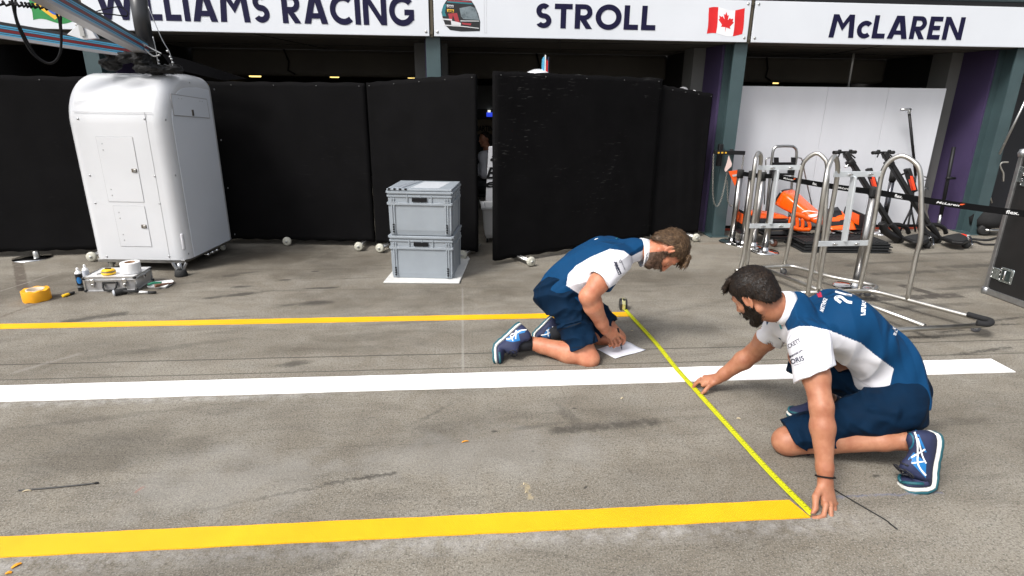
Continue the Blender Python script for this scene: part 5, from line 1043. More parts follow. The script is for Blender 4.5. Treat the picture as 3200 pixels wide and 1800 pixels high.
mb = MB(); mb.box((b0.x * .5 + b1.x * .5, YH - .09, .03), (.34, .2, .012)); mb.build('toe_plate', DARKM, ht)
for b_ in (b0, b1): mb = MB(); mb.lathe(V((b_.x - .02, YH + .05, .07)), [(0, 0), (.07, 0), (.07, .04), (0, .04)], 20, (1, 0, 0)); mb.build('wheel', RUB, ht)
# ================================================================== ORANGE NOSE AND FRONT WING
ORG = M('glossy orange paint', (.88, .105, .004), .28, 0, .04, 3., coat=.5); CARB = M('carbon black', (.012, .012, .014), .35, 0, .3, 20.); YN, YF = 6.98, 6.62
wing = thing('nose_cone', 'bright orange racing nose cone with its front wing on a low black dolly', 'nose cone', (P(*z3(760, 1040), 6.7).x, 6.72, .0))
cs = [(P(*z3(648, 815), YN), .155, .105), (P(*z3(700, 850), YN - .10), .155, .098), (P(*z3(800, 918), YN - .24), .14, .072), (P(*z3(880, 965), YF + .0), .125, .05), (P(*z3(940, 1003), YF - .06), .11, .034), (P(*z3(972, 1024), YF - .09), .07, .016)]
ax_ = (cs[-1][0] - cs[0][0]).normalized(); sd = ax_.cross(V((0, 0, 1))).normalized(); upn = sd.cross(ax_); rings = []
for c, w_, h in cs: rings.append([c + sd * (w_ * (abs(math.cos(a)) ** .42) * (1 if math.cos(a) > 0 else -1)) + upn * (h * (abs(math.sin(a)) ** .38) * (1 if math.sin(a) > 0 else -1)) for a in [2 * math.pi * k / 28 for k in range(28)]])
mb = MB(); mb.sm = True; mb.loft(rings); mb.build('nose', ORG, wing)
mb = MB(); mb.prism([rings[0][k] - ax_ * .004 for k in range(28)], ax_ * -.02); mb.build('bulkhead', CARB, wing)
bvn = bvh_of([o for o in wing.children if o.name.startswith('nose')][0].data)
for s_ in (0,):
    mb = MB()
    # mounting pylon with three openings, built as posts between two rails
    q = lambda x, y, Y=6.52: P(*z3(x, y), Y)
    for pts in ([(700, 975), (690, 1040), (720, 1062)], [(745, 960), (752, 1030), (748, 1065)], [(790, 985), (795, 1030), (790, 1070)], [(835, 1000), (850, 1040), (848, 1075)]): mb.tube(bez([q(*p) for p in pts], 5), .022, 8, rs=None)
    mb.tube(bez([q(690, 1050), q(760, 1072), q(850, 1076)], 6), .026, 8); mb.tube(bez([q(715, 950), q(780, 965), q(845, 995)], 6), .03, 8); mb.build('pylon', ORG, wing)
def wplate(pts, th, m, name, Y): mb = MB(); mb.prism([P(*z3(x, y), Y + (dy[0] if dy else 0)) for x, y, *dy in pts], (0, th, .0)); return mb.build(name, m, wing, bevel=.004)
wl, wr_ = P(*z3(285, 1062), 6.72), P(*z3(1290, 1052), 6.72); zm = .165
mb = MB(); mb.sm = True; rings = []
for i in range(25):
    u = i / 24; c = V((wl.x + (wr_.x - wl.x) * u, 6.70 + .10 * abs(u - .5), zm + .02 * math.sin(u * math.pi))); rings.append([c + V((0, -.18, -.006)), c + V((0, -.18, .006)), c + V((0, -.05, .022)), c + V((0, .14, .05)), c + V((0, .14, .042)), c + V((0, -.05, .008))])
mb.loft(rings); mb.build('main_plane', CARB, wing)
def flap(x0, x1, y0, z0_, hh, m, curve, name='flap'):
    mb = MB(); mb.sm = True; rings = []
    for i in range(13):
        u = i / 12; x = x0 + (x1 - x0) * u; k = curve(u); rings.append([V((x, y0 + .0, z0_)), V((x, y0 + .06, z0_ + hh * k * .6)), V((x, y0 + .14, z0_ + hh * k)), V((x, y0 + .15, z0_ + hh * k - .008)), V((x, y0 + .07, z0_ + hh * k * .6 - .012)), V((x, y0 + .005, z0_ - .01))])
    mb.loft(rings); return mb.build(name, m, wing)
nl, nr_ = P(*z3(690, 1040), 6.6).x, P(*z3(1000, 1040), 6.6).x
for k in range(4):
    cl = lambda u, k=k: 1 - .75 * u ** 2; cr = lambda u, k=k: .35 + .65 * u ** .6
    flap(wl.x + .05 + .03 * k, nl + .03, 6.54 + .05 * k, .185 + .036 * k, .075, ORG if k == 3 else CARB, cl); flap(nr_ + .0, wr_.x - .24 - .03 * k, 6.52 + .05 * k, .185 + .040 * k, .10, ORG if k % 2 == 0 else CARB, cr)
for x, lab in ((wl.x + .01, 0), (wr_.x - .16, 1)):
    mb = MB(); mb.prism([V((x, 6.46, .13)), V((x, 6.46, .20)), V((x, 6.54, .36)), V((x, 6.92, .39)), V((x, 6.96, .17)), V((x, 6.80, .12))], (.012, 0, 0)); mb.build('endplate', CARB, wing, bevel=.004); mb = MB(); mb.prism([V((x - .003, 6.60, .22)), V((x - .003, 6.62, .34)), V((x - .003, 6.86, .36)), V((x - .003, 6.88, .24))], (-.004, 0, 0)); mb.build('endplate_patch', ORG, wing)
    mb = MB(); mb.prism([V((x - .10, 6.50, .14)), V((x + .10, 6.50, .14)), V((x + .10, 6.75, .155)), V((x - .10, 6.75, .155))], (0, 0, .01)); mb.build('foot_plate', CARB, wing, bevel=.004)
# white print on the nose
mb = MB(); st = lambda x, y: stick(bvn, *z3(x, y), .003)
bvn = BVHTree.FromPolygons([v.co + wm(wing).translation for v in [o for o in wing.children if o.name.startswith('nose')][0].data.vertices], [tuple(p.vertices) for p in [o for o in wing.children if o.name.startswith('nose')][0].data.polygons])
decal_poly(wing, bvn, [[z3(838, 958), z3(918, 946), z3(905, 972), z3(850, 978)]], INKW if 'INKW' in globals() else WPL, 'badge', .003); decal_stroke(wing, bvn, [([z3(788, 936), z3(830, 926), z3(900, 934), z3(950, 945)], 2.6), ([z3(880, 990), z3(920, 985), z3(960, 1000)], 1.8)], WPL, 'stripe', .003)
decal_text(wing, bvn, 'SAP', z3(848, 971), z3(905, 961), 5, M('red nose print', (.5, .05, .02), .5), 'badge_lettering', .02)
# dolly
mb = MB(); x0, x1 = P(*z3(420, 1090), 6.8).x, P(*z3(1110, 1130), 6.6).x
for y in (6.42, 6.95): mb.bar((x0, y, .115), (x1, y, .115), .04, .025)
for x in (x0, (x0 + x1) / 2, x1): mb.bar((x, 6.42, .113), (x, 6.95, .113), .04, .022)
mb.build('dolly_frame', DARKM, wing)
for x in (x0 + .05, x1 - .08):
    for y in (6.45, 6.92): castor((x, y, 0), .045, .03, .5, wing, M('brown castor rubber', (.10, .035, .02), .5), GALV, 'dolly_castor')
# ================================================================== SCOOTERS
SCB = M('satin black scooter', (.009, .0085, .0085), .45, 0, .15, 10., spec=.35); ORR = M('orange red panel', (.80, .05, .008), .4); zs = lambda x, y: (2560 + x / 6.0375, 440 + y / 6.0375); zd = lambda x, y: (2560 + x / 5.855, 640 + y / 5.855)
def scooter(label):
    gw = G(*zd(1440, 705)); Yw = gw.y; Yt = Yw + .25
    t = thing('electric_scooter', label, 'scooter', tuple(gw), group='folded black scooters by the white panel'); Pt = lambda x, y, Y: P(*zs(x, y), Y); Pd = lambda x, y, Y: P(*zd(x, y), Y)
    hd, hg = Pt(490, 215, Yt), Pd(1290, 345, Yw + .03)
    mb = MB(); mb.bar(hd, hg, .052, .075, (0, 1, 0), .012); mb.build('stem', SCB, t)
    mb = MB(); a, b_ = Pt(272, 222, Yt - .05), Pt(685, 214, Yt + .05); mb.tube([a, hd, b_], .014, 10); hb_ = mb.build('handlebar', SCB, t)
    for p, q in ((a, a.lerp(hd, .45)), (b_, b_.lerp(hd, .45))): mb = MB(); mb.cyl(p, q, .021, n=14); mb.build('grip', RUB, hb_)
    for x, y, x2, y2 in ((385, 250, 360, 305), (590, 245, 680, 325)): mb = MB(); mb.tube([Pt(x, 222, Yt - .02), Pt(x, y, Yt - .04), Pt(x2, y2, Yt - .06)], .008, 8); mb.box(Pt(x, 205, Yt - .02), (.035, .03, .05), bev=.008); mb.build('brake_lever', SCB, hb_)
    mb = MB(); c = Pt(590, 415, Yt - .05); d = (hg - hd).normalized(); mb.bar(c - d * .035, c + d * .035, .075, .10, (0, 1, 0), .01); mb.bar(Pt(530, 450, Yt - .1), Pt(650, 390, Yt - .1), .03, .02); mb.build('clamp', SCB, t); mb = MB(); mb.tube([Pt(540, 450, Yt - .1), Pt(530, 480, Yt - .1), Pt(470, 490, Yt - .1)], .010, 8); mb.build('clamp_lever', CHROME, t)
    mb = MB(); mb.tube([Pt(450, 280, Yt - .06), Pt(470, 330, Yt - .06), Pt(500, 300, Yt - .05)], .004, 6); mb.build('brake_cable', RUB, t)
    mb = MB(); mb.bar(Pt(930, 520, Yt - .05), Pt(1075, 960, Yt - .10), .045, .09, (0, 1, 0), .01); sp = mb.build('seat_post', SCB, t); mb = MB(); mb.bar(Pt(985, 640, Yt - .082), Pt(1060, 930, Yt - .13), .03, .05, (0, 1, 0), .004); mb.build('orange_panel', ORR, sp); mb = MB(); mb.bar(Pt(785, 660, Yt), Pt(920, 600, Yt - .05), .025, .02); mb.build('bracket', SCB, sp)
    mb = MB(); mb.tube(bez([Pd(1290, 345, Yw), Pd(1380, 430, Yw), Pd(1455, 540, Yw), Pd(1460, 640, Yw)], 6), .034, 10); mb.tube(bez([Pd(1150, 330, Yw), Pd(1200, 470, Yw), Pd(1340, 570, Yw), Pd(1430, 640, Yw)], 6), .045, 10); mb.build('fork', SCB, t); mb = MB(); mb.tube(bez([Pd(1330, 360, Yw + .1), Pd(1480, 370, Yw + .1), Pd(1600, 430, Yw + .1), Pd(1640, 520, Yw + .1)], 6), .026, 10); mb.build('mudguard_arm', SCB, t)
    c = gw + V((0, .0, .055)); mb = MB(); mb.lathe(c - V((.0, .022, 0)), [(0, 0), (.03, 0), (.05, .004), (.055, .012), (.055, .032), (.05, .04), (.03, .044), (0, .044)], 22, (.35, 1, 0)); w_ = mb.build('front_wheel', RUB, t); mb = MB(); mb.cyl(c - V((.008, .03, 0)), c - V((.008, .022, 0)), .018, n=12); mb.build('hub', CHROME, w_)
    d0 = [G(*zd(*q), .07) for q in ((1500, 640), (1640, 600), (1880, 560), (1990, 620), (2010, 700), (1900, 740), (1700, 720))]; mb = MB(); mb.prism(d0, (0, 0, .035)); dk = mb.build('deck', SCB, t, bevel=.01); e_ = sum(d0, V()) / 7; mb = MB(); mb.prism([e_ + (p - e_) * .85 + V((0, 0, .036)) for p in d0], (0, 0, .004)); mb.build('grip_mat', RUB, dk)
    c = d0[4] + V((-.01, .02, -.028)); mb = MB(); mb.lathe(c - V((0, .02, 0)), [(0, 0), (.04, .002), (.042, .02), (.04, .038), (0, .04)], 18, (.35, 1, 0)); mb.build('rear_wheel', RUB, t); mb = MB(); mb.tube(bez([d0[3], d0[3] + V((.05, 0, .02)), d0[4] + V((.06, 0, -.03))], 5), .012, 8); mb.build('tail_bracket', CHROME, t)
    return t
sc1 = scooter('black folded scooter with orange panel, left one of the pair by the white panel'); c0_ = sc1.location; tgt = G(*zd(2150, 712)); tgt.y = c0_.y - .02; sc2 = dup(sc1, loc=(tgt.x - .0, tgt.y, 0), label='black folded scooter with orange panel, right one of the pair, beside the purple wall')
# ================================================================== STANDS, POLES, MATS, CABLES
tf = G(2837, 715); tf.y = min(7.2, tf.y); ts = thing('tripod_stand', 'thin black tripod stand with a metal arm at its top, before the white panel', 'stand', tuple(tf)); Yq = tf.y; apx = P(*z3(1668, 905), Yq); topq = P(*z3(1652, 135), Yq)
mb = MB(); mb.tube([apx, P(*z3(1703, 640), Yq)], .014, 8); mb.tube([P(*z3(1703, 640), Yq), topq], .017, 8); mb.build('pole', DARKM, ts)
for x, y, dy in ((1592, 1035, 0), (1640, 1062, -.12), (1712, 1050, -.05)): q = P(*z3(x, y), Yq + dy); q.z = .01; mb = MB(); mb.tube([apx, q], .012, 8); mb.build('leg', DARKM, ts)
mb = MB(); mb.tube([topq + V((.012, 0, .04)), P(*z3(1640, 108), Yq), P(*z3(1585, 110), Yq)], .014, 8); mb.box(topq + V((-.01, -.01, .01)), (.03, .03, .05), bev=.006); mb.build('top_arm', STEEL, ts)
mb = MB(); mb.tube([P(*z3(1750, 640), Yq), P(*z3(1790, 655), Yq)], .008, 6); mb.tube([P(*z3(1750, 678), Yq), P(*z3(1788, 678), Yq)], .006, 6); mb.tube([P(*z3(1755, 745), Yq), P(*z3(1805, 742), Yq)], .010, 6); mb.tube(bez([P(*z3(1770, 745), Yq), P(*z3(1772, 850), Yq), P(*z3(1810, 1010), Yq)], 5), .011, 6); mb.build('wheel_gun_stand', STEEL, ts)
pf = G(2937, 703); pf.y = 7.22; t = thing('lance_pole', 'tall black pole with a side handle and steel foot, before the purple wall', 'pole', tuple(V((P(2937, 703, 7.22).x, 7.22, 0)))); mb = MB(); mb.tube([P(*z3(1905, 970), 7.22), P(*z3(2012, 412), 7.22)], .022, 10); mb.build('pole', DARKM, t); mb = MB(); mb.tube([P(*z3(1950, 662), 7.2), P(*z3(2022, 662), 7.2)], .016, 10); mb.build('side_handle', DARKM, t); q = P(*z3(1890, 1035), 7.22); q.z = .0; mb = MB(); mb.tube([q, P(*z3(1905, 955), 7.22)], .020, 10); mb.build('steel_foot', STEEL, t)
MAT_ = M('black grid mat', (.012, .013, .014), .7, 0, .2, 20.); m0, m1 = G(2512, 790), G(2786, 793); dx = (m1 - m0).normalized(); dy_ = V((-dx.y, dx.x, 0)); L = (m1 - m0).length
for k in range(4):
    o_ = dx * (.012 * ((k * 7) % 3 - 1)) + dy_ * (.008 * k); z = .004 + k * .030; b0 = m0 + o_; mb = MB(); mb.prism([b0 + V((0, 0, z)), b0 + dx * L + V((0, 0, z)), b0 + dx * L + dy_ * .5 + V((0, 0, z)), b0 + dy_ * .5 + V((0, 0, z))], (0, 0, .012)); mb.prism([b0 + dx * .02 + dy_ * .02 + V((0, 0, z + .0125)), b0 + dx * (L - .02) + dy_ * .02 + V((0, 0, z + .0125)), b0 + dx * (L - .02) + dy_ * .48 + V((0, 0, z + .0125)), b0 + dx * .02 + dy_ * .48 + V((0, 0, z + .0125))], (0, 0, .012)); t = tag(thing('grid_mat', ['lowest black mat of the flat stack behind the nearer rack', 'second black mat from the ground in the flat stack', 'third black mat from the ground in the flat stack', 'topmost ribbed black mat of the flat stack behind the nearer rack'][k], 'mat', tuple(b0 + dx * L / 2 + V((0, 0, z)))), group='stacked black floor mats'); mb.build('tray', MAT_, t, bevel=.003)
    mb = MB()
    for i in range(22): p = b0 + dx * (.03 + (L - .06) * i / 21); mb.bar(p + dy_ * .02 + V((0, 0, z + .0275)), p + dy_ * .48 + V((0, 0, z + .0275)), .018, .005)
    mb.build('rib', MAT_, t)
plug = G(3012, 742, .045); t = thing('power_plug', 'red industrial power plug on a black cable beside the right scooter', 'plug', tuple(plug)); mb = MB(); mb.lathe(plug + V((-.06, .04, 0)), [(0, 0), (.03, .0), (.043, .01), (.045, .06), (.038, .09), (.03, .10), (0, .10)], 18, (.8, -.5, 0)); mb.build('shell', M('red plug plastic', (.60, .03, .012), .4), t); mb = MB(); mb.ring(plug + V((.02, -.01, 0)), plug + V((.045, -.026, 0)), .038, .02, 16); mb.build('grey_collar', M('grey collar plastic', (.35, .35, .34), .5), t)
mb = MB(); mb.tube(bez([plug + V((.02, .01, -.02)), G(3040, 747, .014), G(3085, 750, .014), G(3130, 742, .014), G(3260, 738, .014)], 6), .014, 8); mb.build('cable', RUB, t); mb = MB(); mb.tube(bez([G(2985, 757, .016), G(3045, 755, .016), G(3070, 763, .014), G(3110, 764, .014), G(3230, 764, .014)], 6), .012, 8); mb.build('cable', RUB, t)
# ================================================================== FLIGHT CASE AT THE RIGHT EDGE
FCB = M('black case laminate', (.010, .0095, .0095), .55, 0, .25, 6., .2, 200.); FX = 4.69; e0, e1_ = PX(3077, 920, FX), PX(3200, 966, FX); yb = e0.y; zt = PX(3188, 470, FX).z; zt = max(1.0, min(1.35, zt)); FY0 = yb - 1.35
fc = thing('flight_case', 'big black flight case with silver edges, cut off by the right side of the picture', 'flight case', (FX + .4, yb - .65, 0)); mb = MB(); mb.box((FX + .4, (FY0 + yb) / 2, zt / 2 + .01), (.8, yb - FY0, zt - .02)); mb.build('body', FCB, fc)
mb = MB()
for y in (FY0, yb):
    for x in (FX, FX + .8): mb.box((x, y, zt / 2 + .01), (.035, .035, zt))
for z in (.03, zt - .008):
    for x in (FX, FX + .8): mb.box((x, (FY0 + yb) / 2, z), (.034, yb - FY0, .05))
    for y in (FY0, yb): mb.box((FX + .4, y, z + .001), (.8, .034, .05))
mb.build('edging', M('flight case aluminium', (.36, .36, .36), .4, .85, .15, 20.), fc, bevel=.004)
mb = MB()
for z in (.03, zt - .02):
    for y in (FY0, yb): mb.lathe(V((FX, y, z)), [(0, -.04), (.03, -.03), (.038, 0), (.03, .03), (0, .04)], 14)
mb.build('corner', GALV, fc)
ZINC = M('zinc hardware', (.45, .50, .50), .25, .9, .25, 30.)
def hw(px, py, w_, h, name, inner=None):
    c = PX(px, py, FX - .018); mb = MB(); mb.box((FX - .006, c.y, c.z), (.012, w_, h), bev=.005); o = mb.build(name, ZINC, fc, bevel=.003); mb = MB()
    for sy in (-1, 1):
        for sz_ in (-1, 0, 1): mb.lathe(V((FX - .012, c.y + sy * w_ * .4, c.z + sz_ * h * .38)), [(.006, 0), (.005, .003), (0, .004)], 8, (-1, 0, 0))
    mb.build('rivet', CHROME, o)
    if inner: mb = MB(); mb.box((FX - .0125, c.y, c.z), (.004, w_ * .62, h * .7), bev=.002); mb.build('recess', M('dark recess', (.02, .03, .028), .4), o); mb = MB(); mb.tube([V((FX - .018, c.y, c.z - h * .3)), V((FX - .026, c.y, c.z - h * .28)), V((FX - .026, c.y, c.z + h * .28)), V((FX - .018, c.y, c.z + h * .3))], .008, 8); mb.build('drop_handle', CHROME, o)
hw(3110, 855, .10, .10, 'hinge'); hw(3141, 862, .13, .13, 'handle_dish', True); hw(3183, 545, .10, .13, 'latch_plate'); hw(3199, 560, .06, .12, 'latch_plate')
# ================================================================== INSIDE THE GARAGE
zg = lambda x, y: (1150 + x / 2.0127, 180 + y / 2.0127)
t = thing('garage_console', 'grey wall unit with a dim console and beige lettered strip, seen through the gap', 'console', tuple(V((P(1513, 420, 12.6).x, 12.6, 0)))); q = lambda x, y, Y=8.6: P(*zg(x, y), Y)
def rect(x0, y0, x1, y1, m, name, Y=8.6, th=.08, parent=t): Y += 4.0; mb = MB(); a, b_ = q(x0, y1, Y), q(x1, y0, Y); mb.box(((a.x + b_.x) / 2, Y + th / 2, (a.z + b_.z) / 2), (abs(b_.x - a.x), th, abs(b_.z - a.z))); return mb.build(name, m, parent, bevel=.004)
rect(560, 178, 1000, 322, M('grey wall unit', (.16, .17, .19), .6), 'upper_panel'); rect(560, 322, 1000, 385, DARKM, 'console', 8.62); rect(560, 392, 1000, 482, M('beige strip', (.16, .12, .075), .6), 'beige_strip', 8.64); rect(560, 482, 1000, 900, DARKM, 'lower_panel', 8.66)
rect(745, 345, 790, 372, M('blue screen glow', (.03, .07, .8), .4, emit=.5), 'screen', 8.60, .01); rect(672, 350, 677, 358, M('white indicator', (.9, .9, .8), .4, emit=1.5), 'indicator', 8.60, .01); mb = MB()
for k in range(3): a = q(762, 332 + k * 5, 12.57); mb.box(a, (.06, .008, .006))
mb.build('indicator', MATS['white indicator'], t)
mb = MB(); a, b_ = q(672, 462, 12.62), q(795, 462, 12.62); text_on(mb, 'MARTINI', lambda u, v: a.lerp(b_, u) + V((0, 0, v)), 1, .11, .03); mb.build('strip_lettering', INKN_ if 'INKN_' in globals() else BLACK, t, recalc=False)
t = thing('white_banner', 'white upright panel with black script letters, half hidden behind the large screen', 'panel', tuple(V((P(1535, 690, 7.2).x, 7.2, 0)))); q = lambda x, y, Y=7.2: P(*zg(x, y), Y)
mb = MB(); mb.prism([q(760, 560), q(900, 560), q(900, 1000), q(735, 1000)], (0, .06, 0)); mb.build('board', WPAN, t, bevel=.004); mb = MB()
for txt, x, y, h in (('a', 768, 650, .12), ('B', 742, 760, .14), ('e', 738, 815, .10)): text_on(mb, txt, lambda u, v, x=x, y=y: q(x, y, 7.195) + V((u, 0, v)), .13, h, .02, .3)
mb.build('script_lettering', BLACK, t, recalc=False)
a = P(*zg(725, 1175), 6.75); a.z = .06; b_ = P(*zg(715, 965), 6.75); tub = thing('storage_tub', 'white plastic tub on the ground in the gap between the black screens', 'tub', (a.x + .25, 6.95, 0)); mb = MB(); R = lambda i, z: [V((a.x + i, 6.75 + i, z)), V((a.x + .55 - i, 6.75 + i, z)), V((a.x + .55 - i, 7.15 - i, z)), V((a.x + i, 7.15 - i, z))]; mb.loft([R(.04, .05), R(.02, .10), R(0, .40), R(-.02, .40), R(-.02, .43), R(.02, .43), R(.05, .10)], smooth=False); mb.build('body', M('white tub plastic', (.60, .61, .62), .4), tub, bevel=.012)
for x, y in ((.05, 6.8), (.5, 6.8), (.05, 7.1), (.5, 7.1)): castor((a.x + x, y, 0), .024, .018, .2, tub)
# second gantry head above the large screen
c = P(1684, 226, 6.62); t = thing('gantry_head', 'white domed cap with a teal, white and red fin, peeping over the large black screen', 'gantry', (c.x, 6.62, 0)); mb = MB(); mb.lathe(V((c.x - .01, 6.62, c.z - .06)), [(.13, 0), (.13, .05), (.11, .065), (.05, .09), (0, .095)], 24); mb.build('cap', GELW, t); mb = MB(); mb.box((c.x - .01, 6.62, c.z / 2 - .03), (.18, .18, c.z - .06)); mb.build('column', GELW, t)
for k, (m, w_) in enumerate(((CY_, .016), (INKW if 'INKW' in globals() else WPL, .012), (M('fin red', (.50, .015, .02), .4), .018), (NV_, .010))): mb = MB(); x = c.x + .035 + k * .017; mb.prism([V((x, 6.56, c.z - .0)), V((x, 6.56, c.z + .15 + (.02 if k == 1 else -.04 * (k == 2)))), V((x, 6.66, c.z + .13)), V((x, 6.68, c.z))], (w_, 0, 0)); mb.build('fin', m, t)
c = P(2145, 281, 7.15); t = thing('white_canister', 'white rounded equipment top showing above the narrow black screen', 'canister', (c.x, 7.15, 0)); mb = MB(); mb.box((c.x + .02, 7.15, c.z - .4), (.16, .14, .8), bev=.02); mb.build('body', WPL, t); mb = MB(); mb.lathe(V((c.x - .04, 7.15, c.z - .02)), [(.06, 0), (.055, .03), (.03, .05), (0, .055)], 18); mb.build('dome', M('grey dome', (.3, .3, .31), .4), t)
# things in the far right bay
t = thing('tool_cabinet', 'tall dark cabinet in the shaded bay behind the flight case', 'cabinet', (7.75, 8.0, 0)); mb = MB(); mb.box((7.75, 8.0, .95), (.9, .6, 1.9)); mb.build('body', M('dark blue cabinet', (.008, .009, .013), .5), t, bevel=.01); mb = MB(); mb.box((7.295, 8.0, .98), (.012, .5, 1.6)); mb.build('door', M('dark cabinet door', (.012, .013, .018), .45), t, bevel=.004)
zw = lambda x, y: (2960 + x / 2.9, 460 + y / 2.9); mb = MB(); mb.tube(bez([P(*zw(552, 135), 7.3), P(*zw(500, 138), 7.3), P(*zw(478, 160), 7.3), P(*zw(490, 200), 7.3), P(*zw(508, 240), 7.3), P(*zw(506, 310), 7.3)], 6), .012, 8); mb.tube([P(*zw(368, 375), 7.3), P(*zw(405, 505), 7.3)], .010, 8); mb.tube([P(*zw(380, 327), 7.3), P(*zw(428, 327), 7.3)], .006, 8); t = tag(mb.build('trolley_handle', M('pale bent tube', (.55, .53, .48), .35, .7)), 'pale bent trolley handle in the shaded bay left of the flight case', 'handle')
g_ = G(*zw(315, 800)); t = thing('cable_trolley', 'small wheeled trolley with a dark bag in the shaded bay', 'trolley', tuple(g_)); mb = MB(); mb.lathe(g_ + V((0, -.03, .075)), [(0, 0), (.05, 0), (.075, .01), (.075, .05), (.05, .06), (0, .06)], 20, (.3, 1, 0)); mb.build('wheel', RUB, t); mb = MB(); mb.tube([g_ + V((0, -.02, .075)), g_ + V((.24, -.05, .075))], .02, 8); mb.build('axle', STEEL, t); mb = MB(); mb.lathe(g_ + V((.1, .1, .10)), [(0, 0), (.17, .01), (.19, .10), (.13, .2), (.05, .25), (0, .25)], 18); mb.build('bag', CLOTH, t)
mb = MB(); mb.tube([PX(3240, 240, 6.85), P(3123, 482, 6.9)], .014, 8); tag(mb.build('leaning_pole', STEEL), 'thin steel pole leaning at the right edge beyond the teal post', 'pole')
# ================================================================== PEOPLE
SKIN = M('skin', (.49, .22, .125), .5, 0, .14, 16., .12, 260., sss=.12, spec=.4, col2=(.38, .125, .066)); SKIN2 = M('tanned skin', (.42, .195, .112), .5, 0, .16, 15., .12, 260., sss=.12, spec=.4, col2=(.29, .105, .056))
SHN = M('navy team shirt cloth', (.0017, .039, .110), .8, 0, .10, 7., .25, 380., spec=.15); SHW = M('white team shirt cloth', (.64, .64, .68), .75, 0, .03, 7., .22, 380., spec=.3)
SHO = M('navy work shorts cloth', (.0011, .0125, .034), .85, 0, .2, 9., .3, 300., spec=.12); COLW = M('white collar cloth', (.68, .68, .71), .7, 0, .03, 9., .15, 300.)
H1D = M('dark brown hair lock', (.035, .019, .010), .5, spec=.3); H1M = M('brown hair lock', (.085, .050, .026), .5, spec=.3); H1L = M('light brown hair lock', (.15, .092, .050), .5, spec=.3); H2D = M('near black hair lock', (.006, .004, .003), .5, spec=.3); H2M = M('dark brown lock', (.016, .010, .007), .5, spec=.3)
HAIR1 = M('brown hair base', (.060, .036, .020), .6, 0, .6, 38., .6, 60., stretch=(1, 1, .45), col2=(.10, .065, .038), spec=.2); HAIR2 = M('dark brown hair', (.009, .006, .005), .7, 0, .5, 60., .6, 120., col2=(.03, .02, .014), spec=.15); BEARD1 = M('brown beard', (.06, .032, .02), .8, 0, .5, 90., .6, 200., col2=(.12, .065, .04))
wrinkle(SHN, 7., .8, .045, (1, 1, .6)); wrinkle(SHW, 7., .6, .035, (1, 1, .6)); wrinkle(SHO, 8., .9, .05)
SOCK = M('black sock', (.008, .009, .013), .85, 0, 0, 8, .3, 300.); UPP = M('dark blue shoe mesh', (.014, .020, .062), .7, 0, .2, 30., .35, 420.); SHB = M('bright blue shoe overlay', (.008, .15, .40), .45); SHT = M('teal shoe overlay', (.006, .11, .17), .45); MIDS = M('white shoe midsole', (.70, .70, .66), .5, 0, .08, 20.); OUTS = M('teal shoe outsole', (.008, .085, .11), .6); STRP = M('white shoe stripe', (.74, .74, .74), .4); LACE = M('dark lace', (.012, .013, .02), .7)
SEAMC = M('grey stitched seam', (.42, .43, .47), .8); INKN = M('navy print', (.010, .012, .035), .6); INKW = M('white print', (.78, .78, .80), .6); INKR = M('crimson print', (.42, .015, .05), .6); INKT = M('teal print', (.04, .32, .36), .6)
EYEW = M('eye white', (.6, .56, .52), .2); IRIS = M('dark iris', (.03, .02, .015), .15)
def A3(*v): return [np.array(x, float) for x in v]
def lerp(a, b, t): return np.array(a) * (1 - t) + np.array(b) * t
def unit(v): v = np.array(v, float); return v / np.linalg.norm(v)
def fold_post(amp, seeds, mask=None):
    rs = np.random.RandomState(seeds); ds = [unit(rs.randn(3)) for _ in range(6)]; fs = rs.uniform(14, 42, 6); ph = rs.uniform(0, 6, 6)
    def f_(D, Pn):
        near = np.abs(D) < .03; q = Pn[near]; w1 = np.sin(q @ ds[4] * 9 + ph[4]) * 1.4; w2 = np.sin(q @ ds[5] * 7 + ph[5]) * 1.4
        v = sum(np.sin(q @ ds[i] * fs[i] + ph[i] + (w1 if i % 2 else w2)) for i in range(4)) / 4; v = 1 - np.abs(v) * 2.6; v = np.clip(v, -.6, 1); a = amp if mask is None else amp * mask(q)
        D = D.copy(); D[near] += -v * a; return D
    return f_
def torso(S, j, g):
    """pelvis-belly-chest-shoulders, grown by g"""
    lh, ls = j['lath'], j['lats']; pe, be, ch = j['pelvis'], j['belly'], j['chest']
    S.cap(pe + lh * .075, pe - lh * .075, j['rp'] + g, None, .05); S.cap(be + lh * .06, be - lh * .06, j['rb'] + g, None, .06); S.cap(ch + ls * .085, ch - ls * .085, j['rc'] + g, None, .07)
    m = (pe + be) / 2; lm = unit(lh + ls); S.cap(m + lm * .06, m - lm * .06, (j['rp'] + j['rb']) / 2 + g, None, .06); m = (be + ch) / 2; S.cap(m + ls * .075, m - ls * .075, (j['rb'] + j['rc']) / 2 + g, None, .06)
    S.cap(j['shR'], j['shL'], j['rs'] + g, None, .05); S.cap(j['ntop'], j['shR'], .055 + g, .05 + g, .05); S.cap(j['ntop'], j['shL'], .055 + g, .05 + g, .05)
def sleeve(S, sh, el, t, r0, r1, arm_r, k=.035, tilt=(0, 0, 0)):
    e = lerp(sh, el, t); d = unit(e - sh); S.add('slv', (np.array(sh), e, r0, r1, r1 - .009, d + np.array(tilt)), k)
def shorts_leg(S, hip, kn, t, r0, r1, k=.03, tilt=(0, 0, 0)):
    e = lerp(hip, kn, t); d = unit(e - hip); S.add('slv', (np.array(hip), e, r0, r1, r1 - .010, d + np.array(tilt)), k)
def head_sdf(C, R, s, vox):
    S = Sdf(vox); w_ = add_head(S, C, R, s); return S, w_
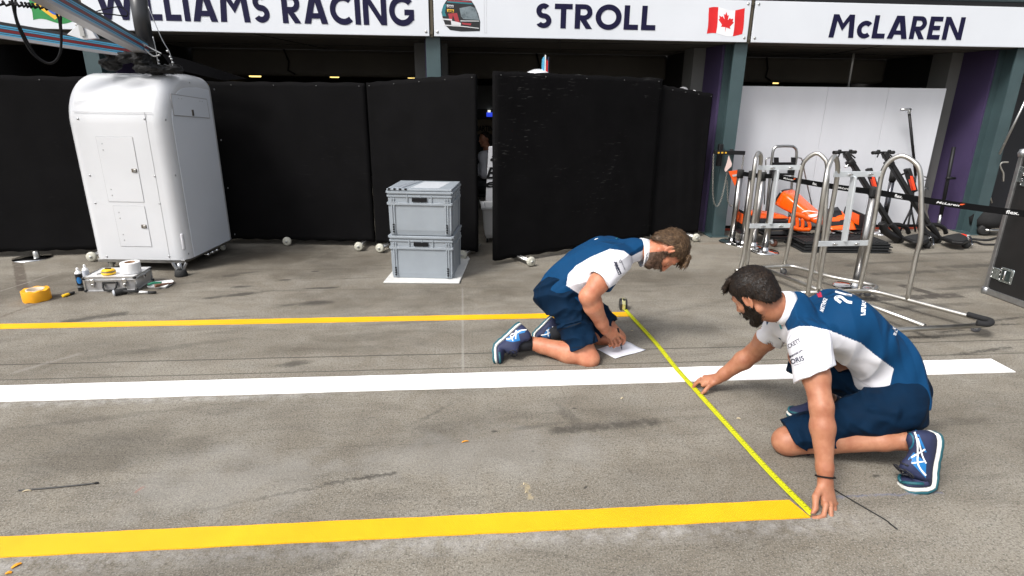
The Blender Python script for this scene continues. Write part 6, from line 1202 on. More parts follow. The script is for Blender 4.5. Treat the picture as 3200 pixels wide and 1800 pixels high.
def hair_obj(person, C, R, s, line, grow, mat, tuft, name='hair', seed=3):
    S = Sdf(.0035); c = lambda p, r: S.ell(np.array(C) + R @ (np.array(p) * s), np.array(r) * s, R, .02)
    c((-.012, 0, .040), (.098 + grow, .078 + grow, .088 + grow)); c((-.050, 0, -.015), (.052 + grow, .060 + grow, .060)); rs = np.random.RandomState(seed); n_ = [unit(rs.randn(3)) for _ in range(5)]
    xs, zs = [p[0] for p in line], [p[1] for p in line]
    def post(D, Pn):
        L = (Pn - np.array(C)) @ R / s; q = L * 1000; v = sum(np.sin(q @ n_[i] * (.16 + .07 * i) + 1.7 * np.sin(q @ n_[(i + 1) % 5] * .09) + i) for i in range(5)) / 5
        hl = np.interp(L[..., 0], xs, zs) + .004 * v; D2 = D - np.abs(v) * tuft; return np.maximum(D2, (hl - L[..., 2]) * s * .8)
    S.post = post; return link_mesh(name, S.mesh(name), mat, person)
def beard_obj(person, C, R, s, line, grow, mat, seed=5, jaw=-.035):
    S, w_ = head_sdf(C, R, s, .0035); xs, zs = [p[0] for p in line], [p[1] for p in line]; rs = np.random.RandomState(seed); n_ = [unit(rs.randn(3)) for _ in range(4)]
    def post(D, Pn):
        L = (Pn - np.array(C)) @ R / s; q = L * 1000; v = sum(np.sin(q @ n_[i] * (.25 + .15 * i) + i) for i in range(4)) / 4; top = np.interp(L[..., 0], xs, zs) + .003 * v
        lips = np.sqrt(((L[..., 0] - .098) / .022) ** 2 + (L[..., 1] / .021) ** 2 + ((L[..., 2] + .070) / .0105) ** 2) - 1
        d = np.maximum(D - (grow + .0022 * v) * s, (L[..., 2] - top) * s * .8); d = np.maximum(d, -(lips) * .01); d = np.maximum(d, (jaw - .0 - L[..., 0] + .035 * 0) * s); ears = (.0215 - np.sqrt((L[..., 0] + .008) ** 2 + (L[..., 2]) ** 2)) ; return np.maximum(d, ears * s)
    S.post = post; return link_mesh('beard', S.mesh('beard'), mat, person)
def eyes(person, C, R, s):
    for y in (1, -1):
        c = np.array(C) + R @ (np.array((.0715, y * .031, -.004)) * s); mb = MB(); ax = V(R[:, 0]); mb.lathe(V(c) - ax * .012 * s, [(0, 0)] + [(.0125 * s * math.sin(a), .012 * s - .0125 * s * math.cos(a)) for a in [math.pi * k / 8 for k in range(1, 8)]] + [(0, .0245 * s)], 14, ax); e = mb.build('eye', EYEW, person)
        mb = MB(); mb.lathe(V(c) + ax * .0112 * s, [(.0065 * s, 0), (.004 * s, .0018 * s), (0, .0022 * s)], 12, ax); mb.build('iris', IRIS, e)
def brows(person, C, R, s, mat):
    mb = MB()
    for y in (1, -1): mb.tube([V(np.array(C) + R @ (np.array(p) * s)) for p in ((.093, y * .012, .026), (.0925, y * .026, .032), (.082, y * .043, .030), (.072, y * .051, .024))], .004, 6, rs=[.0035, .0048, .004, .002])
    mb.build('eyebrow', mat, person)
def strands(person, src, C, R, s, mats, n, L, flow, lift, width=.0014, seed=1, name='hair_strand', zmin=-1.0):
    """short tapered locks growing over a hair surface, combed along flow (head frame)"""
    rs = np.random.RandomState(seed); me = src.data; base = np.array(wm(person).translation); nv = len(me.polygons); c, nn = face_data(me); pick = rs.randint(0, nv, n); mbs = [MB() for _ in mats]
    for i in pick:
        p = c[i] + base; nrm = nn[i]; loc = (p - np.array(C)) @ R / s
        if loc[2] < zmin: continue
        f_ = R @ np.array(flow(loc)); t = f_ + rs.randn(3) * .16; t = t - nrm * (t @ nrm); t = unit(t); b = np.cross(nrm, t); l = L * (.6 + .8 * rs.rand()) * s; w_ = width * (.7 + .7 * rs.rand()); h = lift * (.3 + rs.rand())
        p0 = p - nrm * .002; p1 = p + t * l * .5 + nrm * h; p2 = p + t * l + nrm * h * (.2 + .9 * rs.rand()) + b * l * .15 * rs.randn(); mb = mbs[rs.randint(len(mats))]
        a0, a1, b0, b1, e = mb.v(p0 - b * w_), mb.v(p0 + b * w_), mb.v(p1 - b * w_ * .9), mb.v(p1 + b * w_ * .9), mb.v(p2); mb.f((a0, a1, b1, b0), True); mb.f((b0, b1, e), True)
    for mb, m in zip(mbs, mats):
        o = mb.build(name, m, src, recalc=False)
def collar(shirt, c, ax, r, w_, up, m=COLW, flare=.012):
    mb = MB(); c, ax = V(c), V(ax).normalized(); d, sd, u = frame(ax, up); n = 40; rings = []
    for k, (rr, h) in enumerate(((r + flare, -w_ * .5), (r + flare * .6, -w_ * .1), (r - .002, w_ * .5), (r - .006, w_ * .52), (r - .006, w_ * .3), (r - .004, -w_ * .4))): rings.append([c + sd * (rr * math.cos(2 * math.pi * i / n)) + u * (rr * 1.06 * math.sin(2 * math.pi * i / n)) + d * (h) for i in range(n)])
    mb.sm = True; R_ = [[mb.v(p) for p in r_] for r_ in rings]
    for a, b in zip(R_, R_[1:] + R_[:1]):
        for i in range(n): mb.f((a[i], a[(i + 1) % n], b[(i + 1) % n], b[i]), True)
    return mb.build('collar', m, shirt)
def shoe(person, Hh, B, n1, theta, s=1.0, laces=True, label=None):
    Hh, B = V(Hh), V(B); d1 = (B - Hh); Lb = d1.length; d1.normalize(); n1 = V(n1); n1 = (n1 - d1 * n1.dot(d1)).normalized(); lat = n1.cross(d1).normalized(); th = math.radians(theta); sb = .205; k = Lb / sb
    N = 60; T = .305; fr = []; p = Hh.copy(); prev = 0
    for i in range(N + 1):
        sv = T * i / N; t = min(1, max(0, (sv - (sb - .035)) / .07)); a = th * (t * t * (3 - 2 * t)); d = d1 * math.cos(a) + n1 * math.sin(a); nn = n1 * math.cos(a) - d1 * math.sin(a)
        if i: p = p + d * ((T / N) * k)
        fr.append((sv, p.copy(), nn.copy()))
    def at(sv, y, z): i = min(N, max(0, int(round(sv / T * N)))); _, q, nn = fr[i]; return q + lat * (y * k) + nn * (z * k)
    SS = [0, .006, .02, .04, .06, .08, .10, .12, .14, .16, .18, .20, .22, .24, .26, .28, .293, .301]; WW = [.014, .026, .034, .037, .0375, .037, .036, .0365, .038, .0405, .0435, .046, .0475, .047, .044, .036, .026, .012]; HH = [.07, .094, .112, .112, .100, .092, .098, .114, .122, .106, .086, .070, .061, .056, .051, .045, .040, .034]
    t = thing_child('shoe', person, label); mb = MB(); rings = []
    for sv, w_, h in zip(SS, WW, HH):
        r = []
        for a in range(13):
            q = math.pi * a / 12; cx, sz_ = math.cos(q), math.sin(q); r.append(at(sv, w_ * (abs(cx) ** .8) * (1 if cx > 0 else -1) * (1 - .30 * max(0, sz_) ** 2), .024 + (h - .024) * (sz_ ** .75)))
        rings.append(r)
    mb.sm = True; mb.loft(rings); up = mb.build('upper', UPP, t)
    def slab(name, z0, z1, g0, g1, m, wave=0.):
        mb = MB(); mb.sm = True; rings = []
        for i, (sv, w_) in enumerate(zip(SS, WW)):
            hz = z1 + (.012 if sv < .10 else 0) * (z1 > .02) + (.006 * (sv > .27)) * (z1 > .02); zz = z0 + wave * math.sin(sv * 150); rings.append([at(sv, w_ + g0, zz), at(sv, w_ + g1, (zz + hz) / 2), at(sv, w_ + g0 * .5, hz), at(sv, -w_ - g0 * .5, hz), at(sv, -w_ - g1, (zz + hz) / 2), at(sv, -w_ - g0, zz)])
        mb.loft(rings, smooth=True); return mb.build(name, m, t)
    slab('midsole', .008, .019, .003, .006, MIDS, .0012); slab('outsole', -.004, .0085, .001, .003, OUTS, .002)
    mb = MB(); mb.tube([at(.30, 0, .03), at(.297, .018, .036), at(.28, .034, .038), at(.25, .044, .036)], .006 * k, 6); mb.tube([at(.30, 0, .03), at(.297, -.018, .036), at(.28, -.034, .038), at(.25, -.044, .036)], .006 * k, 6); mb.build('toe_guard', OUTS, up)
    if laces:
        mb = MB()
        for sv in (.125, .145, .165, .185): i = min(range(len(SS)), key=lambda q: abs(SS[q] - sv)); mb.tube([at(sv, -.020, HH[i] - .006), at(sv + .004, 0, HH[i] + .004), at(sv, .020, HH[i] - .006)], .0035 * k, 6)
        for sgn in (1, -1): mb.tube(bez([at(.15, 0, .106), at(.142, sgn * .02, .120), at(.155, sgn * .045, .108), at(.17, sgn * .03, .095), at(.155, 0, .104)], 4), .003 * k, 6)
        mb.build('lace', LACE, t)
    return t, at, up
def side_n(Hh, B, k=.45):
    """sole direction that shows the outer side of a shoe"""
    d = (B - Hh).normalized(); c = (CAM - Hh).normalized(); n = c.cross(d) if c.cross(d).x > 0 else d.cross(c); return n.normalized() + c * k
def thing_child(name, person, label=None):
    o = bpy.data.objects.new(name, None); COL.objects.link(o); o.parent = person; o.empty_display_size = .05; WM[o.name] = wm(person).copy()
    if label: o['label'] = label
    return o
# ------------------------------------------------------------------ the man writing
def man_writing():
    J = {k: np.array(P(*z1(*v[0]), v[1])) for k, v in dict(hipR=((735, 650), 3.62), hipL=((800, 600), 3.86), knR=((935, 1128), 3.43), ankR=((478, 1012), 3.58), shR=((1140, 405), 3.52), elR=((938, 668), 3.42), wrR=((1062, 915), 3.50), pelvis=((735, 600), 3.74), belly=((845, 500), 3.72), chest=((1045, 385), 3.70), ntop=((1300, 310), 3.67), nk2=((1430, 320), 3.64), C=((1528, 312), 3.60), knL=((1150, 985), 3.73), ankL=((735, 930), 3.80)).items()}
    J['shL'] = J['shR'] + np.array((.05, .33, -.01)); J['elL'] = J['shL'] + np.array((-.10, .09, -.25)); J['wrL'] = np.array(P(*z1(1015, 740), 3.86))
    J.update(lath=unit((-.35, -.93, .1)), lats=unit((-.12, -.99, .05)), rp=.120, rb=.124, rc=.124, rs=.066)
    person = thing('person', 'kneeling man with light brown hair and beard in navy shirt, writing on paper', 'person', (J['knR'][0], J['knR'][1], 0))
    s = 1.14; R = basis((.16, -.14, -.98), (.97, -.02, .16)); C = J['C']
    S = Sdf(.0042); torso(S, J, -.014)
    S.chain([J['ntop'], J['nk2'], lerp(J['nk2'], C, .55)], [.066, .064, .060], .03); add_head(S, C, R, s)
    fd = unit(J['knR'] - J['hipR']); S.cap(J['hipR'], J['knR'], .095, .064, .03); S.ell(J['knR'] + np.array((.012, -.01, -.01)), (.062, .058, .058), None, .02)
    c1 = lerp(J['knR'], J['ankR'], .30); S.cap(J['knR'], c1, .062, .070, .03); S.cap(c1, lerp(J['knR'], J['ankR'], .75), .071, .050, .03); S.cap(lerp(J['knR'], J['ankR'], .75), J['ankR'], .050, .043, .02)
    S.cap(J['ankR'], J['ankR'] + np.array((-.06, -.02, -.02)), .036, .03, .02)
    S.cap(J['hipL'], J['knL'], .095, .062, .03); c1 = lerp(J['knL'], J['ankL'], .3); S.cap(J['knL'], c1, .058, .060, .03); S.cap(c1, J['ankL'], .060, .040, .03)
    S.cap(J['shR'], J['elR'], .066, .057, .03); S.ell(lerp(J['shR'], J['elR'], .6), (.064, .060, .066), None, .03); c1 = lerp(J['elR'], J['wrR'], .28); S.cap(J['elR'], c1, .056, .060, .02); S.cap(c1, lerp(J['elR'], J['wrR'], .8), .060, .042, .02); S.cap(lerp(J['elR'], J['wrR'], .8), J['wrR'], .042, .035, .02)
    S.cap(J['shL'], J['elL'], .060, .050, .03); S.cap(J['elL'], J['wrL'], .048, .033, .02)
    pt = lambda px, py, Y: np.array(P(px, py, Y))
    idx = [pt(1926, 1040, 3.545), pt(1950, 1057, 3.575), pt(1951, 1067, 3.590), pt(1945, 1075, 3.600)]
    mid = [pt(1925, 1050, 3.535), pt(1939, 1067, 3.565), pt(1933, 1079, 3.580), pt(1927, 1081, 3.600)]
    rng = [pt(1917, 1056, 3.525), pt(1926, 1077, 3.548), pt(1918, 1084, 3.570), pt(1914, 1080, 3.590)]
    pky = [pt(1909, 1058, 3.515), pt(1914, 1078, 3.535), pt(1906, 1082, 3.555), pt(1903, 1077, 3.57)]
    th = [pt(1915, 1030, 3.575), pt(1928, 1047, 3.605), pt(1938, 1069, 3.612)]
    add_hand(S, J['wrR'], unit(lerp(idx[0], rng[0], .4) - J['wrR']), (-.25, -.75, .55), 1, [idx, mid, rng, pky], th, 1.04)
    add_hand(S, J['wrL'], unit((.10, -.03, -.06)), (.1, -.2, 1), -1, [(25, 25, 15, 6), (25, 25, 15, 0), (28, 28, 15, -4), (30, 28, 15, -10)], [(.03, .03, -.012), (.055, .05, -.025), (.082, .055, -.035)], 1.0)
    body = link_mesh('body', S.mesh('body'), SKIN, person)
    h_ = hair_obj(person, C, R, s, [(-.12, -.080), (-.075, -.072), (-.045, -.020), (-.02, .018), (.005, .030), (.018, -.004), (.030, -.008), (.040, .035), (.062, .060), (.085, .072), (.12, .07)], .006, HAIR1, .0045)
    S2 = Sdf(.004); f_ = lambda *p: C + R @ (np.array(p) * s)
    rs = np.random.RandomState(2)
    for k in range(9): y = (k - 4) * .013; S2.cap(f_(.055, y, .105), f_(.092 + .01 * rs.rand(), y + .006, .088), .017, .014, .006); S2.cap(f_(.090, y + .004, .088), f_(.106 + .008 * rs.rand(), y + .008 * rs.randn(), .070 + .008 * rs.rand()), .011, .005, .006)
    fr = link_mesh('fringe', S2.mesh('fringe'), HAIR1, person)
    fl = lambda l: (.8, 0, -.25) if l[2] > .06 else ((.35, 0, -1) if l[0] > -.03 else (-.25, 0, -1)); strands(person, h_, C, R, s, [H1D, H1M, H1M, H1L], 6500, .022, fl, .003, .0016, 1); strands(person, fr, C, R, s, [H1D, H1M, H1L], 900, .022, lambda l: (.9, 0, -.6), .003, .0016, 2)
    bd = beard_obj(person, C, R, s, [(-.03, .0), (.012, .004), (.026, -.012), (.040, -.040), (.062, -.052), (.085, -.046), (.13, -.044)], .0045, BEARD1, 5, -.004); strands(person, bd, C, R, s, [H1D, H1D, H1M], 2600, .010, lambda l: (.3, 0, -1), .003, .0011, 6, 'beard_strand'); eyes(person, C, R, s); brows(person, C, R, s, HAIR1)
    # shirt
    S = Sdf(.0038); torso(S, J, .006); sleeve(S, J['shR'], J['elR'], .58, .090, .086, .055, tilt=(0, -.1, .15)); sleeve(S, J['shL'], J['elL'], .6, .080, .078, .055); hp_ = unit(J['pelvis'] - J['belly']); tail = J['pelvis'] + hp_ * .03 + np.array((.05, -.03, -.02)); S.cap(tail + J['lath'] * .085, tail - J['lath'] * .085, .128, None, .04)
    dd = unit(J['ntop'] - J['chest']); S.cut(J['ntop'] + dd * .055, dd, J['ntop'] + dd * .1, .13); S.cut(J['pelvis'] + hp_ * .065, unit(hp_ + np.array((.25, 0, -.1))), J['pelvis'] + hp_ * .2, .34); S.post = fold_post(.0095, 4); me = S.mesh('shirt')
    c, n = face_data(me); white = in_poly(projn(c), [z1(*q) for q in ((1375, 285), (1345, 322), (1262, 365), (1205, 322), (1100, 308), (960, 368), (850, 432), (785, 500), (772, 585), (875, 655), (1050, 632), (1165, 562), (1262, 556), (1310, 520), (1350, 470), (1400, 470))]); vis = ((np.array(CAM) - c) * n).sum(1) > 0
    farsl = np.linalg.norm(c - lerp(J['shL'], J['elL'], .5), axis=1) < .12; set_mat(me, np.where((white & vis) | (farsl & ~vis), 1, 0)); bv = bvh_of(me); sh = link_mesh('shirt', me, [SHN, SHW], person)
    decal_stroke(sh, bv, [([z1(*q) for q in ((1205, 330), (1150, 345), (1080, 390), (1030, 450), (975, 482))], 1.1), ([z1(*q) for q in ((985, 470), (1010, 520), (1055, 600))], 1.0), ([z1(*q) for q in ((1262, 370), (1270, 430), (1255, 500))], 1.0)], SEAMC, 'seam')
    nd = unit(np.array((1.0, -.03, .03))); collar(sh, P(*z1(1362, 335), 3.655), nd, .084, .052, (0, 0, 1), flare=.007)
    Z = z1; b2 = None
    decal_text(sh, bv, 'PIRELLI', Z(1128, 412), Z(1166, 505), 10, INKN, bold=.04); decal_poly(sh, bv, [[Z(1136, 402), Z(1188, 492), Z(1180, 496), Z(1130, 406)]], INKN); decal_text(sh, bv, 'avanade', Z(1186, 405), Z(1212, 470), 4, INKN)
    decal_stroke(sh, bv, [([Z(1185, 388), Z(1170, 398), Z(1176, 412), Z(1190, 404), Z(1180, 394)], 1.2)], INKN); decal_stroke(sh, bv, [([Z(1262, 500), Z(1272, 490), Z(1282, 494)], 1.6), ([Z(1240, 540), Z(1255, 532)], 1.6)], INKN); decal_text(sh, bv, 'RACING', Z(1150, 236), Z(1190, 204), 4, INKT); decal_stroke(sh, bv, [([Z(1322, 216), Z(1340, 216)], 3), ([Z(985, 240), Z(1010, 230)], 2), ([Z(1105, 212), Z(1135, 208)], 2)], INKW)
    cv = bvh_of(sh.children[0].data) if False else None
    cm = [ch for ch in sh.children if ch.name.startswith('collar')][0]; mcopy = cm.data.copy(); mcopy.transform(wm(sh)); cb = bvh_of(mcopy); decal_text(cm, cb, 'Rexona', Z(1374, 366), Z(1362, 424), 5.5, INKN, bold=.02, flip=1); decal_stroke(cm, cb, [([Z(1372, 352), Z(1376, 360), Z(1384, 342)], 1.4)], INKN)
    # shorts
    S = Sdf(.005); pe = J['pelvis']; S.cap(pe + J['lath'] * .08, pe - J['lath'] * .08, .128, None, .04); S.cap(pe + hp_ * .06 + J['lath'] * .07, pe + hp_ * .06 - J['lath'] * .07, .125, None, .04); shorts_leg(S, J['hipR'], J['knR'], .815, .118, .094, .04); shorts_leg(S, J['hipL'], J['knL'], .80, .115, .088, .04); up_ = -hp_; S.cut(pe + up_ * .10, up_, pe + up_ * .2, .22); S.post = fold_post(.013, 9); me = S.mesh('shorts'); bv = bvh_of(me); so_ = link_mesh('shorts', me, SHO, person)
    decal_poly(so_, bv, [[Z(710, 905), Z(885, 855), Z(880, 800), Z(700, 845)]], SHO, 'pocket_flap', .010, 6); decal_stroke(so_, bv, [([Z(708, 928), Z(740, 915), Z(800, 893), Z(884, 866)], 2.2), ([Z(815, 1055), Z(900, 1045), Z(1000, 1020)], 1.3)], BLACK, 'seam')
    # legs
    for nm, an, kn in (('sock', 'ankR', 'knR'), ('sock', 'ankL', 'knL')):
        mb = MB(); a, k_ = V(J[an]), V(J[kn]); d = (k_ - a).normalized(); mb.tube([a + V((-.085, -.02, -.015)), a + V((-.03, -.01, -.006)), a + d * .034], .05, 16, rs=[.046, .051, .0495]); mb.build('sock', SOCK, person)
    t, at, up = shoe(person, P(1626, 1010, 3.615), P(1545, 1086, 3.535), side_n(P(1626, 1010, 3.615), P(1545, 1086, 3.535)), 48); m_ = up.data.copy(); m_.transform(wm(t)); bv = bvh_of(m_); q = lambda x, y: (1520 + x / 8.05, 970 + y / 8.05)
    decal_poly(up, bv, [[q(370, 735), q(660, 800), q(700, 690), q(560, 640)], [q(660, 800), q(850, 760), q(800, 560), q(690, 640)], [q(700, 500), q(1020, 470), q(960, 560), q(760, 600)]], SHB, 'overlay', .0012); decal_stroke(up, bv, [([q(410, 710), q(520, 722), q(630, 700), q(740, 590), q(860, 512), q(1010, 488)], 3.6), ([q(550, 622), q(640, 600), q(740, 566), q(840, 530)], 2.8), ([q(600, 620), q(640, 700), q(665, 772)], 3.2), ([q(748, 500), q(742, 600), q(735, 720)], 3.2)], STRP, 'stripe', .0026)
    t, at, up = shoe(person, P(1722, 988, 3.875), P(1663, 1048, 3.80), side_n(P(1722, 988, 3.875), P(1663, 1048, 3.80), .3), 50, laces=False); m_ = up.data.copy(); m_.transform(wm(t)); bv = bvh_of(m_)
    decal_poly(up, bv, [[q(1400, 660), q(1700, 700), q(1740, 420), q(1560, 440)]], SHB, 'overlay', .0012); decal_stroke(up, bv, [([q(1370, 625), q(1480, 610), q(1570, 570), q(1660, 490), q(1760, 420)], 3.4), ([q(1500, 510), q(1600, 470), q(1700, 440)], 2.6), ([q(1540, 500), q(1555, 660)], 3.0), ([q(1665, 400), q(1620, 625)], 3.0)], STRP, 'stripe', .0026)
    # pen in the hand
    a, b_ = P(1931, 1026, 3.585), G(1943, 1094) + V((0, 0, .004)); d = (b_ - a); L = d.length; d.normalize(); pen = thing('pen', 'black marker pen held by the kneeling man over the paper', 'pen', tuple(b_)); mb = MB(); mb.lathe(a, [(0, 0), (.006, .001), (.007, .006), (.0075, L * .35), (.0075, L * .75), (.006, L * .8)], 14, d); mb.build('barrel', BLG, pen); mb = MB(); mb.lathe(a + d * (L * .8), [(.0062, 0), (.004, L * .1), (.0018, L * .2), (0, L * .2)], 12, d); mb.build('tip', BLACK, pen)
    mb = MB()
    for t_ in (.22, .81): mb.ring(a + d * (L * t_), a + d * (L * t_ + .003), .0078, .005, 14)
    mb.build('ring', STEEL, pen)
man_writing()
# ------------------------------------------------------------------ the man stretching the tape
def man_tape():
    J = {k: np.array(P(*z2(*v[0]), v[1])) for k, v in dict(hipL=((1120, 790), 2.28), knL=((585, 962), 2.36), ankL=((1190, 965), 2.17), shL=((690, 455), 2.31), elL=((752, 790), 2.12), wrL=((772, 1165), 2.00), pelvis=((1090, 680), 2.44), belly=((1050, 535), 2.48), chest=((835, 365), 2.50), ntop=((612, 292), 2.50), nk2=((505, 288), 2.51), C=((418, 230), 2.53), shR=((560, 360), 2.70), elR=((410, 520), 2.90), wrR=((233, 648), 2.985)).items()}
    lats = unit(J['shL'] - J['shR']); J['lats'] = lats; J['lath'] = unit((-.20, -.97, .05)); J.update(rp=.124, rb=.130, rc=.134, rs=.066); J['hipR'] = J['hipL'] - J['lath'] * .26; J['knR'] = np.array((1.76, 2.68, .36)); J['ankR'] = np.array((1.955, 2.68, .10))
    person = thing('person', 'crouching man with dark hair and beard in navy shirt, stretching the yellow tape', 'person', (1.62, 2.36, 0))
    s = 1.06; R = basis((-.42, .70, -.62), (-.44, .34, .84)); C = J['C']
    S = Sdf(.0042); torso(S, J, -.014); S.chain([J['ntop'], J['nk2'], lerp(J['nk2'], C, .5)], [.068, .066, .062], .03); add_head(S, C, R, s)
    S.cap(J['hipL'], J['knL'], .100, .066, .03); S.ell(J['knL'] + np.array((-.012, 0, -.005)), (.064, .060, .058), None, .02); c1 = lerp(J['knL'], J['ankL'], .32); S.cap(J['knL'], c1, .058, .058, .03); S.cap(c1, lerp(J['knL'], J['ankL'], .8), .060, .044, .03); S.cap(lerp(J['knL'], J['ankL'], .8), J['ankL'] + np.array((.02, 0, 0)), .043, .040, .02); S.cap(J['ankL'], J['ankL'] + np.array((.05, -.02, -.02)), .038, .03, .02)
    S.cap(J['hipR'], J['knR'], .100, .064, .03); c1 = lerp(J['knR'], J['ankR'], .3); S.cap(J['knR'], c1, .058, .058, .03); S.cap(c1, J['ankR'], .058, .040, .03); S.cap(J['ankR'], J['ankR'] + np.array((-.06, 0, -.05)), .038, .03, .02)
    def arm_(sh, el, wr, b=1.0):
        S.cap(sh, el, .062 * b, .049 * b, .03); S.ell(lerp(sh, el, .55), (.057 * b,) * 3, None, .03); c1 = lerp(el, wr, .28); S.cap(el, c1, .047 * b, .051 * b, .02); S.cap(c1, lerp(el, wr, .82), .051 * b, .034 * b, .02); S.cap(lerp(el, wr, .82), wr, .034 * b, .031 * b, .02)
    arm_(J['shL'], J['elL'], J['wrL'], .96); arm_(J['shR'], J['elR'], J['wrR'])
    pt = lambda px, py, Y: np.array(P(px, py, Y))
    add_hand(S, J['wrL'], unit(pt(2590, 1578, 1.95) - J['wrL']), (.30, -.85, .40), -1, [[pt(2581, 1576, 1.935), pt(2574, 1611, 1.905), pt(2557, 1618, 1.899), pt(2541, 1621, 1.897)], [pt(2595, 1577, 1.940), pt(2597, 1617, 1.905), pt(2584, 1630, 1.890), pt(2567, 1632, 1.888)], [pt(2606, 1575, 1.955), pt(2609, 1611, 1.93), pt(2597, 1628, 1.908), pt(2582, 1633, 1.896)], [pt(2612, 1573, 1.980), pt(2614, 1602, 1.96), pt(2604, 1619, 1.94), pt(2592, 1627, 1.925)]], [pt(2549, 1552, 1.955), pt(2548, 1588, 1.928), pt(2538, 1608, 1.913)], 1.02)
    add_hand(S, J['wrR'], unit(pt(2203, 1191, 3.02) - J['wrR']), (.1, -.5, .85), 1, [[pt(2206, 1193, 3.0), pt(2182, 1193, 3.03), pt(2171, 1204, 3.035), pt(2166, 1211, 3.035)], [pt(2209, 1188, 3.025), pt(2184, 1187, 3.055), pt(2173, 1198, 3.06), pt(2168, 1205, 3.06)], [pt(2213, 1184, 3.045), pt(2190, 1183, 3.08), pt(2180, 1193, 3.085), pt(2175, 1199, 3.085)], [pt(2217, 1182, 3.06), pt(2199, 1181, 3.095), pt(2190, 1189, 3.10), pt(2185, 1194, 3.10)]], [pt(2216, 1206, 2.962), pt(2203, 1222, 2.955), pt(2192, 1232, 2.955)], 1.0)
    link_mesh('body', S.mesh('body'), SKIN2, person)
    h_ = hair_obj(person, C, R, s, [(-.12, -.058), (-.075, -.050), (-.045, -.010), (-.02, .020), (.005, .030), (.02, -.005), (.032, -.008), (.044, .040), (.062, .060), (.085, .066), (.12, .06)], .008, HAIR2, .003, seed=8)
    S2 = Sdf(.004); f_ = lambda *p: C + R @ (np.array(p) * s)
    for k in range(7): y = (k - 3) * .016; S2.cap(f_(.040, y * .9, .112), f_(.080, y * .9, .092), .016, .014, .008); S2.cap(f_(.080, y, .092), f_(.092, y, .076), .012, .008, .008)
    fr = link_mesh('quiff', S2.mesh('quiff'), HAIR2, person); strands(person, h_, C, R, s, [H2D, H2D, H2M], 6500, .014, lambda l: (.7, 0, -.2) if l[2] > .07 else (-.1, 0, -1), .0015, .0013, 3); strands(person, fr, C, R, s, [H2D, H2M], 700, .016, lambda l: (.9, 0, -.2), .002, .0014, 4)
    bd = beard_obj(person, C, R, s, [(-.03, .0), (.012, .010), (.030, -.010), (.045, -.036), (.065, -.050), (.085, -.045), (.13, -.043)], .0030, HAIR2, 6, -.010); strands(person, bd, C, R, s, [H2D, H2M], 2600, .010, lambda l: (.3, 0, -1), .003, .0011, 7, 'beard_strand'); eyes(person, C, R, s); brows(person, C, R, s, HAIR2)
    mb = MB(); a = V(lerp(J['wrL'], J['elL'], .06)); ax = V(unit(J['elL'] - J['wrL'])) + V((.12, .1, 0)); d, sd, u = frame(ax); mb.tube([a + sd * (.0375 * math.cos(2 * math.pi * k / 28)) + u * (.0365 * math.sin(2 * math.pi * k / 28)) for k in range(28)], .0036, 8, closed=True); mb.build('wristband', BLACK, person)
    # shirt
    S = Sdf(.0038); torso(S, J, .006); sleeve(S, J['shL'], J['elL'], .50, .080, .084, .055, tilt=(.40, 0, 0)); sleeve(S, J['shR'], J['elR'], .42, .078, .078, .055); hp_ = unit(J['pelvis'] - J['belly']); tail = J['pelvis'] + hp_ * .03; S.cap(tail + J['lath'] * .085, tail - J['lath'] * .085, .130, None, .04)
    dd = unit(J['ntop'] - J['chest']); S.cut(J['ntop'] + dd * .055, dd, J['ntop'] + dd * .1, .13); S.cut(J['pelvis'] + hp_ * .075, unit(hp_ + np.array((0, 0, -.12))), J['pelvis'] + hp_ * .2, .30); S.post = fold_post(.0095, 14); me = S.mesh('shirt')
    c, n = face_data(me); white = in_poly(projn(c), [z2(*q) for q in ((548, 335), (582, 408), (640, 385), (700, 385), (790, 405), (950, 470), (1010, 520), (1117, 600), (1090, 716), (925, 703), (855, 620), (808, 592), (640, 662), (570, 500), (545, 445), (455, 430), (490, 355))]); vis = ((np.array(CAM) - c) * n).sum(1) > 0
    farsl = np.linalg.norm(c - lerp(J['shR'], J['elR'], .40), axis=1) < .15; nearsl = np.linalg.norm(c - lerp(J['shL'], J['elL'], .47), axis=1) < .125; white |= nearsl; vis |= nearsl; set_mat(me, np.where((white & vis) | (farsl & ((~vis) | (c[:, 0] < J['shR'][0] + .03))), 1, 0)); bv = bvh_of(me); sh = link_mesh('shirt', me, [SHN, SHW], person)
    decal_stroke(sh, bv, [([z2(*q) for q in ((788, 408), (800, 470), (806, 530), (806, 588))], 1.3), ([z2(*q) for q in ((632, 636), (700, 622), (802, 578))], 1.1), ([z2(*q) for q in ((640, 390), (600, 430), (570, 490))], 1.1), ([z2(*q) for q in ((860, 605), (920, 640), (1000, 690), (1085, 706))], 1.0)], SEAMC, 'seam')
    nd = unit(J['nk2'] - J['ntop'] + np.array((-.02, 0, .02))); cm = collar(sh, P(*z2(558, 292), 2.50), nd, .073, .050, (0, 0, 1), flare=.007); Z = z2
    decal_text(sh, bv, 'WILLIAMS', Z(742, 310), Z(764, 243), 13, INKW, bold=.02, flip=-1); decal_poly(sh, bv, [[Z(722, 207), Z(748, 207), Z(757, 240), Z(737, 242)]], INKR)
    decal_stroke(sh, bv, [([Z(822, 212), Z(850, 220), Z(880, 228), Z(905, 232)], 6), ([Z(850, 268), Z(822, 245), Z(850, 240), Z(880, 262), Z(905, 268)], 8)], INKW); decal_text(sh, bv, 'randstad', Z(950, 332), Z(962, 180), 20, INKW, bold=.03, shear=.2, flip=-1); decal_text(sh, bv, 'BT', Z(1112, 428), Z(1122, 402), 9, INKW, bold=.03, flip=-1); decal_stroke(sh, bv, [([Z(1108, 392), Z(1122, 400), Z(1118, 384), Z(1104, 372)], 5)], INKW)
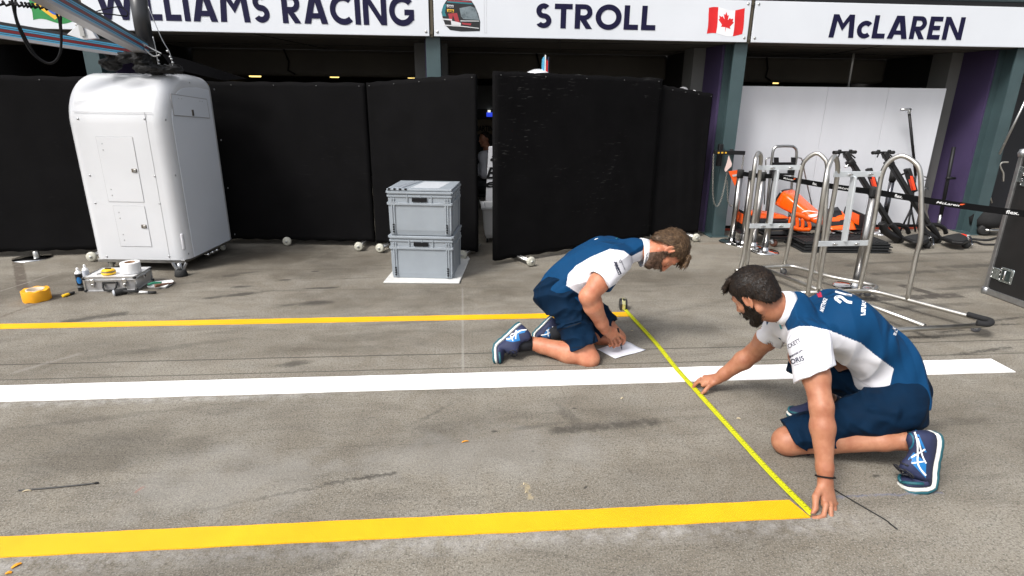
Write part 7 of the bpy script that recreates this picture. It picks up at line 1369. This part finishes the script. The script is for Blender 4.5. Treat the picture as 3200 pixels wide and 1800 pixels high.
    decal_text(sh, bv, 'HACKETT', Z(562, 512), Z(650, 463), 13, INKN, bold=.012); decal_text(sh, bv, 'financial.org', Z(592, 546), Z(660, 510), 8, INKN, bold=.02); decal_poly(sh, bv, [[Z(586, 536), Z(596, 531), Z(600, 543), Z(590, 548)]], INKN); decal_text(sh, bv, 'ORIS', Z(602, 578), Z(668, 556), 16, INKN, bold=.025); decal_text(sh, bv, 'SWISS MADE WATCHES', Z(618, 585), Z(670, 568), 3, INKN); decal_text(sh, bv, 'Hackett', Z(592, 236), Z(602, 206), 6, INKW, flip=-1)
    decal_stroke(sh, bv, [([Z(553, 345), Z(545, 375), Z(552, 400)], 5)], INKT); decal_stroke(sh, bv, [([Z(560, 338), Z(553, 362), Z(556, 385)], 2.5)], INKR)
    mc = cm.data.copy(); mc.transform(wm(sh)); cb = bvh_of(mc); decal_text(cm, cb, 'Rexona', Z(516, 370), Z(522, 318), 8, INKN, bold=.02, flip=-1); decal_stroke(cm, cb, [([Z(511, 372), Z(516, 382), Z(521, 366)], 1.6)], INKN)
    # shorts
    S = Sdf(.005); pe = J['pelvis']; S.cap(pe + J['lath'] * .08, pe - J['lath'] * .08, .130, None, .04); q_ = pe + hp_ * .07 + np.array((-.02, 0, -.02)); S.cap(q_ + J['lath'] * .075, q_ - J['lath'] * .075, .132, None, .04); shorts_leg(S, J['hipL'], J['knL'], .92, .106, .094, .05, tilt=(.1, 0, -.25)); shorts_leg(S, J['hipR'], J['knR'], 1.08, .112, .088, .04); S.cut(pe - hp_ * .10, -hp_, pe - hp_ * .2, .22); S.post = fold_post(.014, 21); me = S.mesh('shorts'); so_ = link_mesh('shorts', me, SHO, person)
    for an, kn in (('ankL', 'knL'), ('ankR', 'knR')):
        mb = MB(); a, k_ = V(J[an]), V(J[kn]); d = (k_ - a).normalized(); mb.tube([a - d * .07, a - d * .03, a + d * .005], .046, 16, rs=[.044, .046, .045]); mb.build('sock', SOCK, person)
    t, at, up = shoe(person, P(2927, 1350, 2.115), G(2898, 1516, .004), (-1, 0, .1), 78); m_ = up.data.copy(); m_.transform(wm(t)); bv = bvh_of(m_); q = lambda x, y: (2740 + x / 6.036, 1320 + y / 6.036)
    decal_poly(up, bv, [[q(690, 150), q(760, 150), q(940, 560), q(900, 560)], [q(590, 700), q(920, 1050), q(930, 760), q(700, 560)]], SHB, 'overlay', .0012); decal_stroke(up, bv, [([q(540, 150), q(660, 240), q(690, 360), q(640, 480), q(470, 570)], 5)], SHT, 'overlay', .0012); decal_stroke(up, bv, [([q(715, 190), q(760, 350), q(772, 560), q(768, 760), q(820, 880), q(920, 1000)], 5.2), ([q(770, 300), q(812, 450), q(862, 640), q(922, 770)], 4.6), ([q(655, 660), q(780, 580), q(905, 500)], 5), ([q(655, 770), q(780, 750), q(915, 725)], 4.2)], STRP, 'stripe', .0028)
    shoe(person, (2.035, 2.69, .006), (1.83, 2.675, .006), (0, 0, 1), 3, laces=False)
man_tape()
# ------------------------------------------------------------------ the mechanic inside the garage, seen through the gap
def man_inside():
    Y = 9.0; q = lambda x, y, d=0: np.array(P(1150 + x / 2.0127, 180 + y / 2.0127, Y + d)); C = q(733, 512); s = .84; R = basis((-.85, -.45, -.10), (-.05, -.05, 1)); H = C[2]
    person = thing('person', 'seated man in white shirt with folded arms inside the dark garage', 'person', (C[0], Y, 0)); S = Sdf(.007); b = lambda dx, dy, z: np.array((C[0] + dx, Y + dy, z))
    add_head(S, C, R, s); S.chain([b(.02, .01, H - .09), b(.05, .02, H - .19)], [.052, .06], .03); sh0, sh1 = b(-.02, -.16, H - .25), b(.14, .18, H - .25); S.cap(sh0, sh1, .075, None, .04); S.cap(b(.03, -.05, H - .42), b(.09, .08, H - .42), .135, None, .06); S.cap(b(.05, -.04, H - .66), b(.08, .06, H - .66), .125, None, .06)
    e0, w0 = b(-.02, -.24, H - .50), b(-.17, -.06, H - .44); S.cap(sh0, e0, .055, .045, .03); S.cap(e0, w0, .045, .034, .02); e1_, w1 = b(.02, .28, H - .50), b(-.17, .02, H - .34); S.cap(sh1, e1_, .055, .045, .03); S.cap(e1_, w1, .045, .034, .02)
    add_hand(S, w0, (-.3, .9, -.1), (-.9, -.2, .2), 1, [(20, 25, 20, 4)] * 4, [(.03, .03, -.01), (.055, .045, -.02), (.08, .05, -.02)], .95); add_hand(S, w1, (.25, -.1, 1), (-.8, -.5, .2), 1, [(35, 45, 30, 4)] * 4, [(.03, .03, -.01), (.055, .045, -.02), (.08, .05, -.02)], .95)
    for sy, f in ((-.09, -.03), (.11, .06)): S.chain([b(.06, sy, H - .66), b(-.34, sy * 1.3 - .08, H - .60), b(-.33, sy * 1.3 - .08, .09)], [.09, .062, .042], .04); S.cap(b(-.33, sy * 1.3 - .08, .05), b(-.50, sy * 1.3 - .12, .035), .045, .035, .03)
    link_mesh('body', S.mesh('body'), SKIN2, person)
    hair_obj(person, C, R, s, [(-.12, -.06), (-.06, -.04), (-.03, .02), (.01, .03), (.03, .06), (.06, .10), (.12, .12)], .004, HAIR2, .002, seed=4)
    S = Sdf(.007); S.cap(sh0, sh1, .088, None, .04); S.cap(b(.03, -.05, H - .42), b(.09, .08, H - .42), .15, None, .06); S.cap(b(.05, -.04, H - .66), b(.08, .06, H - .66), .142, None, .06); S.cap(sh0, e0, .068, .058, .03); S.cap(e0, lerp(e0, w0, .85), .056, .044, .02); S.cap(sh1, e1_, .068, .058, .03); S.cap(e1_, lerp(e1_, w1, .85), .056, .044, .02); S.post = fold_post(.006, 31); link_mesh('shirt', S.mesh('shirt'), SHW, person)
    S = Sdf(.008); S.cap(b(.05, -.05, H - .70), b(.08, .07, H - .70), .146, None, .05)
    for sy, f in ((-.09, -.03), (.11, .06)): S.chain([b(.06, sy, H - .66), b(-.34, sy * 1.3 - .08, H - .60), b(-.33, sy * 1.3 - .08, .07)], [.11, .085, .07], .04)
    link_mesh('trousers', S.mesh('trousers'), M('dark overall cloth', (.012, .013, .016), .8), person)
    mb = MB(); mb.tube([V(b(-.07, -.10, H - .22)), V(b(-.13, -.07, H - .42)), V(b(-.11, -.05, H - .62))], .02, 8); mb.tube([V(b(.05, .16, H - .17)), V(b(-.08, .08, H - .42)), V(b(-.10, .04, H - .62))], .02, 8); mb.build('brace', MATS['dark overall cloth'], person)
man_inside()
c = P(1525, 560, 9.05); t = thing('stool', 'low dark stool beneath the seated man inside the garage', 'stool', (c.x, 9.05, 0)); mb = MB(); mb.lathe(V((c.x, 9.05, .20)), [(0, 0), (.19, 0), (.2, .03), (.18, .06), (0, .07)], 24); mb.build('seat', RUB, t)
for k in range(4): mb = MB(); a = k * math.pi / 2 + .4; mb.tube([V((c.x + .12 * math.cos(a), 9.05 + .12 * math.sin(a), .2)), V((c.x + .18 * math.cos(a), 9.05 + .18 * math.sin(a), .01))], .014, 8); mb.build('leg', STEEL, t)
# ------------------------------------------------------------------ tidy: loose fixings become parts of their own, moulded ribs join the part they belong to
def islands(me):
    bm = bmesh.new(); bm.from_mesh(me); bm.verts.ensure_lookup_table(); seen = set(); out = []
    for v in bm.verts:
        if v.index in seen: continue
        st = [v]; seen.add(v.index); cur = []
        while st:
            x = st.pop(); cur.append(x.index)
            for e in x.link_edges:
                y = e.other_vert(x)
                if y.index not in seen: seen.add(y.index); st.append(y)
        out.append(cur)
    bm.free(); return out
def split_loose(o, join_near=0.0):
    me = o.data; isl = islands(me)
    if len(isl) < 2: return
    co_ = [v.co.copy() for v in me.vertices]; polys = [(tuple(p.vertices), p.material_index, p.use_smooth) for p in me.polygons]; own = {}
    for k, c in enumerate(isl):
        for i in c: own[i] = k
    for k, c in enumerate(isl):
        mp = {i: j for j, i in enumerate(c)}; m2 = bpy.data.meshes.new(o.name.split('.')[0]); ps = [p for p in polys if own[p[0][0]] == k]; m2.from_pydata([co_[i] for i in c], [], [[mp[i] for i in p[0]] for p in ps])
        for q, p in zip(m2.polygons, ps): q.material_index = p[1]; q.use_smooth = p[2]
        for mt in me.materials: m2.materials.append(mt)
        if k == 0: o.data = m2
        else: n = bpy.data.objects.new(o.name.split('.')[0], m2); COL.objects.link(n); n.parent = o.parent; WM[n.name] = wm(o).copy(); [n.modifiers.new('bevel', 'BEVEL') for _ in ()]
def join_into(src, dst):
    k0 = len(dst.data.materials); mi = []
    for mt in src.data.materials:
        if mt.name in [m.name for m in dst.data.materials]: mi.append([m.name for m in dst.data.materials].index(mt.name))
        else: dst.data.materials.append(mt); mi.append(len(dst.data.materials) - 1)
    for p in src.data.polygons: p.material_index = mi[p.material_index]
    bm = bmesh.new(); bm.from_mesh(dst.data); bm.from_mesh(src.data); bm.to_mesh(dst.data); bm.free(); bpy.data.objects.remove(src)
base = lambda o: o.name.split('.')[0]
for o in list(COL.objects):
    if o.type != 'MESH' or o.parent is None: continue
    sib = [x for x in o.parent.children]
    if base(o) in ('rib', 'rim') :
        d = [x for x in sib if base(x) in ('body', 'tray') and x.type == 'MESH']
        if d: join_into(o, d[0])
    elif base(o) in ('rivet', 'door_gap', 'scale_mark') and o.parent.type == 'MESH': join_into(o, o.parent)
for o in list(COL.objects):
    if o.type == 'MESH' and base(o) in ('stud', 'bolt', 'screw', 'shackle', 'corner_cap', 'corner', 'hose_coupling', 'hinge', 'latch_slot', 'clasp', 'ring', 'yellow_mark', 'flag_print', 'helmet_stripe', 'eyebrow', 'brace', 'stripe', 'soffit_joint', 'seam'): split_loose(o)
